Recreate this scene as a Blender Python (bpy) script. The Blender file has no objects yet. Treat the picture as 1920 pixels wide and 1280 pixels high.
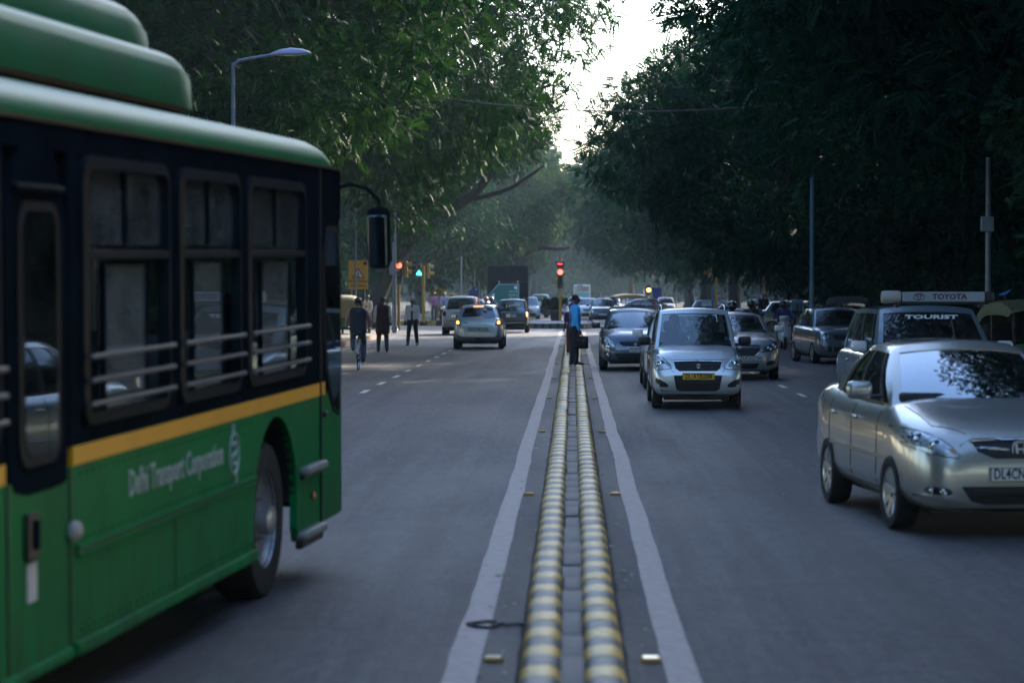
import bpy, bmesh, math, random
import numpy as np
from mathutils import Vector, Matrix, Euler, noise
from mathutils.bvhtree import BVHTree
R = math.radians
PI = math.pi
HAZE = 0.00027
random.seed(7)
RNG = np.random.default_rng(11)
C = bpy.context.scene.collection
SC = bpy.context.scene

# ------------------------------------------------------------ camera, sky, sun, exposure
F = 4533.3            # focal length in photo pixels (85 mm on a 36 mm sensor, 1920 px)
VX, VY = 1073.0, 547.0  # where the road vanishes in the photo
cd = bpy.data.cameras.new('camera')
cam = bpy.data.objects.new('camera', cd)
C.objects.link(cam)
SC.camera = cam
cd.lens = 85.0
cd.sensor_width = 36.0
cd.clip_start = 0.1
cd.clip_end = 3000
cam.location = (0, 0, 1.9)
_dir = Vector((-(VX-960)/F, 1.0, -(640-VY)/F))
cam.rotation_euler = _dir.to_track_quat('-Z', 'Y').to_euler()
cd.dof.use_dof = True
cd.dof.focus_distance = 44.0
cd.dof.aperture_fstop = 2.4
cd.dof.aperture_blades = 9

SUN_EL, SUN_AZ = R(23), R(27)      # azimuth to the right of straight ahead (+Y towards +X)
w = bpy.data.worlds.new('World')
SC.world = w
w.use_nodes = True
nt = w.node_tree
bg = nt.nodes['Background']
sky = nt.nodes.new('ShaderNodeTexSky')
sky.sky_type = 'NISHITA'
sky.sun_disc = False
sky.sun_elevation = SUN_EL
sky.sun_rotation = SUN_AZ
sky.air_density = 1.1
sky.dust_density = 1.3
sky.ozone_density = 3.5
nt.links.new(sky.outputs['Color'], bg.inputs['Color'])
bg.inputs['Strength'].default_value = 0.15
sl = bpy.data.lights.new('sun', 'SUN')
sl.energy = 3.2
sl.angle = R(0.6)
sl.color = (1.0, 0.90, 0.74)
so = bpy.data.objects.new('sun', sl)
C.objects.link(so)
sd = Vector((math.sin(SUN_AZ)*math.cos(SUN_EL), math.cos(SUN_AZ)*math.cos(SUN_EL), math.sin(SUN_EL)))
so.rotation_euler = sd.to_track_quat('Z', 'Y').to_euler()
so.location = (30, 60, 60)
SC.view_settings.view_transform = 'Standard'
SC.view_settings.look = 'None'
SC.view_settings.gamma = 1.0
SC.view_settings.use_curve_mapping = False
SC.view_settings.exposure = 2.12
SC.render.engine = 'CYCLES'
SC.cycles.use_denoising = True
SC.cycles.max_bounces = 8
SC.cycles.transparent_max_bounces = 12
SC.cycles.volume_bounces = 0
SC.cycles.diffuse_bounces = 3
SC.cycles.glossy_bounces = 3
SC.cycles.transmission_bounces = 4
SC.cycles.sample_clamp_indirect = 4.0
SC.cycles.caustics_reflective = False
SC.cycles.caustics_refractive = False

# ------------------------------------------------------------ naming, tags
def thing(name, label, cat, loc=(0, 0, 0), rz=0.0, group=None):
    o = bpy.data.objects.new(name, None)
    C.objects.link(o)
    o.empty_display_size = 0.2
    o.location = loc
    o.rotation_euler = (0, 0, rz)
    tag(o, label, cat, group)
    return o

def tag(o, label=None, cat=None, group=None, kind=None):
    if label: o['label'] = label
    if cat: o['category'] = cat
    if group: o['group'] = group
    if kind: o['kind'] = kind
    return o

def gp(px, py, z=0.0):
    """ground point seen at a photo pixel"""
    Y = F*(1.9-z)/(py-VY)
    return Vector(((px-VX)*Y/F, Y, z))

def kids(o): return [c for c in bpy.data.objects if c.parent == o]

def copy_tree(o, parent=None, swap=None, matmap=None):
    c = o.copy()
    C.objects.link(c)
    c.parent = parent
    if matmap and c.type == 'MESH':
        names = [m.name if m else '' for m in c.data.materials]
        if any(n in matmap for n in names):
            c.data = c.data.copy()
            for i, n in enumerate(names):
                if n in matmap: c.data.materials[i] = matmap[n]
    for ch in list(o.children):
        copy_tree(ch, c, swap, matmap)
    return c

# ------------------------------------------------------------ materials
MATS = {}
def mat(name, col, rough=0.6, metal=0.0, spec=0.5, coat=0.0, var=0.0, vscale=4.0, bump=0.0, bscale=40.0,
        emit=None, es=1.0, dirt=None, dscale=1.5, dlo=0.5, dhi=0.75, coords='Object'):
    if name in MATS: return MATS[name]
    m = bpy.data.materials.new(name)
    m.use_nodes = True
    n, l = m.node_tree.nodes, m.node_tree.links
    b = n['Principled BSDF']
    b.inputs['Base Color'].default_value = (*col, 1)
    b.inputs['Roughness'].default_value = rough
    b.inputs['Metallic'].default_value = metal
    b.inputs['Specular IOR Level'].default_value = spec
    b.inputs['Coat Weight'].default_value = coat
    b.inputs['Coat Roughness'].default_value = 0.04
    tc = n.new('ShaderNodeTexCoord')
    last = None
    if var > 0:
        nz = n.new('ShaderNodeTexNoise'); nz.inputs['Scale'].default_value = vscale; nz.inputs['Detail'].default_value = 5
        l.new(tc.outputs[coords], nz.inputs['Vector'])
        r = n.new('ShaderNodeMapRange'); r.inputs['To Min'].default_value = 1-var; r.inputs['To Max'].default_value = 1+var
        r.inputs['From Min'].default_value = 0.3; r.inputs['From Max'].default_value = 0.7
        l.new(nz.outputs['Fac'], r.inputs['Value'])
        mx = n.new('ShaderNodeVectorMath'); mx.operation = 'SCALE'
        mx.inputs[0].default_value = col
        l.new(r.outputs['Result'], mx.inputs['Scale'])
        l.new(mx.outputs['Vector'], b.inputs['Base Color'])
        last = mx.outputs['Vector']
    if dirt:
        nz = n.new('ShaderNodeTexNoise'); nz.inputs['Scale'].default_value = dscale; nz.inputs['Detail'].default_value = 8
        nz.inputs['Roughness'].default_value = 0.65
        l.new(tc.outputs[coords], nz.inputs['Vector'])
        r = n.new('ShaderNodeMapRange'); r.inputs['From Min'].default_value = dlo; r.inputs['From Max'].default_value = dhi
        l.new(nz.outputs['Fac'], r.inputs['Value'])
        mx = n.new('ShaderNodeMix'); mx.data_type = 'RGBA'
        l.new(r.outputs['Result'], mx.inputs[0])
        if last: l.new(last, mx.inputs[6])
        else: mx.inputs[6].default_value = (*col, 1)
        mx.inputs[7].default_value = (*dirt, 1)
        l.new(mx.outputs[2], b.inputs['Base Color'])
    if bump > 0:
        nz = n.new('ShaderNodeTexNoise'); nz.inputs['Scale'].default_value = bscale; nz.inputs['Detail'].default_value = 6
        l.new(tc.outputs[coords], nz.inputs['Vector'])
        bp = n.new('ShaderNodeBump'); bp.inputs['Strength'].default_value = bump; bp.inputs['Distance'].default_value = 0.01
        l.new(nz.outputs['Fac'], bp.inputs['Height'])
        l.new(bp.outputs['Normal'], b.inputs['Normal'])
    if emit:
        b.inputs['Emission Color'].default_value = (*emit, 1)
        b.inputs['Emission Strength'].default_value = es
    MATS[name] = m
    return m

def paint(name, col, metal=0.55, rough=0.28, coat=1.0, dust=0.5):
    """car paint: slightly metallic base under clear coat with road dust low down"""
    if name in MATS: return MATS[name]
    m = mat(name, col, rough=rough, metal=metal, coat=coat, var=0.04, vscale=90)
    n, l = m.node_tree.nodes, m.node_tree.links
    b = n['Principled BSDF']
    tc = [x for x in n if x.type == 'TEX_COORD'][0]
    sep = n.new('ShaderNodeSeparateXYZ'); l.new(tc.outputs['Object'], sep.inputs[0])
    nz = n.new('ShaderNodeTexNoise'); nz.inputs['Scale'].default_value = 3.5; nz.inputs['Detail'].default_value = 7
    l.new(tc.outputs['Object'], nz.inputs['Vector'])
    r = n.new('ShaderNodeMapRange'); r.inputs['From Min'].default_value = 0.75; r.inputs['From Max'].default_value = 0.15
    l.new(sep.outputs['Z'], r.inputs['Value'])
    mu = n.new('ShaderNodeMath'); mu.operation = 'MULTIPLY'; l.new(r.outputs[0], mu.inputs[0]); l.new(nz.outputs['Fac'], mu.inputs[1])
    mu2 = n.new('ShaderNodeMath'); mu2.operation = 'MULTIPLY'; l.new(mu.outputs[0], mu2.inputs[0]); mu2.inputs[1].default_value = dust*1.5
    prev = b.inputs['Base Color'].links[0].from_socket
    mx = n.new('ShaderNodeMix'); mx.data_type = 'RGBA'; mx.inputs[7].default_value = (0.16, 0.135, 0.11, 1)
    l.new(mu2.outputs[0], mx.inputs[0]); l.new(prev, mx.inputs[6]); l.new(mx.outputs[2], b.inputs['Base Color'])
    rr = n.new('ShaderNodeMapRange'); rr.inputs['To Min'].default_value = 0.03; rr.inputs['To Max'].default_value = 0.45
    l.new(mu2.outputs[0], rr.inputs['Value']); l.new(rr.outputs[0], b.inputs['Coat Roughness'])
    return m

def glass(name, tint=(0.55, 0.62, 0.62), refl=0.10, rough=0.02, dust=(0.02, 0.10)):
    if name in MATS: return MATS[name]
    m = bpy.data.materials.new(name); m.use_nodes = True
    n, l = m.node_tree.nodes, m.node_tree.links
    n.clear()
    out = n.new('ShaderNodeOutputMaterial')
    tr = n.new('ShaderNodeBsdfTransparent'); tr.inputs['Color'].default_value = (*tint, 1)
    gl = n.new('ShaderNodeBsdfGlossy'); gl.inputs['Roughness'].default_value = rough
    gl.inputs['Color'].default_value = (0.9, 0.95, 1, 1)
    fr = n.new('ShaderNodeFresnel'); fr.inputs['IOR'].default_value = 1.5
    ad = n.new('ShaderNodeMath'); ad.operation = 'ADD'; ad.inputs[1].default_value = refl
    # thin film of dust
    tc = n.new('ShaderNodeTexCoord'); nz = n.new('ShaderNodeTexNoise'); nz.inputs['Scale'].default_value = 4.0; nz.inputs['Detail'].default_value = 8
    l.new(tc.outputs['Object'], nz.inputs['Vector'])
    mr = n.new('ShaderNodeMapRange'); mr.inputs['From Min'].default_value = 0.4; mr.inputs['From Max'].default_value = 0.8
    mr.inputs['To Min'].default_value = dust[0]; mr.inputs['To Max'].default_value = dust[1]
    l.new(nz.outputs['Fac'], mr.inputs['Value'])
    df = n.new('ShaderNodeBsdfDiffuse'); df.inputs['Color'].default_value = (0.34, 0.38, 0.39, 1)
    m0 = n.new('ShaderNodeMixShader'); l.new(mr.outputs[0], m0.inputs[0]); l.new(tr.outputs[0], m0.inputs[1]); l.new(df.outputs[0], m0.inputs[2])
    mx = n.new('ShaderNodeMixShader')
    l.new(fr.outputs[0], ad.inputs[0]); l.new(ad.outputs[0], mx.inputs[0])
    l.new(m0.outputs[0], mx.inputs[1]); l.new(gl.outputs[0], mx.inputs[2]); l.new(mx.outputs[0], out.inputs['Surface'])
    MATS[name] = m
    return m

BLACK = mat('black_plastic', (0.012, 0.012, 0.013), 0.45, bump=0.1)
RUBBER = mat('tyre_rubber', (0.016, 0.016, 0.017), 0.85, var=0.3, vscale=12, bump=0.4, bscale=60)
EMBL = mat('emblem_silver', (0.66, 0.67, 0.68), 0.3, metal=0.3, var=0.05)
CHROME = mat('chrome', (0.62, 0.62, 0.63), 0.12, metal=1.0, var=0.05)
ALLOY = mat('wheel_alloy', (0.42, 0.42, 0.43), 0.32, metal=0.85, var=0.15, vscale=9)
STEEL = mat('galvanised_steel', (0.30, 0.32, 0.34), 0.45, metal=0.6, var=0.15, vscale=6)
GREYPOLE = mat('grey_painted_steel', (0.22, 0.24, 0.26), 0.5, metal=0.2, var=0.2, vscale=5)
PLATEW = mat('plate_white', (0.74, 0.74, 0.72), 0.4, var=0.06)
PLATEY = mat('plate_yellow', (0.85, 0.46, 0.03), 0.4, var=0.06)
INK = mat('black_ink', (0.01, 0.01, 0.012), 0.5, var=0.1)
WHITEINK = mat('white_lettering', (0.75, 0.76, 0.76), 0.5, var=0.05)
CABIN = mat('cabin_fabric', (0.035, 0.035, 0.038), 0.9, var=0.2, vscale=10)
CABINLT = mat('cabin_beige', (0.20, 0.17, 0.13), 0.85, var=0.15, vscale=10)
GLASS = glass('window_glass')
GLASSD = glass('tinted_glass', (0.22, 0.27, 0.28), 0.06)
GLASSR = glass('sky_facing_glass', (0.40, 0.46, 0.48), 0.16)
YELLOW = mat('signal_yellow', (0.42, 0.22, 0.02), 0.5, var=0.2, vscale=8, dirt=(0.10, 0.07, 0.04), dscale=4, dlo=0.55, dhi=0.8)
def lens_mat(name, col, rough=0.08):
    return mat(name, col, rough, metal=0.35, coat=1.0, var=0.35, vscale=22, bump=0.35, bscale=35)
HEADL = lens_mat('headlamp_lens', (0.50, 0.55, 0.60))
REFLECTOR = mat('lamp_reflector', (0.62, 0.64, 0.66), 0.08, metal=1.0, var=0.1)
TAILR = lens_mat('tail_lens_red', (0.22, 0.01, 0.01))
AMBER = lens_mat('amber_lens', (0.45, 0.14, 0.02))

# ------------------------------------------------------------ mesh builder
class MB:
    def __init__(s):
        s.v, s.f, s.m = [], [], []
    def add(s, vs, fs, mi=0, M=None):
        b = len(s.v)
        s.v += [tuple(M @ Vector(v)) if M is not None else tuple(v) for v in vs]
        s.f += [tuple(b+i for i in f) for f in fs]
        s.m += [mi]*len(fs)
        return s
    def box(s, c, d, mi=0, rot=None, M=None):
        x, y, z = d[0]/2, d[1]/2, d[2]/2
        vs = [Vector((i*x, j*y, k*z)) for i in (-1, 1) for j in (-1, 1) for k in (-1, 1)]
        if rot: vs = [Euler(rot).to_matrix() @ v for v in vs]
        vs = [v+Vector(c) for v in vs]
        return s.add(vs, [(0, 1, 3, 2), (4, 6, 7, 5), (0, 4, 5, 1), (2, 3, 7, 6), (0, 2, 6, 4), (1, 5, 7, 3)], mi, M)
    def rbox(s, c, d, r=0.02, mi=0, rot=None, seg=2, M=None):
        bm = bmesh.new(); bmesh.ops.create_cube(bm, size=1)
        for v in bm.verts: v.co = Vector((v.co.x*d[0], v.co.y*d[1], v.co.z*d[2]))
        bmesh.ops.bevel(bm, geom=bm.edges[:], offset=min(r, min(d)*0.49), segments=seg, affect='EDGES', profile=0.5)
        T = Matrix.Translation(Vector(c)) @ (Euler(rot).to_matrix().to_4x4() if rot else Matrix())
        if M is not None: T = M @ T
        s.bm(bm, mi, T); bm.free(); return s
    def bm(s, bm, mi=0, M=None):
        bm.verts.ensure_lookup_table()
        for i, v in enumerate(bm.verts): v.index = i
        return s.add([v.co for v in bm.verts], [[v.index for v in f.verts] for f in bm.faces], mi, M)
    def tube(s, pts, rad, n=8, mi=0, cap=True, M=None):
        pts = [Vector(p) for p in pts]
        if not hasattr(rad, '__len__'): rad = [rad]*len(pts)
        vs, fs = [], []
        up = None
        for i, p in enumerate(pts):
            t = (pts[min(i+1, len(pts)-1)]-pts[max(i-1, 0)])
            if t.length < 1e-9: t = Vector((0, 0, 1))
            t.normalize()
            if up is None:
                up = Vector((1, 0, 0)) if abs(t.x) < 0.8 else Vector((0, 1, 0))
            a = (up - t*up.dot(t)).normalized(); up = a
            b = t.cross(a)
            for k in range(n):
                an = 2*PI*k/n
                vs.append(p + (a*math.cos(an)+b*math.sin(an))*rad[i])
        for i in range(len(pts)-1):
            for k in range(n):
                k2 = (k+1) % n
                fs.append((i*n+k, i*n+k2, (i+1)*n+k2, (i+1)*n+k))
        if cap:
            fs.append(tuple(range(n))[::-1]); fs.append(tuple((len(pts)-1)*n+k for k in range(n)))
        return s.add(vs, fs, mi, M)
    def lathe(s, prof, n=24, axis='Z', c=(0, 0, 0), mi=0, a0=0, a1=2*PI, M=None):
        """profile (r, h) turned about an axis"""
        vs, fs = [], []
        full = abs(a1-a0-2*PI) < 1e-6
        m = n if full else n+1
        for k in range(m):
            a = a0+(a1-a0)*k/n
            for r, h in prof:
                if axis == 'Z': p = (r*math.cos(a), r*math.sin(a), h)
                elif axis == 'X': p = (h, r*math.cos(a), r*math.sin(a))
                else: p = (r*math.cos(a), h, r*math.sin(a))
                vs.append(Vector(p)+Vector(c))
        q = len(prof)
        for k in range(n):
            k2 = (k+1) % m
            for j in range(q-1):
                fs.append((k*q+j, k2*q+j, k2*q+j+1, k*q+j+1))
        return s.add(vs, fs, mi, M)
    def prism(s, poly, h0, h1, axis='Z', mi=0, M=None):
        """2-D polygon pushed along an axis; poly is (x,y) for Z, (x,z) for Y, (y,z) for X"""
        def P(p, h):
            return (p[0], p[1], h) if axis == 'Z' else ((p[0], h, p[1]) if axis == 'Y' else (h, p[0], p[1]))
        n = len(poly)
        vs = [P(p, h0) for p in poly]+[P(p, h1) for p in poly]
        fs = [tuple(range(n)), tuple(range(n, 2*n))[::-1]]+[(i, i+n, (i+1) % n+n, (i+1) % n) for i in range(n)]
        return s.add(vs, fs, mi, M)
    def sphere(s, c, r, mi=0, u=12, v=8, M=None):
        if not hasattr(r, '__len__'): r = (r, r, r)
        bm = bmesh.new(); bmesh.ops.create_uvsphere(bm, u_segments=u, v_segments=v, radius=1)
        T = Matrix.Translation(Vector(c)) @ Matrix.Diagonal((*r, 1))
        if M is not None: T = M @ T
        s.bm(bm, mi, T); bm.free(); return s
    def build(s, name, mats, parent=None, loc=None, smooth=None, rot=None):
        me = bpy.data.meshes.new(name)
        me.from_pydata(s.v, [], s.f)
        if not isinstance(mats, (list, tuple)): mats = [mats]
        for m in mats: me.materials.append(m)
        if len(mats) > 1: me.polygons.foreach_set('material_index', s.m)
        bm = bmesh.new(); bm.from_mesh(me)
        bmesh.ops.recalc_face_normals(bm, faces=bm.faces[:])
        bm.to_mesh(me); bm.free()
        if smooth is not None: smooth_by_angle(me, smooth)
        o = bpy.data.objects.new(name, me); C.objects.link(o)
        if parent: o.parent = parent
        if loc is not None: o.location = loc
        if rot is not None: o.rotation_euler = rot
        return o

def smooth_by_angle(me, deg=35):
    me.polygons.foreach_set('use_smooth', [True]*len(me.polygons))
    try: me.set_sharp_from_angle(angle=R(deg))
    except Exception: pass

def mesh_obj(name, me, parent=None, loc=None, rot=None):
    o = bpy.data.objects.new(name, me); C.objects.link(o)
    if parent: o.parent = parent
    if loc is not None: o.location = loc
    if rot is not None: o.rotation_euler = rot
    return o

FONTD = None
def text(name, body, size, material, parent=None, loc=(0, 0, 0), rot=(0, 0, 0), sx=1.0, depth=0.002, bold=0.0, align='CENTER', shear=0.0):
    """flat lettering as a mesh; lies in XY, rotated by rot"""
    cu = bpy.data.curves.new(name, 'FONT')
    cu.body = body; cu.size = size; cu.align_x = align; cu.align_y = 'CENTER'; cu.extrude = depth; cu.offset = bold; cu.shear = shear
    cu.resolution_u = 2
    t = bpy.data.objects.new(name+'_tmp', cu); C.objects.link(t)
    dg = bpy.context.evaluated_depsgraph_get()
    me = bpy.data.meshes.new_from_object(t.evaluated_get(dg))
    bpy.data.objects.remove(t); bpy.data.curves.remove(cu)
    me.transform(Matrix.Diagonal((sx, 1, 1, 1)))
    me.materials.clear(); me.materials.append(material)
    me.name = name
    return mesh_obj(name, me, parent, loc, rot)

def lerp_tab(tab, x):
    if x <= tab[0][0]: return tab[0][1]
    for (a, va), (b, vb) in zip(tab, tab[1:]):
        if x <= b:
            t = (x-a)/(b-a)
            return va+(vb-va)*t
    return tab[-1][1]

def smooth_tab(tab, x):
    """Catmull-like monotone smoothing of a table"""
    xs = [p[0] for p in tab]; ys = [p[1] for p in tab]
    n = len(tab)
    if x <= xs[0]: return ys[0]
    if x >= xs[-1]: return ys[-1]
    i = max(k for k in range(n-1) if xs[k] <= x)
    def sl(k):
        if k == 0: return (ys[1]-ys[0])/(xs[1]-xs[0])
        if k == n-1: return (ys[-1]-ys[-2])/(xs[-1]-xs[-2])
        a = (ys[k]-ys[k-1])/(xs[k]-xs[k-1]); b = (ys[k+1]-ys[k])/(xs[k+1]-xs[k])
        return 0 if a*b <= 0 else 2*a*b/(a+b)
    h = xs[i+1]-xs[i]; t = (x-xs[i])/h
    m0, m1 = sl(i)*h, sl(i+1)*h
    return (2*t**3-3*t*t+1)*ys[i]+(t**3-2*t*t+t)*m0+(-2*t**3+3*t*t)*ys[i+1]+(t**3-t*t)*m1
# ------------------------------------------------------------ ground, road, markings
def asphalt():
    m = bpy.data.materials.new('asphalt'); m.use_nodes = True
    n, l = m.node_tree.nodes, m.node_tree.links
    b = n['Principled BSDF']
    tc = n.new('ShaderNodeTexCoord')
    def noise_(scale, detail, vec=None, rough=0.6):
        z = n.new('ShaderNodeTexNoise'); z.inputs['Scale'].default_value = scale; z.inputs['Detail'].default_value = detail
        z.inputs['Roughness'].default_value = rough
        l.new(vec or tc.outputs['Object'], z.inputs['Vector']); return z
    mp = n.new('ShaderNodeMapping'); mp.inputs['Scale'].default_value = (2.2, 0.05, 1)
    l.new(tc.outputs['Object'], mp.inputs['Vector'])
    mp2 = n.new('ShaderNodeMapping'); mp2.inputs['Scale'].default_value = (0.45, 0.09, 1)
    l.new(tc.outputs['Object'], mp2.inputs['Vector'])
    streak = noise_(1.6, 6, mp.outputs[0]); broad = noise_(1.0, 5, mp2.outputs[0]); mp3 = n.new('ShaderNodeMapping'); mp3.inputs['Scale'].default_value = (16, 1.6, 1); l.new(tc.outputs['Object'], mp3.inputs['Vector']); comb = noise_(1.0, 5, mp3.outputs[0], 0.8); grit = noise_(30, 5, None, 0.9); mid = noise_(11, 6, None, 0.7)
    def ramp(src, a, b_, lo, hi):
        r = n.new('ShaderNodeMapRange'); r.inputs['From Min'].default_value = a; r.inputs['From Max'].default_value = b_
        r.inputs['To Min'].default_value = lo; r.inputs['To Max'].default_value = hi
        l.new(src.outputs['Fac'], r.inputs['Value']); return r
    def mul(a, c):
        x = n.new('ShaderNodeMath'); x.operation = 'MULTIPLY'; l.new(a.outputs[0], x.inputs[0]); l.new(c.outputs[0], x.inputs[1]); return x
    f = mul(mul(mul(ramp(comb, 0.3, 0.7, 0.66, 1.40), ramp(noise_(3.2, 7, None, 0.75), 0.3, 0.7, 0.82, 1.2)), mul(ramp(streak, 0.3, 0.7, 0.62, 1.42), ramp(broad, 0.32, 0.68, 0.78, 1.25))), mul(ramp(grit, 0.3, 0.7, 0.35, 1.8), ramp(mid, 0.3, 0.7, 0.70, 1.32)))
    # oil-darkened wheel tracks and a grimy strip beside the divider
    sep = n.new('ShaderNodeSeparateXYZ'); l.new(tc.outputs['Object'], sep.inputs[0])
    ab = n.new('ShaderNodeMath'); ab.operation = 'ABSOLUTE'; l.new(sep.outputs['X'], ab.inputs[0])
    cr = n.new('ShaderNodeValToRGB'); cr.color_ramp.interpolation = 'EASE'
    pts = [(0.0, 0.75), (0.055, 0.80), (0.075, 1.02), (0.14, 1.12), (0.20, 0.93), (0.26, 1.08), (0.34, 0.92), (0.45, 1.05), (0.6, 0.95), (0.7, 1.08), (0.8, 0.9), (1.0, 0.85)]
    e = cr.color_ramp.elements
    e[0].position, e[0].color = pts[0][0], (pts[0][1]*.8,)*3+(1,)
    e[1].position, e[1].color = pts[-1][0], (pts[-1][1]*.8,)*3+(1,)
    for p, v in pts[1:-1]:
        q = e.new(p); q.color = (v*.8,)*3+(1,)
    dv = n.new('ShaderNodeMath'); dv.operation = 'DIVIDE'; dv.inputs[1].default_value = 10.0; l.new(ab.outputs[0], dv.inputs[0])
    l.new(dv.outputs[0], cr.inputs[0])
    f2 = n.new('ShaderNodeMath'); f2.operation = 'MULTIPLY'; l.new(f.outputs[0], f2.inputs[0]); l.new(cr.outputs[0], f2.inputs[1])
    sc_ = n.new('ShaderNodeVectorMath'); sc_.operation = 'SCALE'; sc_.inputs[0].default_value = (0.066, 0.061, 0.066)
    l.new(f2.outputs[0], sc_.inputs['Scale']); l.new(sc_.outputs[0], b.inputs['Base Color'])
    l.new(ramp(broad, 0.3, 0.7, 0.55, 0.75).outputs[0], b.inputs['Roughness'])
    vo = n.new('ShaderNodeTexVoronoi'); vo.feature = 'DISTANCE_TO_EDGE'; vo.inputs['Scale'].default_value = 0.42
    wv = n.new('ShaderNodeVectorMath'); wv.operation = 'ADD'; l.new(tc.outputs['Object'], wv.inputs[0])
    ws = n.new('ShaderNodeVectorMath'); ws.operation = 'SCALE'; ws.inputs['Scale'].default_value = 1.6; nz3 = noise_(1.3, 6, None, 0.75)
    l.new(nz3.outputs['Color'], ws.inputs[0]); l.new(ws.outputs[0], wv.inputs[1]); l.new(wv.outputs[0], vo.inputs['Vector'])
    ck = n.new('ShaderNodeMapRange'); ck.inputs['From Min'].default_value = 0.0; ck.inputs['From Max'].default_value = 0.012; ck.inputs['To Min'].default_value = 0.45; ck.inputs['To Max'].default_value = 1.0
    l.new(vo.outputs['Distance'], ck.inputs['Value'])
    cm = n.new('ShaderNodeMath'); cm.operation = 'MULTIPLY'; l.new(f2.outputs[0], cm.inputs[0]); l.new(ck.outputs[0], cm.inputs[1]); l.new(cm.outputs[0], sc_.inputs['Scale'])
    bp = n.new('ShaderNodeBump'); bp.inputs['Strength'].default_value = 0.9; bp.inputs['Distance'].default_value = 0.010
    l.new(grit.outputs['Fac'], bp.inputs['Height']); l.new(bp.outputs[0], b.inputs['Normal'])
    return m
ASPH = asphalt()
SOIL = mat('dry_soil', (0.045, 0.040, 0.026), 0.95, var=0.4, vscale=2.0, bump=0.8, bscale=12)
PAVE = mat('pavement_concrete', (0.16, 0.145, 0.13), 0.9, var=0.3, vscale=3.0, bump=0.4, bscale=30, dirt=(0.06, 0.05, 0.04), dscale=2)
LINE = mat('road_line_paint', (0.32, 0.25, 0.235), 0.6, var=0.12, vscale=14, bump=0.3, bscale=70, dirt=(0.13, 0.115, 0.115), dscale=9, dlo=0.5, dhi=0.85)
DASH = mat('lane_dash_paint', (0.58, 0.56, 0.53), 0.6, var=0.1, vscale=20, dirt=(0.2, 0.19, 0.18), dscale=14, dlo=0.52, dhi=0.8)
KYEL = mat('kerb_yellow_paint', (0.76, 0.46, 0.10), 0.45, var=0.25, vscale=14, bump=0.5, bscale=28, dirt=(0.13, 0.11, 0.09), dscale=13, dlo=0.52, dhi=0.72)
KDRK = mat('kerb_dark_paint', (0.085, 0.080, 0.085), 0.5, var=0.3, vscale=14, bump=0.5, bscale=28, dirt=(0.15, 0.13, 0.11), dscale=12, dlo=0.54, dhi=0.74)
KWHT = mat('kerb_white_paint', (0.22, 0.21, 0.20), 0.6, var=0.2, vscale=9, dirt=(0.15, 0.13, 0.1), dscale=7)
FILL = mat('tar_filler', (0.052, 0.050, 0.056), 0.62, var=0.3, vscale=8, bump=0.7, bscale=25, dirt=(0.13, 0.12, 0.11), dscale=10, dlo=0.55, dhi=0.8)

g = MB().add([(-700, -100, -0.012), (700, -100, -0.012), (700, 1300, -0.012), (-700, 1300, -0.012)], [(0, 1, 2, 3)]).build('ground', SOIL)
tag(g, kind='structure')
# the road: two carriageways, the junction and the road that goes on beyond it, one sheet
RL, RR = -7.9, 8.15
pl = [(RL, -15), (RR, -15), (RR, 118), (9.5, 121.5), (13, 124), (60, 125), (60, 142), (14, 143), (9.5, 146), (8.5, 152), (8.5, 640),
      (-9.0, 640), (-9.0, 150), (-10, 143), (-13, 136), (-60, 134), (-60, 119), (-15, 119), (-11, 117), (-9, 113), (-8.1, 106)]
bm = bmesh.new(); vs = [bm.verts.new((x, y, 0)) for x, y in pl]; fc = bm.faces.new(vs)
bmesh.ops.triangulate(bm, faces=[fc]); me = bpy.data.meshes.new('road'); bm.to_mesh(me); bm.free()
me.materials.append(ASPH); road = mesh_obj('road', me); tag(road, kind='structure')
for p in road.data.polygons:
    if p.normal.z < 0: p.flip()

def wavy_line(name, xc, wd, y0, y1, step, amp, seed, m):
    vs, fs = [], []
    y = y0; i = 0
    while y <= y1+1e-6:
        c = xc + amp*noise.noise((y*0.16, seed, 0)) + 0.4*amp*noise.noise((y*0.5, seed, 3))
        w1 = wd/2*(1+0.10*noise.noise((y*1.7, seed, 7))); w2 = wd/2*(1+0.10*noise.noise((y*1.7, seed, 9)))
        vs += [(c-w1, y, 0.004), (c+w2, y, 0.004)]
        if i: fs.append((2*i-2, 2*i-1, 2*i+1, 2*i))
        y += step; i += 1
    o = MB().add(vs, fs).build(name, m)
    return tag(o, kind='structure')
wavy_line('edge_line', -0.545, 0.165, -6, 118.0, 0.25, 0.03, 1.3, LINE)
wavy_line('edge_line', 0.545, 0.165, -6, 118.0, 0.25, 0.03, 5.1, LINE)
# kerb edge lines beside the pavements
wavy_line('edge_line', -7.55, 0.10, 20, 104, 0.5, 0.02, 2.2, LINE)
wavy_line('edge_line', 7.8, 0.10, 20, 112, 0.5, 0.02, 3.2, LINE)
def dash(x, y, L_=1.45, wd=0.11, rot=0):
    j = [random.uniform(-.012, .012) for _ in range(8)]
    o = MB().add([(-wd/2+j[0], -L_/2+j[1], 0), (wd/2+j[2], -L_/2+j[3], 0), (wd/2+j[4], L_/2+j[5], 0), (-wd/2+j[6], L_/2+j[7], 0)], [(0, 1, 2, 3)]).build('lane_dash', DASH, loc=(x, y, 0.004), rot=(0, 0, rot))
    return tag(o, kind='structure')
y = 46.0
while y < 112:
    dash(-3.95, y)
    y += 4.05
for k in range(-1, 17):
    yy = 44.6+k*4.05
    dash(4.22+0.0015*k, yy)
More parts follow.
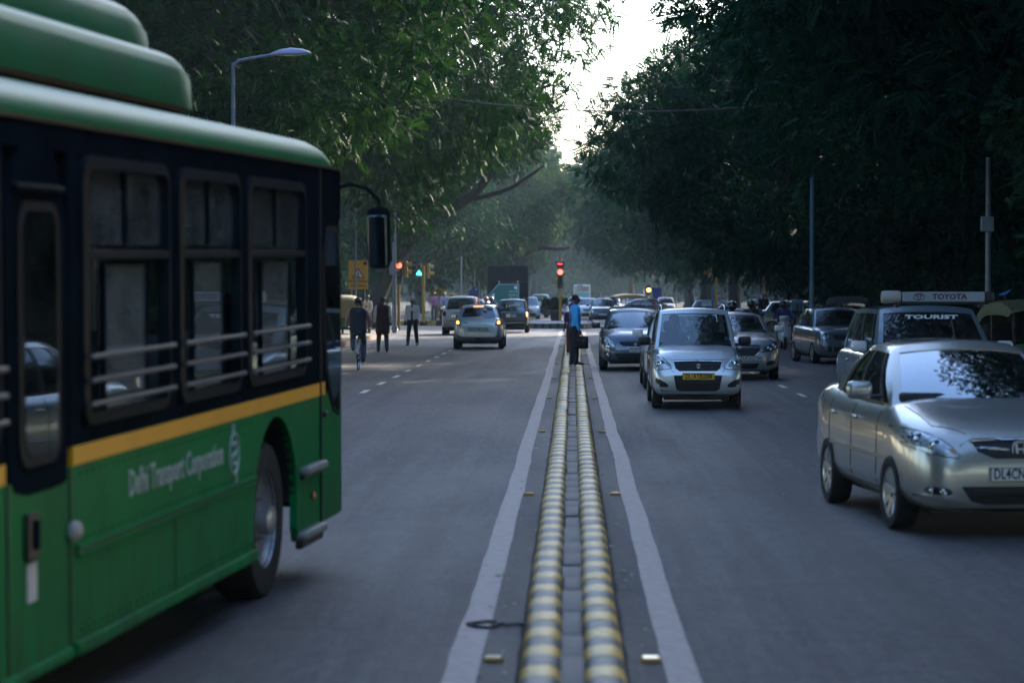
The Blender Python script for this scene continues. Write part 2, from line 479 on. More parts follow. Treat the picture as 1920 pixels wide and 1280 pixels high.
# stop line pieces before the island
for x0, x1 in ((-2.9, -2.1), (-1.7, -0.9), (0.85, 1.75), (-5.4, -4.4)):
    o = MB().add([(x0, 0, 0), (x1, 0, 0), (x1, 0.55, 0), (x0, 0.55, 0)], [(0, 1, 2, 3)]).build('stop_line', DASH, loc=(0, 119.2, 0.004)); tag(o, kind='structure')

# ------------------------------------------------------------ the median divider: two rows of rounded painted kerb stones, tar between
div = thing('median_divider', 'low road divider of two rounded kerb rows striped yellow and black with dark tar between', 'road divider', (0, 0, 0))
SL = 0.315
def stone_mesh(k, m):
    """half-round kerb stone, about 19 cm tall, end chamfered"""
    rr = random.Random(k)
    prof = []
    for i in range(9):
        a = PI*i/8
        prof.append((-0.098*math.copysign(abs(math.cos(a))**0.62, math.cos(a))*(1+0.008*rr.uniform(-1, 1)), 0.085+0.066*math.sin(a)**0.75*(1+0.02*rr.uniform(-1, 1)) if 0 < i < 8 else 0.07))
    prof = [(-0.103, -0.006)]+prof+[(0.103, -0.006)]
    ys = [(-SL/2+0.001, 0.985), (-SL/2+0.010, 1.0), (SL/2-0.010, 1.0), (SL/2-0.001, 0.985)]
    vs, fs = [], []
    n = len(prof)
    for yy, sc in ys:
        for x, z in prof: vs.append((x*sc, yy+rr.uniform(-.002, .002), max(-0.006, z*sc)))
    for j in range(3):
        for i in range(n-1): fs.append((j*n+i, j*n+i+1, (j+1)*n+i+1, (j+1)*n+i))
    fs.append(tuple(range(n))[::-1]); fs.append(tuple(3*n+i for i in range(n)))
    o = MB().add(vs, fs).build('kerb_stone', m, smooth=50)
    me = o.data; bpy.data.objects.remove(o); return me
stones = [[stone_mesh(k+10*q, m) for k in range(5)] for q, m in enumerate((KYEL, KDRK))]
def place_row(xc, y0, y1, joined=None, phase=0):
    k = 0; y = y0
    while y < y1:
        me = stones[(k+phase) % 2][random.randrange(5)]
        T = (xc+0.010*noise.noise((y*0.3, xc, 0))+random.uniform(-.003, .003), y, random.uniform(-.005, .003))
        rz = random.uniform(-.018, .018)
        if joined is None:
            o = mesh_obj('kerb_stone', me, div, T, (random.uniform(-.01, .01), 0, rz))
        else:
            M_ = Matrix.Translation(T) @ Matrix.Rotation(rz, 4, 'Z')
            joined.add([v.co for v in me.vertices], [tuple(p.vertices) for p in me.polygons], (k+phase) % 2, M_)
        k += 1; y += SL
    return y, (k+phase) % 2
Y0 = 9.3
ySplit = Y0+149*SL
e1, p1 = place_row(-0.153, Y0, ySplit)
e2, p2 = place_row(0.153, Y0, ySplit)
J = MB()
place_row(-0.153, e1, 118.0, J, p1); place_row(0.153, e2, 118.0, J, p2)
place_row(-0.153, Y0-28*SL, Y0-SL/2, J, 0); place_row(0.153, Y0-28*SL, Y0-SL/2, J, 0)
o = J.build('kerb_stone', [KYEL, KDRK], div, smooth=50); o['kind'] = 'stuff'
# tar filling in lengths with sunken joints
y = 1.0; fl = []
while y < 118:
    L_ = random.uniform(0.55, 1.15)
    if y < 62:
        b_ = MB(); h = 0.118+random.uniform(-.010, .006)
        b_.rbox((0, L_/2, h/2), (0.120+random.uniform(-.014, .014), L_-0.008, h), 0.006)
        b_.build('filler_slab', FILL, div, loc=(random.uniform(-.003, .003), y, 0), smooth=50)
    else:
        L_ = 118-y
        MB().box((0, L_/2, 0.058), (0.125, L_, 0.116)).build('filler_slab', FILL, div, loc=(0, y, 0))
    y += L_
gm = mat('grimy_joint', (.018, .017, .018), .9, var=.4, vscale=6)
for s in (-1, 1):
    q = MB(); yy_ = 3.0; vs, fs, i = [], [], 0
    while yy_ < 118:
        a = .262+.012*noise.noise((yy_*1.3, s, 0)); b = a+.022+.014*noise.noise((yy_*2.1, s, 5)); vs += [(s*(a-.02), yy_, .0025), (s*b, yy_, .0025)]
        if i: fs.append((2*i-2, 2*i-1, 2*i+1, 2*i))
        i += 1; yy_ += .2
    q.add(vs, fs).build('dirt_seam', gm, div)
# reflective road studs in pairs
sm = MB(); sm.prism([(-.055, 0), (.055, 0), (.04, .022), (-.04, .022)], -.045, .045, 'Y')
smesh = sm.build('tmp', mat('stud_amber', (0.62, 0.34, 0.09), 0.35, var=0.15, coat=0.4)); SM = smesh.data; bpy.data.objects.remove(smesh)
yy = 12.35; i = 0
words_d = ['closest to the camera', 'second from the camera', 'third from the camera', 'fourth from the camera', 'fifth from the camera', 'sixth from the camera', 'seventh from the camera', 'eighth from the camera', 'ninth from the camera', 'tenth from the camera']
while yy < 105:
    for s, nm in ((-1, 'left'), (1, 'right')):
        o = mesh_obj('road_stud', SM, None, (s*0.405, yy+random.uniform(-.1, .1), 0.004), (0, 0, random.uniform(-.06, .06)))
        tag(o, 'flat amber road stud %s of the divider, %s' % (nm, words_d[i]), 'road stud', 'amber studs beside the divider')
    yy += 10.2; i += 1
# litter and specks on the asphalt
lt = MB()
for k in range(260):
    x = random.choice([random.uniform(-7, -0.7), random.uniform(0.7, 7.5), random.uniform(-.5, -.28), random.uniform(.28, .5)]); yy = 10+90*random.random()**1.6
    s = random.uniform(0.008, 0.028); a = random.uniform(0, PI)
    pts = [(x+s*math.cos(a+t)*random.uniform(.6, 1.2), yy+1.6*s*math.sin(a+t), 0.008+random.uniform(0, .012)) for t in (0, 1.4, 2.9, 4.5)]
    lt.add(pts, [(0, 1, 2, 3)], random.choice([0, 0, 1]))
o = lt.build('litter', [mat('dry_leaf', (0.30, 0.22, 0.12), 0.8, var=0.3), mat('paper_scrap', (0.42, 0.41, 0.40), 0.7, var=0.1)]); tag(o, 'dry leaves and paper scraps scattered on the asphalt', 'litter', kind='stuff')
# loop of dark cable lying across the left edge line
pts = []
for k in range(41):
    t = k/40*2*PI*1.08
    pts.append((0.085*math.cos(t)*(1+0.15*math.sin(3*t))-0.50+0.006*k/40, 0.11*math.sin(t)+13.7+0.03*math.sin(2*t), 0.014))
pts += [(-0.36, 13.66, 0.014), (-0.31, 13.70, 0.016), (-0.26, 13.69, 0.012)]
o = MB().tube(pts, 0.009, 6).build('cable_loop', mat('cable_black', (0.02, 0.02, 0.02), 0.6, var=0.1), smooth=60, loc=(-0.01, 0, 0))
tag(o, 'loop of dark cable lying over the left edge line beside the divider', 'cable')

# ------------------------------------------------------------ pavements and their kerbs
def pave(name, poly, h=0.13):
    o = MB().prism(poly, -0.05, h, 'Z').build(name, PAVE); tag(o, kind='structure'); return o
LE = [(-8.05, -15), (-8.05, 104), (-8.35, 108.5), (-9.1, 112), (-10.6, 115), (-13, 117), (-60, 117.3)]
pave('pavement', LE[:-1]+[(-13, 113), (-11.6, 108), (-11.2, 104), (-11.2, -15)])
RE = [(8.3, -15), (8.3, 117), (9.0, 120), (10.5, 122), (13, 123.2), (60, 123.4)]
pave('pavement', RE[:-1]+[(13, 119), (11.6, 116), (11.4, -15)])
pave('pavement', [(-14, 138), (-11.0, 144), (-9.6, 151), (-9.3, 640), (-12, 640), (-12, 150)])
pave('pavement', [(15, 145), (10.5, 148), (9.2, 153), (8.9, 640), (12, 640), (12, 152)])
def kerb_line(name, label, pts, mats_, seg=0.5, h=0.16, wd=0.16, each=False, group=None):
    """kerb of separate blocks along a polyline"""
    t = thing(name, label, 'kerb', (0, 0, 0), 0, group)
    b_ = MB(); k = 0; carry = 0
    for (x0, y0), (x1, y1) in zip(pts, pts[1:]):
        L_ = math.hypot(x1-x0, y1-y0); a = math.atan2(y1-y0, x1-x0); d = 0
        n_ = max(1, round(L_/seg)); s = L_/n_
        for q in range(n_):
            cx, cy = x0+(x1-x0)*(q+.5)/n_, y0+(y1-y0)*(q+.5)/n_
            bb = MB() if each else b_
            M_ = Matrix.Translation((cx, cy, random.uniform(-.008, .004))) @ Matrix.Rotation(a+random.uniform(-.01, .01), 4, 'Z')
            bb.box((0, 0, h/2), (s-0.015, wd, h), k % len(mats_), M=M_)
            if each: bb.build('kerb_block', mats_[k % len(mats_)], t)
            k += 1
    if not each:
        o = b_.build('kerb_block', mats_, t); o['kind'] = 'stuff'
    return t
KSAND = mat('kerb_sandstone', (0.30, 0.215, 0.15), 0.85, var=0.25, vscale=3, bump=0.4, bscale=20, dirt=(0.10, 0.08, 0.06), dscale=3)
kerb_line('pavement_kerb', 'weathered tan stone kerb curving round the left pavement corner', [(x+0.09, y) for x, y in LE[:-1]], [KSAND], 0.9, 0.19, 0.16)
kerb_line('pavement_kerb', 'kerb of short black and white blocks along the right pavement', [(x-0.09, y) for x, y in RE[:-1]], [KWHT, KDRK], 0.45, 0.17, 0.16)
kerb_line('painted_kerb', 'yellow and black painted kerb beyond the left side street', [(-13.5, 135.4), (-7.2, 135.4)], [mat('kerb_bright_yellow', (0.50, 0.33, 0.06), 0.6, var=0.2, dirt=(.2, .15, .08), dscale=5), mat('kerb_black_paint', (0.02, 0.02, 0.022), 0.6, var=0.2)], 0.45, 0.28, 0.22, each=True)
o = MB().rbox((0, 0, 0.12), (6.3, 2.2, 0.24), 0.05).build('traffic_island', PAVE, loc=(-10.3, 136.7, 0)); tag(o, kind='structure')

# nose island that carries the central traffic light
isl = [(-6.3, 127.3), (-4.0, 126.4), (-1.4, 125.4), (0.55, 124.6), (0.95, 125.6), (0.8, 140), (0.2, 152), (-0.6, 152), (-3.0, 140), (-6.4, 130.0)]
o = MB().prism(isl, -0.02, 0.235, 'Z').build('traffic_island', mat('island_concrete', (0.26, 0.24, 0.23), 0.85, var=0.2, vscale=3, bump=0.3), None); tag(o, kind='structure')
kerb_line('island_kerb', 'kerb of small black and white blocks round the island nose', [(x, y-0.1) for x, y in isl[:4]]+[(1.06, 125.5), (0.93, 140)], [KWHT, KDRK], 0.22, 0.26, 0.14)
# ------------------------------------------------------------ trees
BARK = mat('bark', (0.026, 0.021, 0.017), 0.95, var=0.35, vscale=5, bump=1.0, bscale=16)
def leaf_mat(name, col, col2, trans=0.35, rough=0.5):
    m = bpy.data.materials.new(name); m.use_nodes = True
    n, l = m.node_tree.nodes, m.node_tree.links
    b = n['Principled BSDF']; out = n['Material Output']
    at = n.new('ShaderNodeAttribute'); at.attribute_name = 'tone'
    mx = n.new('ShaderNodeMix'); mx.data_type = 'RGBA'
    mx.inputs[6].default_value = (*col, 1); mx.inputs[7].default_value = (*col2, 1)
    l.new(at.outputs['Fac'], mx.inputs[0]); l.new(mx.outputs[2], b.inputs['Base Color'])
    b.inputs['Roughness'].default_value = rough; b.inputs['Specular IOR Level'].default_value = 0.05
    tr = n.new('ShaderNodeBsdfTranslucent')
    sc_ = n.new('ShaderNodeVectorMath'); sc_.operation = 'MULTIPLY'; sc_.inputs[1].default_value = (1.5, 1.35, 0.55)
    l.new(mx.outputs[2], sc_.inputs[0]); l.new(sc_.outputs[0], tr.inputs['Color'])
    ms = n.new('ShaderNodeMixShader'); ms.inputs[0].default_value = trans
    l.new(b.outputs[0], ms.inputs[1]); l.new(tr.outputs[0], ms.inputs[2]); l.new(ms.outputs[0], out.inputs['Surface'])
    return m
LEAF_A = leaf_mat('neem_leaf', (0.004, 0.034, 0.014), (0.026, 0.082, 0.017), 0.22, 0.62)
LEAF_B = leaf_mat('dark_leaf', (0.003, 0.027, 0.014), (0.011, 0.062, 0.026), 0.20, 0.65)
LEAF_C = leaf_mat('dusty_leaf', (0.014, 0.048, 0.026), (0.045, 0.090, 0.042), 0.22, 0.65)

def crown_mesh(name, clumps, n_spray, size, material, seed, pairs=5, droop=0.12, wid=0.42):
    """feathery sprays of leaflets spread through clump shells; one mesh"""
    n_spray = int(n_spray*1.28); size *= .80
    r = np.random.default_rng(seed)
    cl = np.array(clumps, float)            # x y z r
    wts = cl[:, 3]**2; wts /= wts.sum()
    ci = r.choice(len(cl), n_spray, p=wts)
    d = r.normal(size=(n_spray, 3)); d /= np.linalg.norm(d, axis=1)[:, None]
    rad = cl[ci, 3]*(0.45+0.62*r.random(n_spray)**0.6)
    pos = cl[ci, :3] + d*rad[:, None]*np.array([1.15, 1.15, 0.8])
    ax = d*0.55 + r.normal(size=(n_spray, 3))*0.65; ax[:, 2] -= droop
    ax /= np.linalg.norm(ax, axis=1)[:, None]
    up = r.normal(size=(n_spray, 3))*0.6; up[:, 2] += 1.0
    sd_ = np.cross(ax, up); sd_ /= (np.linalg.norm(sd_, axis=1)[:, None]+1e-9)
    nm = np.cross(sd_, ax)
    L = size*(0.7+0.6*r.random(n_spray))
    tone = np.clip(0.35*r.random(n_spray)+0.65*r.random(len(cl))[ci], 0, 1)
    V, T = [], []
    for k in range(pairs):
        t = (k+0.6)/pairs
        ll = L*0.40*(1-0.45*abs(t-0.45))
        for s in (-1, 1):
            base = pos + ax*(L*t)[:, None] - nm*(L*0.25*t*t)[:, None]
            dr = sd_*s*0.86 + ax*0.5
            tip = base + dr*ll[:, None] - nm*(ll*0.25)[:, None]
            w1 = base + dr*(ll*0.22)[:, None] + ax*(ll*wid)[:, None]
            w2 = base + dr*(ll*0.10)[:, None] - ax*(ll*wid)[:, None]
            V.append(np.stack([w1, tip, w2], 1)); T.append(tone)
    V = np.concatenate(V, 0); T = np.concatenate(T, 0)
    nq = len(V)
    me = bpy.data.meshes.new(name)
    me.vertices.add(nq*3); me.vertices.foreach_set('co', V.reshape(-1))
    me.loops.add(nq*3); me.loops.foreach_set('vertex_index', np.arange(nq*3))
    me.polygons.add(nq); me.polygons.foreach_set('loop_start', np.arange(nq)*3)
    me.update(calc_edges=True)
    a = me.attributes.new('tone', 'FLOAT', 'FACE'); a.data.foreach_set('value', T.astype(np.float32))
    me.materials.append(material)
    return me

def limb(p0, p1, r0, r1, rr, n=9, sag=0.0, wob=0.25):
    p0, p1 = Vector(p0), Vector(p1); L = (p1-p0).length
    a = Vector((rr.uniform(-1, 1), rr.uniform(-1, 1), rr.uniform(-.3, .3)))*wob*L*0.25
    pts, rad = [], []
    for i in range(n):
        t = i/(n-1)
        p = p0.lerp(p1, t) + a*math.sin(PI*t) + Vector((0, 0, 1))*sag*math.sin(PI*t) + Vector([noise.noise((t*3, a.x*10+q, L)) for q in range(3)])*0.05*L*math.sin(PI*min(1, t*1.2))
        pts.append(p); rad.append(r0+(r1-r0)*t**0.8)
    return pts, rad

def make_tree_parts(seed, H, cx, rx, ry, zb, n_clump, n_spray, size, material, lean=0.0, trunk_r=0.35, fork=3.2, low=0.0):
    """crown = ellipsoid of clumps centred at x=cx, from zb up to H. returns (trunk mesh, branch meshes, crown mesh)"""
    rr = random.Random(seed)
    zc, rz_ = (H+zb)/2, (H-zb)/2
    clumps = []
    tries = 0
    while len(clumps) < n_clump and tries < 5000:
        tries += 1
        d = Vector((rr.gauss(0, 1), rr.gauss(0, 1), rr.gauss(0, 1))).normalized()
        q = rr.uniform(0.45, 1.0)**0.5
        r_ = rr.uniform(0.9, 1.9)*(rx/6)**0.5
        p = Vector((cx+d.x*rx*q, d.y*ry*q, zc+d.z*rz_*q))
        if p.z < zb+low*abs(p.x-cx)/rx: continue
        if any((p-c[0]).length < 0.55*(r_+c[1]) for c in clumps): continue
        clumps.append((p, r_))
    cr = crown_mesh('crown', [(*p, r_) for p, r_ in clumps], n_spray, size, material, seed)
    tb = MB()
    ftop = Vector((lean*fork, rr.uniform(-.3, .3), fork))
    pts, rad = limb((0, 0, -0.1), ftop, trunk_r*1.35, trunk_r*0.85, rr, 8, wob=0.15)
    rad[0] = trunk_r*1.7
    tb.tube(pts, rad, 12)
    trunk_me = tb
    forks = []
    nf = rr.randint(4, 6)
    for k in range(nf):
        a = 2*PI*k/nf+rr.uniform(-.4, .4)
        tgt = Vector((cx+rx*0.5*math.cos(a), ry*0.5*math.sin(a), zb+(H-zb)*rr.uniform(0.35, 0.7)))
        p_, r_ = limb(ftop-Vector((0, 0, .15)), tgt, trunk_r*0.62, trunk_r*0.16, rr, 10, sag=0.4)
        forks.append((p_, r_))
    bb = MB()
    for p_, r_ in forks: bb.tube(p_, r_, 8)
    for c, r_ in clumps:
        best = min(((p, rad_) for f in forks for p, rad_ in zip(*f)), key=lambda q: (q[0]-c).length)
        p_, r2 = limb(best[0], c, min(best[1]*0.6, 0.11), 0.015, rr, 6)
        bb.tube(p_, r2, 5, cap=False)
    return trunk_me, bb, cr

class TreeKind:
    def __init__(s, *a, **k):
        t, b, s.cr = make_tree_parts(*a, **k)
        o = t.build('trunk', BARK, smooth=60); s.t = o.data; bpy.data.objects.remove(o)
        o = b.build('branches', BARK, smooth=60); s.b = o.data; bpy.data.objects.remove(o)
def place_tree(k, x, y, rz, label, sc=1.0, group=None, sz=1.0, z=0.0, name='tree'):
    t = thing(name, label, 'tree', (x, y, z), rz, group)
    t.scale = (sc, sc, sc*sz)
    mesh_obj('trunk', k.t, t); o = mesh_obj('branches', k.b, t); o['kind'] = 'stuff'
    o = mesh_obj('crown', k.cr, t); o['kind'] = 'stuff'
    return t
#             seed  H   cx  rx   ry   zb  clumps sprays size
KA = TreeKind(101, 17, 3.2, 8.6, 7.5, 4.6, 105, 17000, 0.44, LEAF_A, trunk_r=0.42, fork=3.6, low=-0.2)
KB = TreeKind(202, 19, 3.0, 8.2, 7.2, 5.0, 105, 15000, 0.44, LEAF_A, trunk_r=0.45, fork=4.0)
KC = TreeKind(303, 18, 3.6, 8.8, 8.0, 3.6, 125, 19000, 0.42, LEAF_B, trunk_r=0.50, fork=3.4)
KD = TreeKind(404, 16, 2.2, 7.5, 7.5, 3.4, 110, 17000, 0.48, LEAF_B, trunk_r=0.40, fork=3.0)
KE = TreeKind(505, 15, 1.5, 6.5, 6.5, 3.0, 80, 9000, 0.60, LEAF_C, trunk_r=0.32, fork=3.0)
KF = TreeKind(606, 9, 0.0, 4.2, 4.2, 1.2, 46, 7000, 0.42, LEAF_C, trunk_r=0.18, fork=1.6)
KG = TreeKind(707, 6.5, 0.0, 3.6, 3.6, 0.5, 44, 7500, 0.36, LEAF_B, trunk_r=0.12, fork=1.0)
KR = TreeKind(808, 12.8, 2.6, 7.6, 7.5, 2.4, 110, 19000, 0.44, LEAF_B, trunk_r=0.42, fork=3.0)
GL, GR = 'trees along the left pavement', 'trees along the right pavement'
# left row: crowns lean over the road
place_tree(KB, -17.8, 30, 0.1, 'tall tree with dark crown above the green bus roof', 1.0, GL)
place_tree(KA, -14.0, 62, -0.2, 'tree behind the street lamp with yellow lit leaves at its top', 1.0, GL)
place_tree(KB, -13.8, 71, 0.3, 'tree over the left lanes behind the pedestrian crossing sign', 1.0, GL)
place_tree(KA, -11.0, 85, 0.0, 'large tree whose crown reaches furthest over the left lanes', 1.02, GL, sz=1.2)
place_tree(KB, -12.8, 97, -0.3, 'tree beside the left pavement corner before the side street', 1.05, GL)
# left, beyond the side street
place_tree(KR, -13.0, 150, 0.2, 'dark green tree beyond the side street behind the blue sign', 0.80, GL)
place_tree(KE, -9.5, 176, -0.5, 'pale green tree behind the dark hoarding', 0.95, GL)
place_tree(KA, -13.0, 205, 0.3, 'hazy tree arching over the far road on its left', 1.0, GL)
place_tree(KE, -9.5, 245, 0.0, 'hazy far tree left of the distant blue bus', 1.1, GL)
place_tree(KB, -12.0, 300, 0.0, 'bluish far tree closing the left of the avenue', 1.1, GL)
place_tree(KE, -6.0, 380, 0.0, 'farthest hazy tree on the left of the avenue', 1.4, GL)
# right row
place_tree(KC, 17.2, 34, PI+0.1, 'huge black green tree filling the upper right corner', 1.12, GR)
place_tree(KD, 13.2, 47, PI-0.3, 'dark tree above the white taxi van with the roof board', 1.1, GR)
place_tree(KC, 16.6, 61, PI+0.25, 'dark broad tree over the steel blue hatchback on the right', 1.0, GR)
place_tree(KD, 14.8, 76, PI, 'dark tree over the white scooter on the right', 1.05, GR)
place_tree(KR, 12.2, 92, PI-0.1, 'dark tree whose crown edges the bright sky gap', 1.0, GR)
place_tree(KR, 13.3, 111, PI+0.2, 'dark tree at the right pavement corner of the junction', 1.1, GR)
place_tree(KR, 13.9, 152, PI+0.1, 'dark blue green tree beyond the junction on the right', 1.15, GR)
place_tree(KD, 12.4, 185, PI, 'teal tree over the far traffic on the right', 1.05, GR)
place_tree(KR, 12.5, 225, PI-0.2, 'hazy tree right of the distant blue bus', 1.3, GR)
place_tree(KB, 13.5, 280, PI, 'hazy far tree on the right of the avenue', 1.1, GR)
place_tree(KE, 8.5, 350, PI, 'farthest hazy tree on the right of the avenue', 1.4, GR)
# the avenue goes on beside and behind the camera
GN = 'avenue trees beside and behind the viewpoint'
for i, (k_, x, y, rz, sc) in enumerate([(KC, 23, 20, PI, 1.1), (KD, 19, 8, PI+.3, 1.1), (KC, 16.5, -6, PI, 1.0), (KD, 15, -22, PI, 1.1), (KC, 16, -40, PI, 1.1), (KB, -15.5, 20, .2, 1.0), (KC, -16, 6, 0, 1.0), (KB, -15.5, -10, .1, 1.05), (KC, -16, -28, -.1, 1.1),
                                  (KD, 27, 14, 1, 1.2), (KD, 27, -4, 2, 1.2), (KD, 30, 30, 2, 1.2), (KC, 28, -25, 2, 1.2), (KD, -28, 10, 1, 1.2), (KC, -28, -12, 2, 1.2), (KC, 4, -75, 0, 1.4), (KD, -8, -85, 0, 1.4)]):
    place_tree(k_, x, y, rz, 'dark avenue tree beside the road outside the picture', sc, GN, name='park_tree')
# second and third rows make the dark depth under the canopies
GB = 'trees deep in the park behind the pavements'
n_ = 0
def back(k, x, y, rz, sc):
    global n_
    n_ += 1
    place_tree(k, x, y, rz, 'dark tree standing deep in the park on the %s of the road' % ('left' if x < 0 else 'right'), sc, GB+(' on the left' if x < 0 else ' on the right'), name='park_tree')
for i, yy in enumerate(range(40, 132, 13)):
    back([KC, KD, KB][i % 3], -23-2*(i % 2)-yy*0.02, yy+5, 0.7*i, 1.0)
    back([KD, KC][i % 2], 24+2*(i % 2)+yy*0.02, yy+4, 1.1*i+2, 1.05)
for i, yy in enumerate(range(150, 420, 30)):
    back([KD, KB, KE][i % 3], -24-yy*0.03, yy, 0.9*i, 1.2)
    back([KC, KD][i % 2], 26+yy*0.03, yy, 0.5*i+2, 1.2)
for i, yy in enumerate((70, 100, 135, 175)):
    back(KD, -40-i*2, yy, i, 1.3); back(KC, 42+i*2, yy, i+1, 1.3)
for i, (x, y, k_, sc) in enumerate(((18.5, 42, KC, 1.2), (21, 28, KC, 1.25), (19.5, 56, KD, 1.3), (19, 68, KC, 1.15))): back(k_, x, y, PI+.2*i, sc)  # extra trees, added to block sun patches on the road
GF = 'hazy trees closing the far end of the avenue'
for i in range(15):
    x = -63+9*i; y = 425+4*(i % 3)
    if -9 < x < 9: y += 14
    place_tree([KE, KB, KE][i % 3], x, y, i*1.1, 'hazy tree in the row across the far end of the avenue', 1.25 if i % 3 else 1.1, GF, sz=.9, name='far_tree')
for i in range(26):
    place_tree(KG, -68+5.4*i, 418+3*(i % 2), i*1.3, 'hazy bush low in front of the far tree row', 1.2, 'hazy bushes under the far trees', name='far_bush')
# undergrowth
GU = 'bushes under the park trees'
def bush(x, y, rz, sc, label, k=None):
    place_tree(k or KG, x, y, rz, label, sc, GU, name='bush')
for i, (x, y) in enumerate([(-14.5, 100), (-16.5, 108), (-16, 90), (-17, 112), (-14, 72), (-19, 100), (-13.5, 141), (-18, 143), (-23, 145), (-16.5, 158), (-22, 128), (-27, 120)]):
    bush(x, y, i*1.3, 0.75+0.1*(i % 3), 'dark bush under the trees on the left, '+['behind the yellow canopied rickshaw', 'near the side street corner', 'deep behind the red signal', 'behind the silver poles', 'nearest the bus front', 'set far back from the kerb', 'by the green arrow signal', 'second one beyond the side street', 'third one beyond the side street', 'below the dusty trees past the junction', 'at the end of the side street', 'in the park beside the side street'][i])
for i, (x, y) in enumerate([(13.5, 44), (16.5, 52), (14, 62), (17, 70), (14.5, 82), (18, 92), (14, 100), (18, 108), (21, 118), (23, 126), (16, 131+20), (22, 147), (28, 150), (19, 62), (22, 80)]):
    bush(x, y, i*1.7, 0.8+0.12*(i % 3), 'dark bush under the trees on the right, '+['behind the olive rickshaw', 'behind the pale junction box pole', 'behind the black rickshaw', 'set back beside the black rickshaw', 'behind the white scooter', 'set back behind the scooter', 'beside the thin yellow post', 'set back near the yellow post', 'near the junction corner', 'deep at the junction corner', 'beyond the junction nearest the road', 'second one beyond the junction', 'third one beyond the junction', 'deep behind the black rickshaw', 'deep behind the scooter'][i])
place_tree(KF, 10.6, 41, 0.4, 'leafy young tree with pale leaves behind the taxi with the roof board', 0.72, name='young_tree')
place_tree(KF, 11.6, 77, 1.4, 'small tree with sunlit yellow leaves behind the grey hatchback', 0.62, name='young_tree')

# the leaning tree whose dark limb crosses the left of the avenue
def custom_tree(name, label, base, limbs, clumps, n_spray, size, material, seed):
    rr = random.Random(seed)
    t = thing(name, label, 'tree', base)
    b0 = MB(); allp = []
    for k, (pts, r0, r1) in enumerate(limbs):
        P_ = []
        m_ = len(pts)
        for i in range(m_-1):
            for q in range(5):
                P_.append(Vector(pts[i]).lerp(Vector(pts[i+1]), q/5)+Vector([rr.uniform(-.04, .04)*min(1, i+q) for _ in range(3)]))
        P_.append(Vector(pts[-1]))
        # smooth the polyline
        for _ in range(3): P_ = [P_[0]]+[(P_[i-1]+P_[i]*2+P_[i+1])/4 for i in range(1, len(P_)-1)]+[P_[-1]]
        rad = [r0+(r1-r0)*i/(len(P_)-1) for i in range(len(P_))]
        mb_ = MB().tube(P_, rad, 10)
        mb_.build('trunk' if k == 0 else 'limb', BARK, t, smooth=60)
        allp += list(zip(P_, rad))
    tw = MB()
    for c in clumps:
        cv = Vector(c[:3]); best = min(allp, key=lambda q: (q[0]-cv).length)
        p_, r2 = limb(best[0], cv, min(best[1]*.5, .09), .015, rr, 6); tw.tube(p_, r2, 5, cap=False)
    o = tw.build('branches', BARK, t, smooth=60); o['kind'] = 'stuff'
    me = crown_mesh('crown', clumps, n_spray, size, material, seed)
    o = mesh_obj('crown', me, t); o['kind'] = 'stuff'
    return t
rr = random.Random(5)
cl = []
for k in range(46):
    t = rr.random()
    cl.append((1.0+6.3*t+rr.uniform(-1.5, 1.0), rr.uniform(-4, 4), 6.6+2.6*t+rr.uniform(-0.4, 3.0), rr.uniform(0.8, 1.4)))
for k in range(16):
    t = rr.random(); cl.append((-2.5+6.5*t+rr.uniform(-.6, .6), rr.choice([-2.4, -1.8, 2.2, 3])+rr.uniform(-.5, .5), 3.4+2.9*t+rr.uniform(-1.1, 1.0), rr.uniform(0.5, 1.0)))
custom_tree('leaning_tree', 'leaning tree with a thick dark limb slanting up over the left lanes', (-9.6, 120, 0),
            [([(-.6, 0, -.1), (0.0, 0, 2.0), (1.0, 0, 3.8), (2.6, 0, 5.4), (4.6, 0, 6.6), (6.0, 0, 8.2), (6.6, 0, 10.0)], .46, .12),
             ([(0.9, 0, 3.6), (0.8, .5, 6.0), (1.6, 1, 8.5), (1.5, 1.2, 11)], .30, .08),
             ([(2.4, 0, 5.2), (3.0, -.6, 7.0), (4.2, -1.2, 8.6), (4.6, -1.4, 10.5)], .20, .06),
             ([(4.4, 0, 6.5), (6.4, .4, 6.9), (8.2, .6, 8.2)], .16, .05)],
            cl, 11000, 0.42, LEAF_B, 31)
cl = []
for k in range(26):
    t = rr.random(); cl.append((-1+5*t+rr.uniform(-1.2, 1.2), rr.uniform(-4, 4), 6.5+rr.uniform(0, 7), rr.uniform(0.9, 1.7)))
custom_tree('arching_tree', 'far tree with one bare limb arching to the right above the traffic light', (-4.8, 195, 0),
            [([(-.5, 0, -.1), (-.3, 0, 2.5), (0.3, 0, 4.2), (1.2, 0, 5.2), (2.4, 0, 5.55), (3.6, 0, 5.3), (4.6, 0, 5.5)], .40, .12),
             ([(-.2, 0, 3.0), (-.5, 0, 6.0), (0.4, 0.5, 9.0)], .28, .08), ([(2.2, 0, 5.5), (2.8, 0, 7.2), (3.2, 0, 9)], .14, .05)],
            cl, 4200, 0.6, LEAF_C, 33)
# ------------------------------------------------------------ cars
def apply_mods(o):
    dg = bpy.context.evaluated_depsgraph_get()
    me = bpy.data.meshes.new_from_object(o.evaluated_get(dg))
    o.modifiers.clear(); old = o.data; o.data = me
    bpy.data.meshes.remove(old)

def densify(poly, step=0.05):
    out = []
    for a, b in zip(poly, poly[1:]+poly[:1]):
        n = max(1, int(math.hypot(b[0]-a[0], b[1]-a[1])/step))
        out += [(a[0]+(b[0]-a[0])*i/n, a[1]+(b[1]-a[1])*i/n) for i in range(n)]
    return out

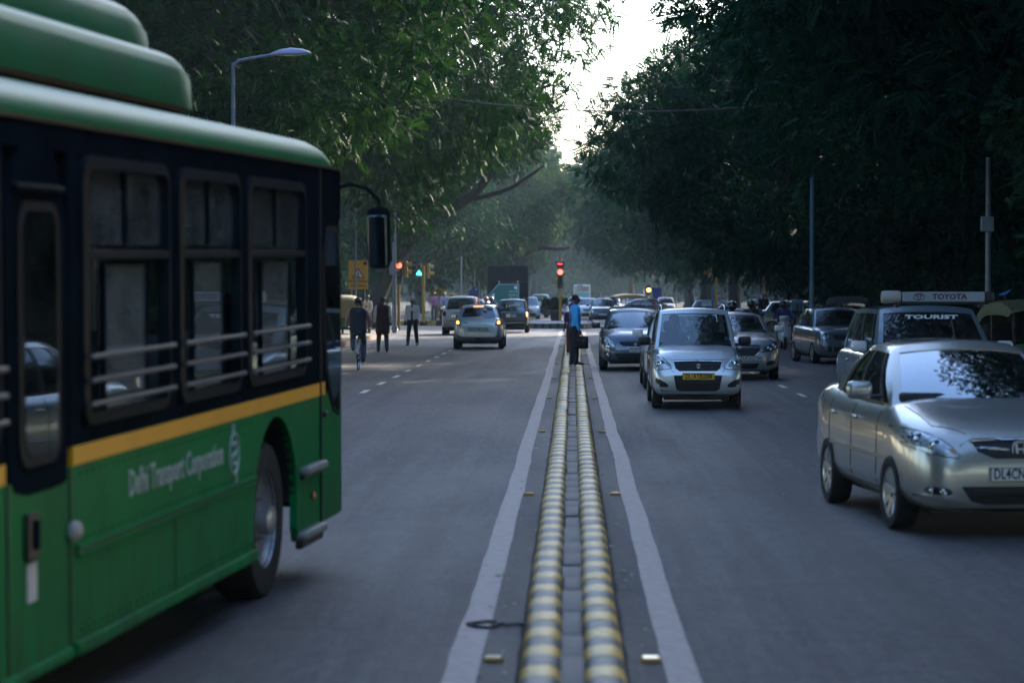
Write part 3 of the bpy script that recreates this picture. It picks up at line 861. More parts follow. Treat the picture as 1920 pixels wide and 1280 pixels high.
def roundpoly(poly, it=2):
    for _ in range(it):
        q = []
        for a, b in zip(poly, poly[1:]+poly[:1]):
            q += [(a[0]*.78+b[0]*.22, a[1]*.78+b[1]*.22), (a[0]*.22+b[0]*.78, a[1]*.22+b[1]*.78)]
        poly = q
    return poly

class Proj:
    """projects flat outlines onto a car's shell along an axis: F front, B back, R right side (+x), L left side (-x)"""
    def __init__(s, me): 
        bm = bmesh.new(); bm.from_mesh(me); s.t = BVHTree.FromBMesh(bm); bm.free()
    def p(s, ax, a, b, off):
        if ax == 'F': o, d = Vector((a, -9, b)), Vector((0, 1, 0))
        elif ax == 'B': o, d = Vector((a, 9, b)), Vector((0, -1, 0))
        elif ax == 'R': o, d = Vector((9, a, b)), Vector((-1, 0, 0))
        elif ax == 'L': o, d = Vector((-9, a, b)), Vector((1, 0, 0))
        elif ax == 'T': o, d = Vector((a, b, 9)), Vector((0, 0, -1))
        h = s.t.ray_cast(o, d)
        if h[0] is None:
            c = {'F': Vector((a, -2, b)), 'B': Vector((a, 2, b)), 'R': Vector((1, a, b)), 'L': Vector((-1, a, b)), 'T': Vector((a, b, 1.2))}[ax]
            q = s.t.find_nearest(c)
            return q[0]-d*off
        return h[0]-d*off
    def patch(s, ax, poly, off=0.004, rim=0.02, dome=0.0, mi=0, mb=None):
        mb = mb or MB()
        pl = densify(poly); n = len(pl)
        cx = sum(p[0] for p in pl)/n; cy = sum(p[1] for p in pl)/n
        rings = [1.0, 0.8, 0.55, 0.28]
        vs, fs = [], []
        vs += [s.p(ax, x, y, -rim) for x, y in pl]
        for r_ in rings:
            vs += [s.p(ax, cx+(x-cx)*r_, cy+(y-cy)*r_, off+dome*(1-r_**2)) for x, y in pl]
        vs.append(s.p(ax, cx, cy, off+dome))
        for j in range(len(rings)):
            for i in range(n):
                fs.append((j*n+i, j*n+(i+1) % n, (j+1)*n+(i+1) % n, (j+1)*n+i))
        j = len(rings)
        for i in range(n): fs.append((j*n+i, j*n+(i+1) % n, len(vs)-1))
        return mb.add(vs, fs, mi)
    def strip(s, ax, pts, r, mb=None, mi=0, off=0.0, n=6):
        mb = mb or MB()
        q = []
        for a, b in zip(pts, pts[1:]):
            k = max(1, int(math.hypot(b[0]-a[0], b[1]-a[1])/0.06))
            q += [(a[0]+(b[0]-a[0])*i/k, a[1]+(b[1]-a[1])*i/k) for i in range(k)]
        q.append(pts[-1])
        return mb.tube([s.p(ax, a, b, off) for a, b in q], r, n, mi)

def mirrorx(poly): return [(-x, y) for x, y in poly][::-1]

def wheel_parts(r, wdt, style='alloy', spokes=7):
    """returns meshes tyre, rim for a wheel whose axle is X, outer face at +x"""
    t = MB(); h = wdt/2; ri = r*0.66
    t.lathe([(ri, -h*.8), (ri+.02, -h), (r*.93, -h), (r*.985, -h*.72), (r, -h*.3), (r, h*.3), (r*.985, h*.72), (r*.93, h), (ri+.02, h), (ri, h*.8)], 40, 'X')
    tyre = t.build('tyre', RUBBER, smooth=40)
    m = MB()
    m.lathe([(ri, -h*.8), (ri*.93, -h*.4), (ri*.93, h*.55), (ri*1.0, h*.82), (ri*1.03, h*.9), (ri*.95, h*.78)], 36, 'X')
    m.lathe([(0.001, h*.35), (ri*.9, h*.15)], 28, 'X', mi=1)
    if style == 'alloy':
        for k in range(spokes):
            a = 2*PI*k/spokes
            M_ = Matrix.Rotation(a, 4, 'X')
            m.add([(h*.70, -.022, .03), (h*.70, .022, .03), (h*.86, -.030, ri*.95), (h*.86, .030, ri*.95), (h*.35, -.03, .03), (h*.35, .03, .03), (h*.5, -.04, ri*.95), (h*.5, .04, ri*.95)],
                  [(0, 1, 3, 2), (0, 2, 6, 4), (1, 5, 7, 3), (4, 6, 7, 5)], 0, M_)
        m.lathe([(0.0, h*.86), (.035, h*.84), (.05, h*.7), (.055, h*.35)], 14, 'X')
    else:
        m.lathe([(0.0, h*.80), (ri*.3, h*.78), (ri*.36, h*.62), (ri*.80, h*.72), (ri*.95, h*.80)], 28, 'X')
        for k in range(9):
            a = 2*PI*k/9
            m.box((h*.735, ri*.62*math.cos(a), ri*.62*math.sin(a)), (.012, .035, .05), 1, (a, 0, 0))
    rim = m.build('rim', [ALLOY, BLACK], smooth=30)
    a, b = tyre.data, rim.data
    bpy.data.objects.remove(tyre); bpy.data.objects.remove(rim)
    return a, b
WH = {}
def add_wheels(root, y0, y1, xh, r, wdt=0.19, style='alloy', spokes=7, steer=0.0):
    key = (r, wdt, style, spokes)
    if key not in WH: WH[key] = wheel_parts(*key)
    a, b = WH[key]
    for yy in (y0, y1):
        for s in (-1, 1):
            w_ = mesh_obj('wheel', a, root, (s*xh, yy, r), (0, 0, (0 if s > 0 else PI)+(steer if yy == y0 else 0)))
            mesh_obj('rim', b, w_)

def suzuki_logo(h):
    """stylised S built of two hooked bars (flat polygons)"""
    a = [(-.5, .12), (0.0, .5), (.5, .22), (.28, .10), (.02, .25), (-.12, .16), (.5, -.22), (.5, -.12)]
    top = [(-.50, .16), (-.02, .50), (.44, .20), (.22, .06), (.0, .21), (-.10, .14), (.34, -.18), (.50, -.06), (.50, -.16), (.14, -.40)]
    P1 = [(-.48, .17), (.0, .5), (.46, .2), (.24, .05), (.0, .2), (-.06, .15), (.30, -.08), (.50, -.20), (.36, -.30)]
    P2 = [(-x, -y) for x, y in P1]
    return [[(x*h*.9, y*h) for x, y in P1], [(x*h*.9, y*h) for x, y in P2]]

def build_car(root, S, pm):
    """one car in local space: nose towards -Y, wheels on z=0, centre of the body at y=0"""
    L, W, H, r = S['L'], S['W'], S['H'], S['r']
    yn = -L/2
    hw = W/2
    yf = yn+S['fo']; yr = yf+S['wb']
    top, bot, wid = S['top'], S['bot'], S['wid']
    ys = sorted(set([0, .008, .02, .04, .07, .11, .16, .23, .32]+[L-q for q in (0, .008, .02, .045, .08, .13, .2, .3)]+list(np.arange(.42, L-.35, .1))))
    N = 40
    ex = S.get('ex', 5.0)*1.5
    vs, fs = [], []
    for y in ys:
        zt, zb, w_ = smooth_tab(top, y), smooth_tab(bot, y), hw*smooth_tab(wid, y)
        zc, hz = (zt+zb)/2, (zt-zb)/2
        for k in range(N):
            a = 2*PI*(k+.5)/N
            c_, s_ = math.cos(a), math.sin(a)
            x = w_*math.copysign(abs(c_)**(2/ex), c_); z = zc+hz*math.copysign(abs(s_)**(2/ex), s_)
            tz = (z-zb)/(2*hz)
            x *= 1-S.get('tum', .07)*max(0, (tz-.55)/.45)**1.6-0.085*max(0, (.38-tz)/.38)**1.4
            z += S.get('crown', .035)*(1-(x/hw)**2)*max(0, (tz-.8)/.2)
            vs.append((x, yn+y, z))
    n_ = len(ys)
    for j in range(n_-1):
        for k in range(N):
            k2 = (k+1) % N
            fs.append((j*N+k, j*N+k2, (j+1)*N+k2, (j+1)*N+k))
    fs.append(tuple(range(N))); fs.append(tuple((n_-1)*N+k for k in range(N))[::-1])
    body = MB().add(vs, fs).build('body', [pm, BLACK], root)
    proj = Proj(body.data)
    # wheel arches cut out of the shell
    ra = r*1.19+.015
    for k, yy in enumerate((yf, yr)):
        for s in (-1, 1):
            cu = MB(); zc = r+.015
            prof = [(yy+ra*math.cos(a), zc+ra*math.sin(a)) for a in np.linspace(-.35, PI+.35, 26)]+[(yy-ra*.94, -.1), (yy+ra*.94, -.1)]
            cu.prism(prof, s*(hw-.27), s*(hw+.2), 'X')
            c_ = cu.build('cut', BLACK)
            md = body.modifiers.new('b', 'BOOLEAN'); md.object = c_; md.operation = 'DIFFERENCE'; md.solver = 'EXACT'
            try: md.material_mode = 'TRANSFER'
            except Exception: pass
            apply_mods(body); bpy.data.objects.remove(c_)
    smooth_by_angle(body.data, 40)
    # ---- greenhouse
    G = S['gh']
    bw, tw = G['bw']/2, G['tw']/2
    y0b, y0t, y1t, y1b = [yn+q for q in (G['y0b'], G['y0t'], G['y1t'], G['y1b'])]
    zt = G['zt']
    bow0, bow1 = G.get('bow0', .16), G.get('bow1', .10)
    fA = 0.915; 
    fr_s = [0, .2, .4, .6, .8, fA, 1.0]
    pil = G['pillars']       # list of (a,b) opaque stretches along the side 0..1
    side_t = sorted(set([0, 1]+[round(q, 4) for ab in pil for q in ab]+[.1*k for k in range(1, 10)]))
    hs = [0, G.get('hg0', .05), .2, .4, .6, .78, G.get('hg1', .90), 1.0]
    zbelt = lambda x, y: min(lerp_tab([(a+yn, b) for a, b in top], y), S.get('beltmax', 9))-S.get('sink', .05)
    ring = []   # (kind, param, bottom, top)
    for s in fr_s:
        b0 = Vector((bw*s, y0b+bow0*s*s, 0)); b0.z = zbelt(b0.x, b0.y)
        t0_ = Vector((tw*s, y0t+bow0*.8*s*s, zt-G.get('drop', .045)*s*s-.02))
        ring.append(('F', s, b0, t0_))
    for t in side_t[1:]:
        yb = (y0b+bow0)*(1-t)+(y1b-bow1)*t; yt = (y0t+bow0*.8)*(1-t)+(y1t-bow1*.8)*t
        bx = bw*(1+.02*math.sin(PI*t)-G.get('taper', .04)*t*t); tx = tw*(1+.03*math.sin(PI*t)-G.get('taper', .04)*t*t)
        b0 = Vector((bx, yb, 0)); b0.z = zbelt(bx, yb)
        ztt = zt-G.get('drop', .045)-.02+G.get('arch', .03)*math.sin(PI*t)-G.get('rdrop', .0)*t*t
        ring.append(('S', t, b0, Vector((tx, yt, ztt))))
    xb, xt, zr_ = ring[-1][2].x, ring[-1][3].x, ring[-1][3].z
    fB = G.get('fB', .90)
    for s in [fB, .8, .6, .4, .2, 0]:
        b0 = Vector((xb*s, y1b-bow1*s*s, 0)); b0.z = zbelt(b0.x, b0.y)
        ring.append(('B', s, b0, Vector((xt*s, y1t-bow1*.8*s*s, zr_+(zt-G.get('rdrop', 0)-.02-zr_)*(1-s*s)))))
    m = len(ring); bulge = G.get('bulge', .025)
    def P(i, h, mir=1, off=0.0):
        _, _, b0, t0_ = ring[i]
        q = b0.lerp(t0_, h)
        kind = ring[i][0]
        nb = Vector((0, -1, .4)) if kind == 'F' else (Vector((1, 0, .2)) if kind == 'S' else Vector((0, 1, .3)))
        q = q+nb*(bulge*math.sin(PI*h)+off)
        return Vector((q.x*mir, q.y, q.z))
    cx = (y0t+y1t)/2
    frame, gF, gB, gS = MB(), MB(), MB(), {}
    hg0, hg1 = hs[1], hs[-2]
    def isglass(i, j):
        h0, h1 = hs[j], hs[j+1]
        if h0 < hg0-1e-6 or h1 > hg1+1e-6: return None
        a, b = ring[i], ring[i+1]
        if a[0] == 'F' and b[0] == 'F' and b[1] <= fA+1e-6: return 'F'
        if a[0] == 'B' and b[0] == 'B' and a[1] <= fB+1e-6: return 'B' if G.get('rglass', True) else None
        if b[0] == 'S' :
            ta = 0 if a[0] == 'F' else a[1]; tb = b[1]; mid_ = (ta+tb)/2
            for q, (p0, p1) in enumerate(pil):
                if p0-1e-6 <= mid_ <= p1+1e-6: return None
            if h1 <= hg0+1e-6: return None
            return 'S%d' % sum(1 for p0, p1 in pil if p1 <= mid_+1e-6)
        return None
    for mir in (1, -1):
        for i in range(m-1):
            for j in range(len(hs)-1):
                gk = isglass(i, j)
                off = -.010 if gk else 0
                q = [P(i, hs[j], mir, off), P(i+1, hs[j], mir, off), P(i+1, hs[j+1], mir, off), P(i, hs[j+1], mir, off)]
                if mir < 0: q = q[::-1]
                tgt = frame if not gk else (gF if gk == 'F' else gB if gk == 'B' else gS.setdefault((gk, mir), MB()))
                isB = (not gk) and ring[i][0] in 'FS' and ring[i+1][0] == 'S' and G.get('blackB', True) and hs[j+1] <= hg1 and 0.06 < ring[i+1][1] < 0.94 and ring[i][1] > 0.05 and ring[i][0] == 'S'
                tgt.add(q, [(0, 1, 2, 3)], 1 if isB else 0)
        # roof skin
        gs = [0, .12, .3, .55, .8, 1.0]
        for i in range(m-1):
            for j in range(len(gs)-1):
                def Q(i_, g_):
                    t0_ = ring[i_][3]
                    c_ = Vector((0, min(max(t0_.y, y0t+.3), y1t-.3), zt+.0))
                    c_.z = zt-G.get('rdrop', 0)*max(0, (c_.y-cx)/(y1t-cx))**2*.8
                    q = t0_.lerp(c_, g_); q.z = t0_.z+(c_.z-t0_.z)*(1-(1-g_)**2)+.012*math.sin(PI*min(1, g_*2.2))*(1 if g_ < .45 else 0)
                    return Vector((q.x*mir, q.y, q.z))
                q = [Q(i, gs[j]), Q(i+1, gs[j]), Q(i+1, gs[j+1]), Q(i, gs[j+1])]
                if mir < 0: q = q[::-1]
                frame.add(q, [(0, 1, 2, 3)])
    def finish(mb_, name, mats_, par=root, th=None):
        o = mb_.build(name, mats_, par)
        bm = bmesh.new(); bm.from_mesh(o.data); bmesh.ops.remove_doubles(bm, verts=bm.verts[:], dist=.0008)
        bmesh.ops.dissolve_degenerate(bm, edges=bm.edges[:], dist=.0005)
        bmesh.ops.recalc_face_normals(bm, faces=bm.faces[:]); bm.to_mesh(o.data); bm.free()
        # make sure normals point outward (roof up)
        ps = o.data.polygons
        s_ = sum((p.center-Vector((0, 0, .9))).dot(p.normal)*p.area for p in ps)
        if s_ < 0:
            for p in ps: p.flip()
        if th:
            md = o.modifiers.new('s', 'SOLIDIFY'); md.thickness = th; md.offset = -1; apply_mods(o)
        smooth_by_angle(o.data, 32)
        return o
    roof = finish(frame, 'roof', [pm, BLACK], th=.028)
    rp = Proj(roof.data)
    ws = finish(gF, 'windscreen', S.get('gf', GLASSR))
    if gB.v: finish(gB, 'rear_window', S.get('gb', GLASSD))
    for (k_, mir), mb_ in gS.items(): finish(mb_, 'side_window', S.get('gs', GLASSD))
    # wipers
    for s in S.get('wipers', (-.42, .12)):
        wm = MB()
        pts = []
        for q in range(9):
            t = q/8; x = (s+.50*t)*bw; f = .055+.03*t
            i_ = x/bw
            b0 = Vector((x, y0b+bow0*i_*i_, 0)); b0.z = zbelt(b0.x, b0.y); t0_ = Vector((tw*i_, y0t+bow0*.8*i_*i_, zt-.04))
            pts.append(b0.lerp(t0_, f+.03*math.sin(PI*t))+Vector((0, -1, .5)).normalized()*(.022+bulge*.3))
        wm.tube(pts, .009, 5)
        wm.build('wiper', BLACK, root)
    # ---- cabin
    zf = zbelt(0, y0b+.4)+.02
    dash_ = MB().rbox((0, y0b+.42, zf+.045), (bw*1.8, .5, .10), .04, mi=0)
    dash_.build('dashboard', CABIN, root)
    ztop = zt
    for row, (yy, n_s) in enumerate(S.get('seats', [(y0b+1.25, 2), (y0b+2.05, 2)])):
        if n_s == 2:
            for s in (-1, 1):
                sm_ = MB()
                sm_.rbox((s*bw*.5, yy, zf+.06), (.46, .14, .34), .05, rot=(-.2, 0, 0))
                sm_.rbox((s*bw*.5, yy+.04, min(zf+.33, ztop-.22)), (.25, .10, .18), .045, rot=(-.15, 0, 0))
                sm_.build('seat', S.get('seatm', CABIN), root, smooth=50)
    dx = bw*.46*(-1)     # right-hand drive: driver sits on the car's right, which is -x facing -y
    st = MB()
    for k in range(20):
        a0, a1 = 2*PI*k/20, 2*PI*(k+1)/20
        st.tube([(dx+.18*math.cos(a), yf*0+y0b+.72+.06*math.sin(a), zf+.13+.17*math.sin(a)) for a in (a0, a1)], .014, 5, cap=False)
    st.rbox((dx, y0b+.70, zf+.13), (.30, .04, .05), .015)
    st.build('steering_wheel', BLACK, root, smooth=60)
    rv = MB().rbox((0, y0t+.02, zt-.17), (.22, .03, .07), .02); rv.build('rear_view_mirror', BLACK, root)
    # under body and sump
    MB().box((0, 0, S['r']*.75), (W*.72, L*.82, .12)).build('underbody', BLACK, root)
    MB().tube([(-hw+.2, yf, r), (hw-.2, yf, r)], .035, 6).tube([(-hw+.2, yr, r), (hw-.2, yr, r)], .045, 6).build('axles', BLACK, root)
    add_wheels(root, yf, yr, hw-.098, r, S.get('tw', .185), S.get('rim', 'alloy'), S.get('spokes', 7), S.get('steer', 0))
    # ---- doors: recessed-looking seams, handles
    seam = mat('panel_gap', (0.006, 0.006, 0.007), 0.8, var=.1)
    for ax, s in (('R', 1), ('L', -1)):
        sm_ = MB(); zlo = .30
        for q in S['doors']:
            yq = yn+q; ztp = zbelt(0, yq)+.02
            proj.strip(ax, [(yq, zlo), (yq, ztp)], .0045, sm_)
        proj.strip(ax, [(yn+S['doors'][0], zlo), (yn+S['doors'][-1], zlo)], .0045, sm_)
        sm_.build('door_gap', seam, root)
        for q in S['handles']:
            c_ = proj.p(ax, yn+q, S.get('zh', .80), .022)
            hm = MB().rbox(c_, (.028, .17, .032), .012); hm.build('door_handle', S.get('hm', pm), root, smooth=50)
        if S.get('moulding'):
            a, b, z_ = S['moulding']
            mm = MB(); proj.strip(ax, [(yn+a, z_), (yn+b, z_)], .016, mm, off=-.002); mm.build('side_moulding', S.get('mm', pm), root, smooth=60)
        # door mirror
        my = y0b+bow0+.28; mx_ = s*(hw*.985+.105); mz = zbelt(0, my)+.13
        mo = MB().rbox((mx_, my, mz), (.215, .12, .15), .05, seg=3)
        mr = mo.build('door_mirror', S.get('mirror', pm), root, smooth=60)
        MB().rbox((mx_, my+.0615, mz), (.17, .012, .115), .005).build('mirror_glass', CHROME, mr)
        MB().rbox((s*(hw*.95), my+.01, mz-.055), (.12, .06, .03), .012).build('mirror_arm', BLACK, mr)
    # belt line trim
    # ---- lamps, grille, plate
    def front_group(items, ax):
        for it in items:
            nm, poly, m_, opt = it
            sides = (1, -1) if opt.get('mir') else (1,)
            for s in sides:
                pl_ = poly if s > 0 else mirrorx(poly)
                if opt.get('round'): pl_ = roundpoly(pl_, opt['round'])
                mb_ = proj.patch(ax, pl_, opt.get('off', .004), .02, opt.get('dome', 0))
                o = mb_.build(nm, m_, root, smooth=35)
                if opt.get('lab'): o['label'] = opt['lab']
                if nm in ('headlight', 'tail_light', 'grille', 'lower_intake'):
                    rm_ = MB(); proj.strip(ax, pl_+[pl_[0]], .0055, rm_, off=.002); rm_.build('lamp_gasket' if 'light' in nm else 'surround', seam, o)
                for (bx, bz, br) in opt.get('bulbs', []):
                    c_ = proj.p(ax, s*bx, bz, opt.get('off', .004)+.004)
                    dn = 1 if ax == 'B' else -1
                    q = MB().lathe([(br, -.006), (br, .004), (br*.82, .010), (br*.6, .002), (br*.3, .006), (.001, .012)], 18, 'Y')
                    if ax == 'F': q.v = [(x, -y, z) for x, y, z in q.v]
                    q.v = [(x+c_.x, y+c_.y, z+c_.z) for x, y, z in q.v]
                    q.build(opt.get('bname', 'reflector'), opt.get('bm', REFLECTOR), o, smooth=40)
                for (pp, rad_, m2) in opt.get('bars', []):
                    q = MB(); proj.strip(ax, [(s*a, b) for a, b in pp], rad_, q, off=opt.get('off', .004)+.002); q.build('bar', m2, o, smooth=60)
    front_group(S.get('front', []), 'F')
    front_group(S.get('rear', []), 'B')
    if S.get('hoodgap'):
        q = MB()
        for s in (1, -1):
            proj.strip('T', [(s*a, yn+b) for a, b in S['hoodgap']], .004, q)
        q.build('bonnet_gap', seam, root)
    if S.get('fseam'):
        q = MB(); 
        for pp in S['fseam']:
            proj.strip('F', pp, .0035, q)
            proj.strip('F', [(-a, b) for a, b in pp], .0035, q)
        q.build('bumper_gap', seam, root)
    if S.get('rseam'):
        q = MB()
        for pp in S['rseam']:
            proj.strip('B', pp, .004, q); proj.strip('B', [(-a, b) for a, b in pp], .004, q)
        q.build('tailgate_gap', seam, root)
    for key, ax in (('fplate', 'F'), ('rplate', 'B')):
        if S.get(key):
            txt, cxp, czp, pw, ph, pmat = S[key]
            c_ = proj.p(ax, cxp, czp, .022)
            o = MB().rbox(c_, (pw, .014, ph), .006).build('number_plate', pmat, root)
            fr_ = MB()
            dn = -1 if ax == 'F' else 1
            y_ = c_.y+dn*.009
            for a in (-1, 1):
                fr_.box((c_.x, y_, c_.z+a*(ph/2-.006)), (pw-.01, .004, .006)); fr_.box((c_.x+a*(pw/2-.006), y_, c_.z), (.006, .004, ph-.02))
            fr_.build('plate_border', INK, o)
            text('plate_lettering', txt, ph*.98, INK, o, (c_.x, y_, c_.z), (PI/2, 0, 0 if ax == 'F' else PI), sx=pw*.93/(ph*.98*.60*len(txt)), depth=.0015, bold=ph*.018)
    if S.get('logo'):
        nm, lx, lz, lh, ax = S['logo']
        c_ = proj.p(ax, lx, lz, .012)
        q = MB(); dn = -1 if ax == 'F' else 1
        if nm == 'S':
            for pl_ in suzuki_logo(lh):
                q.prism([(c_.x-dn*a if dn > 0 else c_.x+a, c_.z+b) for a, b in pl_], c_.y, c_.y+dn*.014, 'Y')
        elif nm == 'H':
            t_ = lh*.16
            for s in (-1, 1): q.box((c_.x+s*lh*.30, c_.y, c_.z), (t_, .012, lh*.8), rot=(0, s*.12, 0))
            q.box((c_.x, c_.y, c_.z), (lh*.5, .012, t_*.8))
            for a in range(24):
                a0, a1 = 2*PI*a/24, 2*PI*(a+1)/24
                q.tube([(c_.x+lh*.62*math.copysign(abs(math.cos(b))**.6, math.cos(b)), c_.y, c_.z+lh*.55*math.copysign(abs(math.sin(b))**.6, math.sin(b))) for b in (a0, a1)], .006, 5, cap=False)
        elif nm == 'T':
            for rx_, rz_, oz in ((.62, .42, 0), (.20, .40, 0), (.40, .16, .2)):
                for a in range(24):
                    q.tube([(c_.x+lh*rx_*math.cos(b), c_.y, c_.z+lh*(oz*.8+rz_*math.sin(b))) for b in (2*PI*a/24, 2*PI*(a+1)/24)], .006, 5, cap=False)
        elif nm == 'V':
            q.prism([(c_.x+a*lh, c_.z+b*lh) for a, b in ((-1, -.2), (-.9, .3), (-.35, .3), (-.3, .55), (.3, .55), (.35, .3), (1, .3), (.9, -.3), (.35, -.3), (.3, -.55), (-.3, -.55), (-.35, -.3))], c_.y, c_.y+dn*.012, 'Y')
        q.build('emblem', EMBL, root)
    if S.get('rails'):
        for s in (-1, 1):
            xr = s*tw*.93
            ya, yb_ = y0t+.30, y1t-.15
            q = MB().tube([(xr*1.0, ya-.10, zt-.07), (xr*1.01, ya, zt+.015), (xr*1.02, (ya+yb_)/2, zt+.04), (xr*1.0, yb_, zt+.01), (xr*.98, yb_+.1, zt-.06)], .020, 8)
            q.build('roof_rail', S.get('railm', CHROME), root, smooth=60)
    if S.get('aerial'):
        ay = y0t+S['aerial']
        MB().tube([(0, ay, zt-.01), (0, ay+.02, zt+.02)], .02, 8).tube([(0, ay, zt), (0, ay+.12, zt+.17)], .004, 5).build('aerial', BLACK, root)
    S['_'] = dict(proj=proj, rp=rp, y0b=y0b, y0t=y0t, zt=zt, bw=bw, tw=tw, yn=yn, y1t=y1t, y1b=y1b, P=P, zf=zf, dx=dx, ring=ring)
    return root

# ---------------- shapes of the models seen in the street
def sh_wagon():
    return dict(L=3.6, W=1.475, H=1.67, r=.27, fo=.63, wb=2.40,
      top=[(0, .52), (.02, .60), (.06, .70), (.12, .80), (.22, .885), (.45, .945), (.8, 1.00), (1.2, 1.01), (3.3, 1.05), (3.54, 1.03), (3.6, .8)],
      bot=[(0, .40), (.03, .27), (.10, .22), (.5, .20), (3.2, .22), (3.5, .28), (3.6, .42)],
      wid=[(0, .70), (.015, .80), (.05, .88), (.12, .945), (.25, .985), (.5, 1), (3.2, 1), (3.45, .97), (3.57, .9), (3.6, .82)],
      tum=.06, ex=5.5, beltmax=1.02,
      gh=dict(bw=1.34, tw=1.13, y0b=.72, y0t=1.28, y1t=3.28, y1b=3.50, zt=1.63, bow0=.13, bow1=.06, drop=.03, pillars=[(0, .04), (.10, .13), (.44, .48), (.76, .80), (.96, 1)], bulge=.02, arch=.01),
      doors=[.98, 2.0, 2.88], handles=[1.88, 2.72], zh=.86, hoodgap=[(.60, .16), (.63, .4), (.62, .74)],
      seats=[(-1.8+.72+1.1, 2), (-1.8+.72+1.95, 2)])
def sh_sedan_short():    # compact booted hatchback-nosed car
    return dict(L=3.995, W=1.695, H=1.53, r=.295, fo=.80, wb=2.43,
      top=[(0, .48), (.02, .58), (.06, .68), (.14, .78), (.3, .87), (.7, .95), (1.02, .995), (1.5, 1.0), (3.2, 1.05), (3.8, 1.06), (3.95, .98), (3.995, .75)],
      bot=[(0, .38), (.03, .26), (.12, .20), (.5, .19), (3.5, .2), (3.9, .3), (3.995, .42)],
      wid=[(0, .58), (.015, .70), (.05, .82), (.13, .91), (.27, .965), (.55, 1), (3.3, 1), (3.7, .95), (3.93, .84), (3.995, .7)],
      tum=.08, ex=4.4, beltmax=1.03,
      gh=dict(bw=1.44, tw=1.13, y0b=.95, y0t=1.62, y1t=2.95, y1b=3.55, zt=1.49, bow0=.20, bow1=.12, drop=.05, pillars=[(0, .05), (.14, .17), (.47, .51), (.84, .87), (.93, 1)], bulge=.035),
      doors=[1.28, 2.22, 3.1], handles=[2.1, 2.95], zh=.86, hoodgap=[(.50, .16), (.66, .34), (.70, .95)],
      seats=[(-2+.95+1.15, 2), (-2+.95+1.95, 2)])
def sh_hatch():
    d = sh_sedan_short()
    d.update(L=3.85, r=.295, fo=.79,
      top=[(0, .48), (.02, .58), (.06, .68), (.14, .78), (.3, .87), (.7, .95), (1.02, .995), (1.5, 1.0), (3.2, 1.04), (3.7, 1.04), (3.82, .95), (3.85, .75)],
      bot=[(0, .38), (.03, .26), (.12, .20), (.5, .19), (3.3, .2), (3.7, .27), (3.85, .40)],
      wid=[(0, .58), (.015, .70), (.05, .82), (.13, .91), (.27, .965), (.55, 1), (3.3, 1), (3.6, .965), (3.8, .89), (3.85, .80)])
    d['gh'] = dict(bw=1.46, tw=1.12, y0b=.95, y0t=1.62, y1t=3.35, y1b=3.68, zt=1.49, bow0=.20, bow1=.12, drop=.05, rdrop=.03, taper=.06, pillars=[(0, .05), (.13, .16), (.44, .48), (.80, 1)], bulge=.03, fB=.86)
    return d
def sh_old_swift():
    d = sh_hatch()
    d.update(L=3.76, top=[(0, .50), (.03, .64), (.08, .75), (.18, .85), (.4, .92), (.9, .98), (1.5, 1.0), (3.2, 1.03), (3.6, 1.03), (3.73, .95), (3.76, .75)],
      bot=[(0, .36), (.03, .25), (.1, .2), (.5, .19), (3.3, .2), (3.6, .27), (3.76, .4)],
      wid=[(0, .66), (.015, .76), (.05, .85), (.13, .92), (.27, .97), (.55, 1), (3.2, 1), (3.5, .965), (3.7, .89), (3.76, .8)], ex=5)
    d['gh'] = dict(d['gh'], y0b=.92, y0t=1.5, y1t=3.25, y1b=3.58, tw=1.16)
    return d
def sh_sedan():       # four-door saloon, tall short bonnet
    return dict(L=4.39, W=1.69, H=1.485, r=.30, fo=.86, wb=2.45,
      top=[(0, .52), (.02, .63), (.07, .715), (.16, .79), (.35, .865), (.8, .96), (1.12, 1.01), (1.6, 1.01), (3.3, 1.04), (3.8, 1.06), (4.25, 1.04), (4.36, .90), (4.39, .65)],
      bot=[(0, .36), (.03, .25), (.12, .20), (.5, .19), (3.8, .2), (4.3, .3), (4.39, .45)],
      wid=[(0, .60), (.015, .69), (.05, .78), (.13, .87), (.27, .93), (.45, .965), (.75, 1), (3.5, 1), (4.0, .95), (4.3, .87), (4.39, .75)],
      tum=.11, ex=5.2, beltmax=1.03,
      gh=dict(bw=1.46, tw=1.10, y0b=1.02, y0t=1.80, y1t=2.98, y1b=3.78, zt=1.495, bow0=.20, bow1=.16, drop=.055, pillars=[(0, .03), (.115, .14), (.47, .51), (.80, .83), (.90, 1)], bulge=.04, arch=.02),
      doors=[1.38, 2.36, 3.28], handles=[2.18, 3.05], zh=.835, hoodgap=[(.40, .14), (.62, .32), (.68, 1.0)],
      seats=[(-2.2+1.02+1.2, 2), (-2.2+1.02+2.05, 2)])
def sh_big_sedan():
    d = sh_sedan()
    d.update(L=4.6, W=1.79, r=.32, fo=.93, wb=2.685,
      top=[(0, .50), (.02, .62), (.07, .72), (.18, .80), (.4, .88), (.9, .96), (1.3, 1.0), (1.8, 1.0), (3.5, 1.03), (4.0, 1.06), (4.45, 1.05), (4.57, .9), (4.6, .7)],
      bot=[(0, .34), (.03, .24), (.12, .19), (.5, .18), (4.0, .2), (4.5, .3), (4.6, .45)],
      wid=[(0, .62), (.015, .72), (.05, .82), (.13, .9), (.27, .96), (.6, 1), (3.7, 1), (4.2, .94), (4.5, .86), (4.6, .72)], beltmax=1.03)
    d['gh'] = dict(d['gh'], bw=1.52, tw=1.16, y0b=1.22, y0t=1.95, y1t=3.1, y1b=3.95, zt=1.455)
    d['doors'] = [1.5, 2.5, 3.45]; d['handles'] = [2.3, 3.2]; d['hoodgap'] = [(.5, .16), (.7, .4), (.74, 1.2)]
    return d
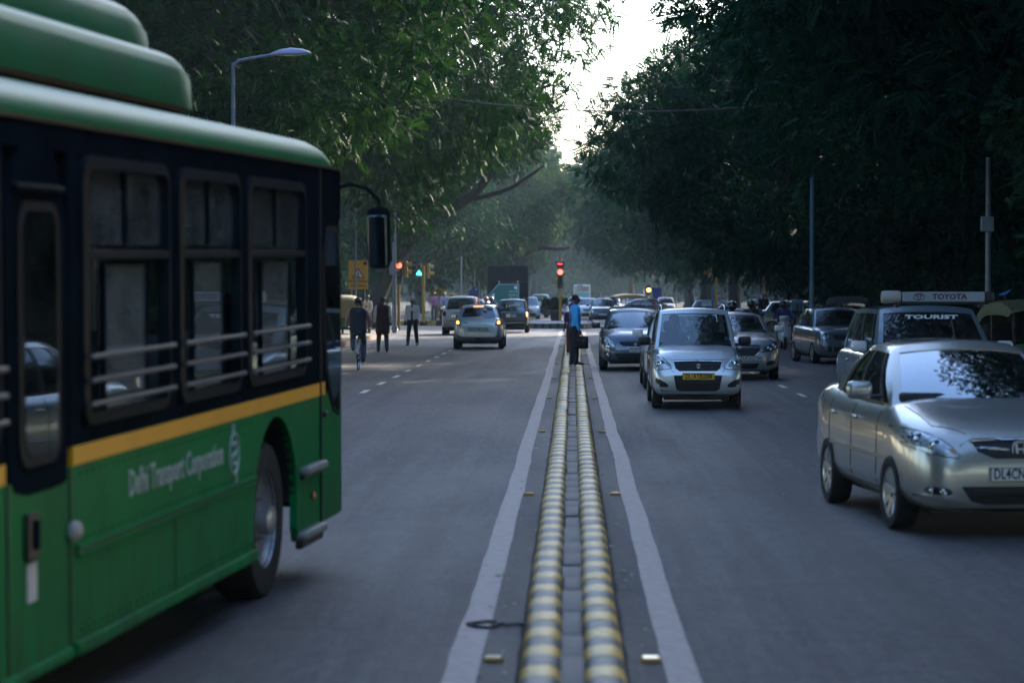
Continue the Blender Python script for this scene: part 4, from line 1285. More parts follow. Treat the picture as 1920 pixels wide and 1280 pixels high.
def sh_mpv():
    return dict(L=4.58, W=1.77, H=1.76, r=.33, fo=.86, wb=2.75,
      top=[(0, .58), (.02, .70), (.07, .80), (.16, .88), (.35, .96), (.8, 1.05), (1.1, 1.10), (1.6, 1.09), (4.2, 1.12), (4.5, 1.10), (4.58, .85)],
      bot=[(0, .38), (.03, .30), (.12, .26), (.5, .24), (4.1, .26), (4.5, .34), (4.58, .48)],
      wid=[(0, .66), (.015, .76), (.05, .86), (.13, .93), (.27, .975), (.6, 1), (4.2, 1), (4.45, .97), (4.55, .91), (4.58, .85)],
      tum=.06, ex=5.2, beltmax=1.10,
      gh=dict(bw=1.56, tw=1.26, y0b=1.02, y0t=1.78, y1t=4.22, y1b=4.46, zt=1.72, bow0=.16, bow1=.06, drop=.04, pillars=[(0, .04), (.10, .13), (.40, .43), (.66, .70), (.95, 1)], bulge=.025, arch=.01, rdrop=.02),
      doors=[1.35, 2.4, 3.4], handles=[2.22, 3.2], zh=.95, hoodgap=[(.55, .16), (.72, .4), (.74, 1.0)],
      seats=[(-2.29+1.02+1.25, 2), (-2.29+1.02+2.15, 2), (-2.29+1.02+2.95, 2)])
def sh_tall_hatch():   # boxy small hatchback seen from behind
    return dict(L=3.56, W=1.525, H=1.59, r=.27, fo=.68, wb=2.38,
      top=[(0, .5), (.03, .64), (.08, .74), (.2, .83), (.5, .9), (.9, .95), (1.5, .96), (3.3, .98), (3.5, .96), (3.56, .75)],
      bot=[(0, .38), (.03, .26), (.1, .22), (.5, .21), (3.1, .22), (3.45, .30), (3.56, .42)],
      wid=[(0, .66), (.015, .76), (.05, .86), (.13, .93), (.3, .98), (.5, 1), (3.1, 1), (3.4, .97), (3.53, .91), (3.56, .86)],
      tum=.05, ex=5.2, beltmax=.96,
      gh=dict(bw=1.40, tw=1.18, y0b=.85, y0t=1.35, y1t=3.22, y1b=3.46, zt=1.56, bow0=.14, bow1=.05, drop=.035, pillars=[(0, .04), (.1, .13), (.46, .50), (.78, .82), (.95, 1)], bulge=.02, arch=.01),
      doors=[1.0, 2.0, 2.9], handles=[1.88, 2.75], zh=.82, seats=[(-1.78+.85+1.1, 2), (-1.78+.85+1.95, 2)])

def car(name, label, loc, rz, S, pm, group=None, cat='car'):
    t = thing(name, label, cat, (loc[0], loc[1], 0), rz, group)
    build_car(t, S, pm)
    return t
BK = BLACK
DARKMESH = mat('grille_mesh', (0.010, 0.010, 0.011), 0.5, var=.5, vscale=70, bump=.6, bscale=90)
# ------------------------------------------------------------ the cars in the street
P_TAXI = paint('paint_silver_blue', (0.66, 0.70, 0.74), metal=.5, rough=.3)
P_NAVY = paint('paint_slate_blue', (0.085, 0.115, 0.17), metal=.5, rough=.3)
P_GREY = paint('paint_mid_grey', (0.44, 0.47, 0.51), metal=.6, rough=.3)
P_BEIGE = paint('paint_champagne', (0.47, 0.46, 0.44), metal=.6, rough=.30, coat=1.0, dust=.3)
P_WHITE = paint('paint_white', (0.66, 0.67, 0.68), metal=0, rough=.35, dust=.4)
P_BLACK = paint('paint_black', (0.018, 0.018, 0.022), metal=.1, rough=.3)
P_DGREY = paint('paint_charcoal', (0.075, 0.082, 0.10), metal=.5, rough=.3)
P_SWIFT = paint('paint_pale_silver', (0.50, 0.54, 0.57), metal=.45, rough=.3)
P_OLD = paint('paint_steel_blue', (0.17, 0.21, 0.27), metal=.55, rough=.3)
P_RED = paint('paint_maroon', (0.09, 0.015, 0.02), metal=.3, rough=.3)

# taxi: boxy silver hatchback, yellow plate
S1 = sh_wagon(); S1.update(rim='steel', mirror=BK, hm=BK, rails=True, gf=glass('taxi_screen', (.62, .70, .72), .10), gb=glass('clear_rear', (.75, .8, .8), .02), gs=glass('clear_side', (.6, .66, .66), .03), tw=.165,
  wid=[(0, .78), (.012, .86), (.04, .92), (.10, .965), (.22, .99), (.5, 1), (3.2, 1), (3.45, .97), (3.57, .9), (3.6, .82)],
  front=[('grille', [(-.385, .775), (.385, .775), (.355, .665), (.30, .625), (-.30, .625), (-.355, .665)], DARKMESH, dict(off=.004, bars=[([(-.385, .775), (0, .785), (.385, .775)], .012, CHROME), ([(-.33, .70), (.33, .70)], .006, BK)])),
         ('headlight', [(.42, .66), (.66, .635), (.715, .68), (.725, .80), (.69, .915), (.655, .925), (.52, .80), (.435, .715)], HEADL, dict(mir=1, round=1, off=.006, dome=.012, bulbs=[(.60, .73, .065), (.655, .825, .04)])),
         ('lower_intake', [(-.385, .545), (.385, .545), (.345, .33), (.29, .30), (-.29, .30), (-.345, .33)], DARKMESH, dict(off=.003, bars=[([(-.355, .42), (.355, .42)], .008, BK)])),
         ('fog_recess', [(.47, .36), (.60, .36), (.68, .42), (.685, .50), (.665, .515), (.49, .42)], BK, dict(mir=1, round=1, off=.002)),
         ('front_valance', [(-.66, .245), (.66, .245), (.62, .19), (-.62, .19)], BK, dict(off=.002))],
  fseam=[[(.0, .80), (.40, .795), (.50, .82)], [(.44, .66), (.41, .62), (.39, .60)]],
  fplate=('DL1RTB2088', .01, .535, .52, .115, PLATEY), logo=('S', .01, .70, .085, 'F'), wipers=(-.62, -.05),
  rear=[('tail_light', [(.55, .75), (.66, .75), (.66, 1.0), (.58, 1.0)], TAILR, dict(mir=1))])
tx = car('taxi', 'silver blue boxy hatchback taxi with yellow number plate and roof rails', (2.03, 40.9), 0, S1, P_TAXI)
q = S1['_']
tm = MB().prism([(-.17, 0), (.17, 0), (.13, .105), (-.13, .105)], -.03, .03, 'Y').build('taxi_sign', mat('taxi_sign_yellow_green', (0.16, 0.22, 0.02), 0.45, var=.15), None, loc=(2.03+.06, 40.9+q['y0b']+.36, q['zf']+.098))
tag(tm, 'small yellow green TAXI sign standing on the dashboard of the silver taxi', 'taxi sign')
text('sign_lettering', 'TAXI', .085, INK, tm, (0, -.034, .05), (PI/2, 0, 0), bold=.003)
# papers stuck inside the screen
for (a, b, w_, h_, nm) in ((.54, 1.13, .10, .075, 'lower right'), (.47, 1.42, .09, .04, 'upper right')):
    x = a; yy = q['y0b']+.13*(a/.67)**2+(q['y0t']-q['y0b'])*((b-1.0)/.6)+.05
    st = MB().box((0, 0, 0), (w_, .003, h_)).build('windscreen_sticker', mat('sticker_pale_blue', (0.25, 0.36, 0.42), .5, var=.1), tx, loc=(x, yy-.004, b), rot=(-.75, 0, 0))

S2 = sh_sedan_short(); S2.update(mirror=P_BLACK, gf=glass('dzire_screen', (.35, .42, .45), .24), aerial=None, rim='alloy',
  front=[('grille', [(-.36, .695), (.36, .695), (.40, .66), (.34, .60), (.20, .575), (-.20, .575), (-.34, .60), (-.40, .66)], DARKMESH, dict(off=.004, bars=[([(-.37, .66), (.37, .66)], .006, BK), ([(-.35, .62), (.35, .62)], .006, BK), ([(-.40, .665), (-.34, .60), (-.20, .572), (.20, .572), (.34, .60), (.40, .665)], .009, CHROME)])),
         ('headlight', [(.47, .585), (.60, .56), (.71, .58), (.755, .70), (.775, .84), (.735, .865), (.64, .78), (.52, .68)], HEADL, dict(mir=1, round=1, off=.006, dome=.015, bulbs=[(.62, .645, .06), (.70, .72, .045)])),
         ('lower_intake', [(-.50, .42), (.50, .42), (.40, .285), (.30, .265), (-.30, .265), (-.40, .285)], DARKMESH, dict(off=.003, bars=[([(-.44, .345), (.44, .345)], .007, BK)])),
         ('fog_recess', [(.56, .40), (.72, .50), (.745, .44), (.72, .33), (.60, .29)], BK, dict(mir=1, round=1, off=.002, bulbs=[(.66, .39, .04)])),
         ('front_valance', [(-.66, .24), (.66, .24), (.62, .19), (-.62, .19)], BK, dict(off=.003))],
  fseam=[[(0, .72), (.38, .715), (.46, .66)]], fplate=('DL3CCF1835', .10, .495, .50, .105, PLATEW), logo=('S', 0, .635, .085, 'F'))
car('parked_sedan', 'dark slate blue car with wide chrome rimmed grille nearest the divider behind the taxi', (1.52, 60.2), 0, S2, P_NAVY)

S3 = sh_hatch(); S3.update(front=[('headlight', [(.50, .60), (.70, .58), (.77, .80), (.66, .82)], HEADL, dict(mir=1, round=1)), ('grille', [(-.4, .68), (.4, .68), (.3, .56), (-.3, .56)], DARKMESH, {}),
   ('lower_intake', [(-.5, .42), (.5, .42), (.4, .28), (-.4, .28)], DARKMESH, {})], fplate=('DL8CAB4417', 0, .48, .5, .105, PLATEW), mirror=P_WHITE)
car('white_hatchback', 'white hatchback almost hidden behind the silver taxi, its left flank showing', (2.25, 49.0), 0.0, S3, P_WHITE)

S4 = sh_big_sedan(); S4.update(gf=glass('cruze_screen', (.35, .42, .45), .24), mirror=P_WHITE,
  front=[('headlight', [(.50, .63), (.62, .60), (.80, .68), (.84, .79), (.80, .84), (.66, .76), (.52, .70)], lens_mat('smoked_lamp_lens', (0.12, 0.13, 0.15)), dict(mir=1, round=1, off=.006, bulbs=[(.64, .68, .05), (.75, .73, .05)])),
         ('grille', [(-.44, .70), (.44, .70), (.42, .60), (.33, .52), (-.33, .52), (-.42, .60)], DARKMESH, dict(bars=[([(-.44, .70), (.44, .70)], .012, CHROME), ([(-.42, .60), (-.33, .515), (.33, .515), (.42, .60)], .012, CHROME)])),
         ('upper_grille', [(-.42, .755), (.42, .755), (.44, .725), (-.44, .725)], DARKMESH, {}),
         ('lower_intake', [(-.42, .36), (.42, .36), (.36, .25), (-.36, .25)], DARKMESH, {}),
         ('fog_recess', [(.56, .30), (.78, .34), (.80, .42), (.60, .42)], BK, dict(mir=1, round=1)),
         ('chrome_strip', [(.46, .605), (.84, .70), (.84, .685), (.46, .585)], CHROME, dict(mir=1, off=.006)),
         ('front_valance', [(-.75, .215), (.75, .215), (.7, .18), (-.7, .18)], CHROME, dict(off=.006))],
  fplate=('DL4CAQ7249', .24, .47, .50, .105, PLATEW), logo=('V', 0, .712, .06, 'F'))
car('grey_sedan', 'silver grey saloon with wide smoked headlights half hidden behind the taxi', (3.60, 54.4), 0.0, S4, P_GREY)

S5 = sh_old_swift(); S5.update(gf=glass('dark_screen', (.10, .13, .13), .0), mirror=P_OLD, rim='steel', aerial=.25,
  front=[('headlight', [(.50, .66), (.72, .64), (.765, .72), (.75, .86), (.68, .90), (.58, .84)], HEADL, dict(mir=1, round=1, off=.006, dome=.01, bulbs=[(.64, .75, .07)])),
         ('grille', [(-.42, .76), (.42, .76), (.40, .66), (.34, .64), (-.34, .64), (-.40, .66)], DARKMESH, dict(bars=[([(-.40, .70), (.40, .70)], .005, BK)])),
         ('lower_intake', [(-.70, .46), (.70, .46), (.64, .34), (-.64, .34)], DARKMESH, dict(bars=[([(-.45, .46), (-.43, .34)], .03, P_OLD), ([(.45, .46), (.43, .34)], .03, P_OLD)]))],
  fplate=('DL2CAK8590', .05, .565, .50, .10, PLATEW), logo=('S', .02, .70, .08, 'F'), fseam=[[(0, .79), (.44, .785), (.5, .75)]])
car('blue_hatchback', 'steel blue hatchback with dark windscreen beside the right pavement', (7.05, 65.4), R(6.5), S5, P_OLD)

# MPV taxi with roof board
P_MPV = paint('paint_ice_silver', (0.19, 0.24, 0.29), metal=.4, rough=.3)
S6 = sh_mpv(); S6.update(gf=glass('mpv_screen', (.10, .12, .12), .02), gs=glass('mpv_side', (.16, .19, .19), .04), rim='steel', mirror=P_WHITE,
  front=[('headlight', [(.48, .74), (.78, .74), (.81, .90), (.70, .93)], HEADL, dict(mir=1, round=1, bulbs=[(.66, .82, .06)])), ('grille', [(-.4, .86), (.4, .86), (.34, .70), (-.34, .70)], DARKMESH, dict(bars=[([(-.4, .80), (.4, .80)], .01, CHROME), ([(-.38, .75), (.38, .75)], .01, CHROME)])),
         ('lower_intake', [(-.5, .52), (.5, .52), (.4, .34), (-.4, .34)], DARKMESH, {})],
  fplate=('DL1VC3306', 0, .60, .5, .11, PLATEY), logo=('T', 0, .80, .10, 'F'))
mp = car('tourist_taxi', 'pale silver people carrier with TOURIST on its dark windscreen behind the champagne saloon', (4.78, 33.3), R(2.0), S6, P_MPV, cat='taxi')
q = S6['_']
text('screen_lettering', 'TOURIST', .105, WHITEINK, mp, (0, q['y0b']+.76*.76-.055, 1.10+.62*.745), (R(40), 0, 0), sx=1.65, bold=.004, shear=.15)
rb = thing('roof_board', 'white TOYOTA board on the roof rack of the tourist people carrier', 'roof sign', (4.78, 31.70, 1.70), R(2.0))
WB_ = mat('board_white', (0.33, 0.36, 0.39), .5, var=.06)
b_ = MB().rbox((.06, 0, .135), (1.08, .05, .13), .01).build('board', WB_, rb)
e_ = MB().lathe([(0.001, -.12), (.075, -.12), (.085, -.08), (.085, .08), (.075, .12), (.001, .12)], 20, 'X', c=(-.62, .02, .13)).build('lamp', mat('board_lamp', (.40, .38, .33), .4, var=.1), rb, smooth=40)
MB().rbox((0, .02, .05), (1.32, .06, .03), .01).rbox((-.55, .02, .03), (.04, .2, .07), .01).rbox((.55, .02, .03), (.04, .2, .07), .01).rbox((.66, .02, .13), (.14, .10, .15), .03).build('bracket', BK, rb)
t_ = text('board_lettering', 'TOYOTA', .098, mat('maroon_ink', (0.06, .01, .03), .5, var=.05), b_, (.14, -.027, .135), (PI/2, 0, 0), sx=1.12, bold=.003)
lg = MB()
for rx_, rz_, oz in ((.075, .042, 0), (.022, .038, 0), (.046, .016, .018)):
    for a in range(20): lg.tube([(-.26+rx_*math.cos(b), -.027, .135+oz+rz_*math.sin(b)) for b in (2*PI*a/20, 2*PI*(a+1)/20)], .0045, 5, cap=False)
lg.build('board_emblem', MATS['maroon_ink'], b_)
# thin blue flag on a stick at the roof's other end
fl = thing('pennant', 'little blue pennant on a stick right of the roof board', 'flag', (5.72, 32.2, 1.70))
MB().tube([(0, 0, 0), (.02, 0, .20)], .005, 6).build('stick', BK, fl)
MB().add([(.02, 0, .20), (-.08, .01, .16), (.10, -.02, .235), (.02, 0, .16), (.02, .004, .20), (-.08, .014, .16), (.10, -.016, .235), (.02, .004, .16)], [(0, 1, 3), (0, 3, 2), (4, 7, 5), (4, 6, 7), (0, 2, 6, 4), (1, 5, 7, 3), (2, 3, 7, 6), (0, 4, 5, 1)]).build('cloth', mat('pennant_blue', (.05, .2, .55), .7, var=.1), fl)

# champagne saloon close on the right
S7 = sh_sedan(); S7.update(gf=glass('city_screen', (.13, .16, .18), .42), gs=GLASSD, gb=GLASSD, mirror=P_BEIGE, aerial=.22, spokes=9, moulding=(1.35, 3.3, .56), steer=.03,
  front=[('headlight', [(.45, .615), (.62, .64), (.80, .69), (.838, .80), (.80, .83), (.70, .815), (.56, .74)], HEADL, dict(mir=1, round=1, off=.006, dome=.012, bulbs=[(.74, .755, .052), (.65, .72, .045), (.765, .775, .03)], lab='clear wraparound headlight with blue tinge')),
         ('indicator', [(.50, .655), (.545, .665), (.56, .70), (.515, .69)], AMBER, dict(mir=1, round=1, off=.022)),
         ('grille', [(-.37, .745), (.37, .745), (.33, .675), (.20, .625), (-.20, .625), (-.33, .675)], DARKMESH, dict(off=.004, bars=[([(-.385, .752), (-.2, .762), (.2, .762), (.385, .752)], .016, CHROME), ([(-.32, .70), (-.09, .685)], .015, CHROME), ([(.32, .70), (.09, .685)], .015, CHROME)])),
         ('lower_intake', [(-.46, .40), (.46, .40), (.38, .295), (.28, .27), (-.28, .27), (-.38, .295)], DARKMESH, dict(bars=[([(-.42, .345), (.42, .345)], .006, BK)])),
         ('fog_recess', [(.52, .335), (.70, .345), (.735, .37), (.70, .405), (.56, .395)], BK, dict(mir=1, round=1, bulbs=[(.60, .365, .028), (.68, .372, .022)])),
         ('bumper_lip', [(.40, .285), (.78, .315), (.76, .345), (.50, .33), (.42, .315)], P_BEIGE, dict(mir=1, off=.025)),
         ('front_valance', [(-.7, .23), (.7, .23), (.64, .19), (-.64, .19)], BK, dict(off=.003))],
  fseam=[[(0, .775), (.36, .77), (.46, .72), (.50, .62)]], fplate=('DL4CNB4132', 0, .50, .50, .115, PLATEW), logo=('H', 0, .69, .10, 'F'),
  rear=[('tail_light', [(.5, .75), (.78, .75), (.8, .95), (.6, .95)], TAILR, dict(mir=1, round=1))])
cty = car('champagne_sedan', 'champagne silver four door saloon close by on the right, nose cut by the picture edge', (3.24, 20.85), R(5.6), S7, P_BEIGE)
q = S7['_']
mf = MB()
for s in (-1, 1): mf.rbox((s*.80, q['yn']+.86+2.45+.36, .24), (.03, .03, .30), .01)
mf.build('mud_flap', BK, cty)
MB().rbox((.16, q['y0t']+.10, q['zt']-.30), (.02, .02, .10), .008).sphere((.16, q['y0t']+.10, q['zt']-.37), (.03, .02, .05)).build('hanging_charm', BK, cty)

# --- left carriageway, seen from behind (turned round)
LIT = mat('lit_indicator', (0.6, 0.22, 0.03), 0.3, var=.05, emit=(1.0, 0.36, 0.06), es=1.8)
LITB = mat('lit_brake', (0.5, 0.05, 0.03), 0.3, var=.05, emit=(1.0, 0.30, 0.16), es=.9)
S8 = sh_hatch(); S8.update(gb=glass('swift_rear_glass', (.15, .19, .2), .12), mirror=BK, aerial=1.35, rim='steel',
  rear=[('tail_light', [(.555, .80), (.60, .78), (.745, .80), (.775, .86), (.745, .99), (.66, 1.0), (.60, .90)], TAILR, dict(mir=1, round=1, off=.006, dome=.01)),
        ('indicator', [(.62, .83), (.735, .84), (.72, .93), (.66, .95)], LIT, dict(mir=1, round=1, off=.022)),
        ('number_recess', [(-.36, .72), (.36, .72), (.32, .58), (-.32, .58)], mat('recess_shade_grey', (.30, .33, .35), .5, var=.1), dict(off=.002)),
        ('bumper_reflector', [(.60, .40), (.72, .42), (.72, .44), (.60, .42)], TAILR, dict(mir=1, off=.005)),
        ('rear_valance', [(-.6, .26), (.6, .26), (.56, .20), (-.56, .20)], BK, dict(off=.004)), ('tow_eye_cover', [(-.08, .37), (.08, .37), (.08, .33), (-.08, .33)], BK, dict(off=.003)),
        ('model_badge', [(.34, .88), (.50, .885), (.50, .86), (.34, .855)], BK, dict(off=.004)), ('model_badge', [(-.46, .765), (-.38, .765), (-.38, .75), (-.46, .75)], BK, dict(off=.004))],
  rseam=[[(0, .555), (.33, .56), (.44, .70), (.56, .79)]], rplate=('DL3CAM7160', 0, .65, .50, .11, PLATEW), logo=('S', 0, .90, .07, 'B'))
sw = car('silver_hatchback', 'silver blue hatchback with lit amber indicators driving away in the middle lane', (-3.13, 82.3), PI, S8, P_SWIFT)
q = S8['_']
MB().rbox((0, q['y1t']+.05, q['zt']-.075), (.34, .03, .035), .01).build('brake_light', LITB, sw)
MB().box((-.22, q['y1t']+.17, q['zt']-.18), (.10, .004, .09), rot=(.9, 0, 0)).build('window_sticker', WHITEINK, sw)

S9 = sh_mpv(); S9.update(gb=GLASSD, rim='steel', mirror=P_WHITE,
  rear=[('tail_light', [(.66, .84), (.82, .84), (.80, 1.10), (.77, 1.22), (.74, 1.22), (.68, 1.02)], TAILR, dict(mir=1, round=1, off=.008)),
        ('chrome_strip', [(-.30, .985), (.30, .985), (.30, .955), (-.30, .955)], CHROME, dict(off=.012)), ('rear_valance', [(-.7, .36), (.7, .36), (.6, .28), (-.6, .28)], BK, {}),
        ('bumper_step', [(-.8, .62), (.8, .62), (.8, .60), (-.8, .60)], BK, dict(off=.004))],
  rseam=[[(0, .64), (.60, .64), (.66, .80)]], rplate=('DL1VC5528', 0, .82, .46, .12, PLATEW))
car('white_van', 'white people carrier seen from behind in the left lane beyond the silver hatchback', (-4.88, 108.4), PI, S9, P_WHITE, cat='van')

S10 = sh_tall_hatch(); S10.update(rim='steel', gb=glass('santro_rear', (.2, .26, .3), .12), mirror=BK,
  rear=[('tail_light', [(.62, .74), (.735, .74), (.735, .98), (.66, 1.0), (.63, .92)], TAILR, dict(mir=1, off=.008)),
        ('lamp_lens', [(.65, .86), (.715, .86), (.715, .94), (.65, .94)], LIT, dict(mir=1, round=2, off=.022)), ('lamp_lens', [(.65, .76), (.715, .76), (.715, .84), (.65, .84)], LIT, dict(mir=1, round=2, off=.022)),
        ('bumper', [(-.73, .56), (.73, .56), (.73, .36), (-.73, .36)], BK, dict(off=.02)), ('bumper_band', [(-.73, .48), (.73, .48), (.73, .45), (-.73, .45)], CHROME, dict(off=.032)),
        ('rear_valance', [(-.6, .33), (.6, .33), (.56, .24), (-.56, .24)], BK, {})],
  rseam=[[(0, .575), (.62, .58), (.63, .72)]], rplate=('DL2CM2359', .05, .80, .46, .15, PLATEW))
st_ = car('dark_hatchback', 'dark grey boxy hatchback with white scrawl on its rear window in front of the hoarding', (-2.78, 113.7), PI, S10, P_DGREY)
q = S10['_']
text('window_writing', 'S Ambika', .17, WHITEINK, st_, (0, q['y1b']-.045, 1.27), (R(103), R(-8), PI), sx=1.0, bold=.003, shear=.3)

# cars beyond the junction, coming towards us
def far_car(shape, label, loc, rz, pm, seedtxt, cat='car', gf=None):
    S = shape(); wdh = S['W']/1.69
    S.update(rim='steel', gf=gf or GLASSR, front=[('headlight', [(.50*wdh, .62), (.72*wdh, .60), (.78*wdh, .78), (.66*wdh, .82)], HEADL, dict(mir=1, round=1)),
        ('grille', [(-.38, .72), (.38, .72), (.3, .60), (-.3, .60)], DARKMESH, dict(bars=[([(-.38, .725), (.38, .725)], .01, CHROME)])), ('lower_intake', [(-.5, .42), (.5, .42), (.4, .28), (-.4, .28)], DARKMESH, {})],
        fplate=(seedtxt, 0, .50, .5, .11, PLATEW))
    return car('oncoming_car', label, loc, rz, S, pm, group='cars queuing beyond the junction', cat=cat)
far_car(sh_hatch, 'black hatchback beyond the junction just right of the blue shirted man', (1.9, 152.0), R(0), P_BLACK, 'DL9CA1127')
far_car(sh_old_swift, 'white car beyond the junction between the man and the black hatchback', (1.10, 168), 0, P_WHITE, 'DL7CF4419')
f3 = far_car(sh_tall_hatch, 'white car with its dark door standing open beside the planter', (-3.05, 168.5), R(3), P_WHITE, 'DL5CE9064')
far_car(sh_sedan, 'dark maroon saloon crossing behind the slate blue car', (4.6, 146.0), R(62), P_RED, 'DL6CM3521')
cl_ = [(sh_hatch, (-1.2, 181), 4, P_WHITE, 'white hatchback half hidden by the planter bush'), (sh_sedan, (-4.5, 190), 5, P_SWIFT, 'silver saloon behind the car with the open door'), (sh_mpv, (-2.6, 198), 2, P_WHITE, 'white people carrier standing highest in the queue left of the planter'),
       (sh_old_swift, (0.3, 205), 0, P_WHITE, 'white car directly behind the central traffic light pole'), (sh_sedan_short, (3.2, 196), -2, P_WHITE, 'white saloon roof above the black hatchback'), (sh_hatch, (-5.4, 214), 4, P_GREY, 'grey far car at the left end of the queue'),
       (sh_sedan, (-3.4, 226), 3, P_WHITE, 'distant white saloon behind the queue on the left'), (sh_mpv, (5.4, 205), -3, P_SWIFT, 'silver people carrier far off above the slate blue car'), (sh_hatch, (7.3, 190), -4, P_WHITE, 'white far hatchback above the taxi roof edge')]
protos = {}
for sh, loc, deg, pm, lab in cl_:
    o = far_car(sh, lab, loc, R(deg), pm, 'DL8CX%d' % (1000+int(loc[1]*37) % 8999))
# open door of the white car
dr = MB(); pl_ = roundpoly([(0, .30), (.95, .32), (1.02, .9), (.62, 1.38), (.30, 1.38), (0, .95)], 2)
dr.prism(pl_, -.03, .03, 'Y'); 
o = dr.build('open_door', P_BLACK, f3, loc=(.80, -.9, 0), rot=(0, 0, R(-20))); 
pl_ = roundpoly([(.10, .95), (.88, .95), (.60, 1.30), (.34, 1.30)], 1)
MB().prism(pl_, -.034, .034, 'Y').build('door_glass', GLASSR, o)
# white-roofed cars glimpsed between the silver hatchback and the hoarding
for (sh, loc, rz, pm, lab) in ((sh_hatch, (-5.3, 141), 80, P_WHITE, 'white car crossing in the side street above the silver hatchback roof'), (sh_sedan_short, (-7.0, 158), 86, P_WHITE, 'white car roof glimpsed left of the green arrow sign')):
    S = sh(); S.update(rim='steel'); car('crossing_car', lab, loc, R(rz), S, pm)
# cars parked deep under the trees at the far right
for i, (x, y, rz, pm, lab) in enumerate([(12.6, 64, 20, P_WHITE, 'white car parked under the trees at the right picture edge'), (10.6, 112, 80, P_GREY, 'grey car crossing under the trees right of the yellow pole'), (8.2, 133, 85, P_BLACK, 'black car crossing behind the taxi roof')]):
    S = sh_hatch(); S.update(rim='steel'); car('distant_car', lab, (x, y), R(rz), S, pm)
# ------------------------------------------------------------ the green city bus, seen along its right side
BG = mat('bus_green', (0.001, 0.185, 0.052), 0.45, spec=.06, var=.10, vscale=1.2, bump=1.0, bscale=1.7, dirt=(0.006, 0.085, 0.030), dscale=2.2, dlo=.5, dhi=.85)
def grime(m, z0, z1, amt, colr):
    n, l = m.node_tree.nodes, m.node_tree.links
    b = n['Principled BSDF']; tc = [x for x in n if x.type == 'TEX_COORD'][0]
    sp = n.new('ShaderNodeSeparateXYZ'); l.new(tc.outputs['Object'], sp.inputs[0])
    mp = n.new('ShaderNodeMapping'); mp.inputs['Scale'].default_value = (3.0, 3.0, .7); l.new(tc.outputs['Object'], mp.inputs['Vector'])
    nz = n.new('ShaderNodeTexNoise'); nz.inputs['Scale'].default_value = 2.2; nz.inputs['Detail'].default_value = 9; nz.inputs['Roughness'].default_value = .7; l.new(mp.outputs[0], nz.inputs['Vector'])
    r = n.new('ShaderNodeMapRange'); r.inputs['From Min'].default_value = z1; r.inputs['From Max'].default_value = z0; l.new(sp.outputs['Z'], r.inputs['Value'])
    r2 = n.new('ShaderNodeMapRange'); r2.inputs['From Min'].default_value = .35; r2.inputs['From Max'].default_value = .7; l.new(nz.outputs['Fac'], r2.inputs['Value'])
    mu = n.new('ShaderNodeMath'); mu.operation = 'MULTIPLY'; l.new(r.outputs[0], mu.inputs[0]); l.new(r2.outputs[0], mu.inputs[1])
    m2 = n.new('ShaderNodeMath'); m2.operation = 'MULTIPLY'; l.new(mu.outputs[0], m2.inputs[0]); m2.inputs[1].default_value = amt
    prev = b.inputs['Base Color'].links[0].from_socket
    mx = n.new('ShaderNodeMix'); mx.data_type = 'RGBA'; mx.inputs[7].default_value = (*colr, 1); l.new(m2.outputs[0], mx.inputs[0]); l.new(prev, mx.inputs[6]); l.new(mx.outputs[2], b.inputs['Base Color'])
grime(BG, .3, 1.1, .75, (.028, .040, .026))
BGR = mat('bus_roof_green', (0.002, 0.16, 0.05), 0.42, spec=.15, var=.12, vscale=1.0, dirt=(0.05, 0.12, 0.06), dscale=1.6, dlo=.45, dhi=.85)
BBL = mat('bus_black_band', (0.010, 0.015, 0.022), 0.6, spec=0.0, var=.25, vscale=2.5)
BFR = mat('bus_window_rubber', (0.014, 0.021, 0.027), 0.5, spec=.05, var=.2, vscale=8)
BBAR = mat('bus_bar_grey', (0.17, 0.18, 0.19), 0.38, metal=.5, var=.15)
BYL = mat('bus_stripe_yellow', (0.90, 0.42, 0.004), 0.45, var=.06, vscale=3)
BIN = mat('bus_interior_grey', (0.20, 0.22, 0.23), 0.7, var=.15, vscale=3)
BGL = glass('bus_glass', (.70, .80, .84), .10, dust=(.16, .50))
BGL2 = glass('bus_dusty_glass', (.75, .84, .88), .08, dust=(.35, .75))
yaw = R(6.0)
bus = thing('bus', 'green and black city bus with yellow stripe and twin roof humps close on the left', 'bus', (0, 0, 0))
# local axes: x = back along the side (u), y = across towards the far side (v), z = up; origin under the front right corner
front = Vector((-1.628, 17.04, 0))
du = Vector((-math.sin(yaw), -math.cos(yaw), 0)); dv_ = Vector((-math.cos(yaw), math.sin(yaw), 0))
Mb = Matrix(((du.x, dv_.x, 0, front.x), (du.y, dv_.y, 0, front.y), (0, 0, 1, 0), (0, 0, 0, 1)))
bus.matrix_world = Mb                      # proper rotation? checked below
if Mb.to_3x3().determinant() < 0:
    # use z-rotation with v pointing to -y instead
    rz = math.atan2(du.y, du.x)
    bus.location = front; bus.rotation_euler = (0, 0, rz); bus.scale = (1, 1, 1)
    VS = -1
else:
    bus.location = front; bus.rotation_euler = (0, 0, math.atan2(du.y, du.x)); VS = 1
bus.rotation_euler.rotate_axis('Y', R(0.95))   # nose slightly up
BW, BL_ = 2.5, 11.6
def V_(p): return (p[0], VS*p[1], p[2])
class BB(MB):
    def build(s, *a, **k):
        s.v = [V_(v) for v in s.v]; return MB.build(s, *a, **k)
def rrect(a, b, c, d, r=.14, n=6):
    out = []
    for cx_, cy_, a0 in ((b-r, d-r, 0), (a+r, d-r, PI/2), (a+r, c+r, PI), (b-r, c+r, 1.5*PI)):
        out += [(cx_+r*math.cos(a0+PI/2*i/n), cy_+r*math.sin(a0+PI/2*i/n)) for i in range(n+1)]
    return out
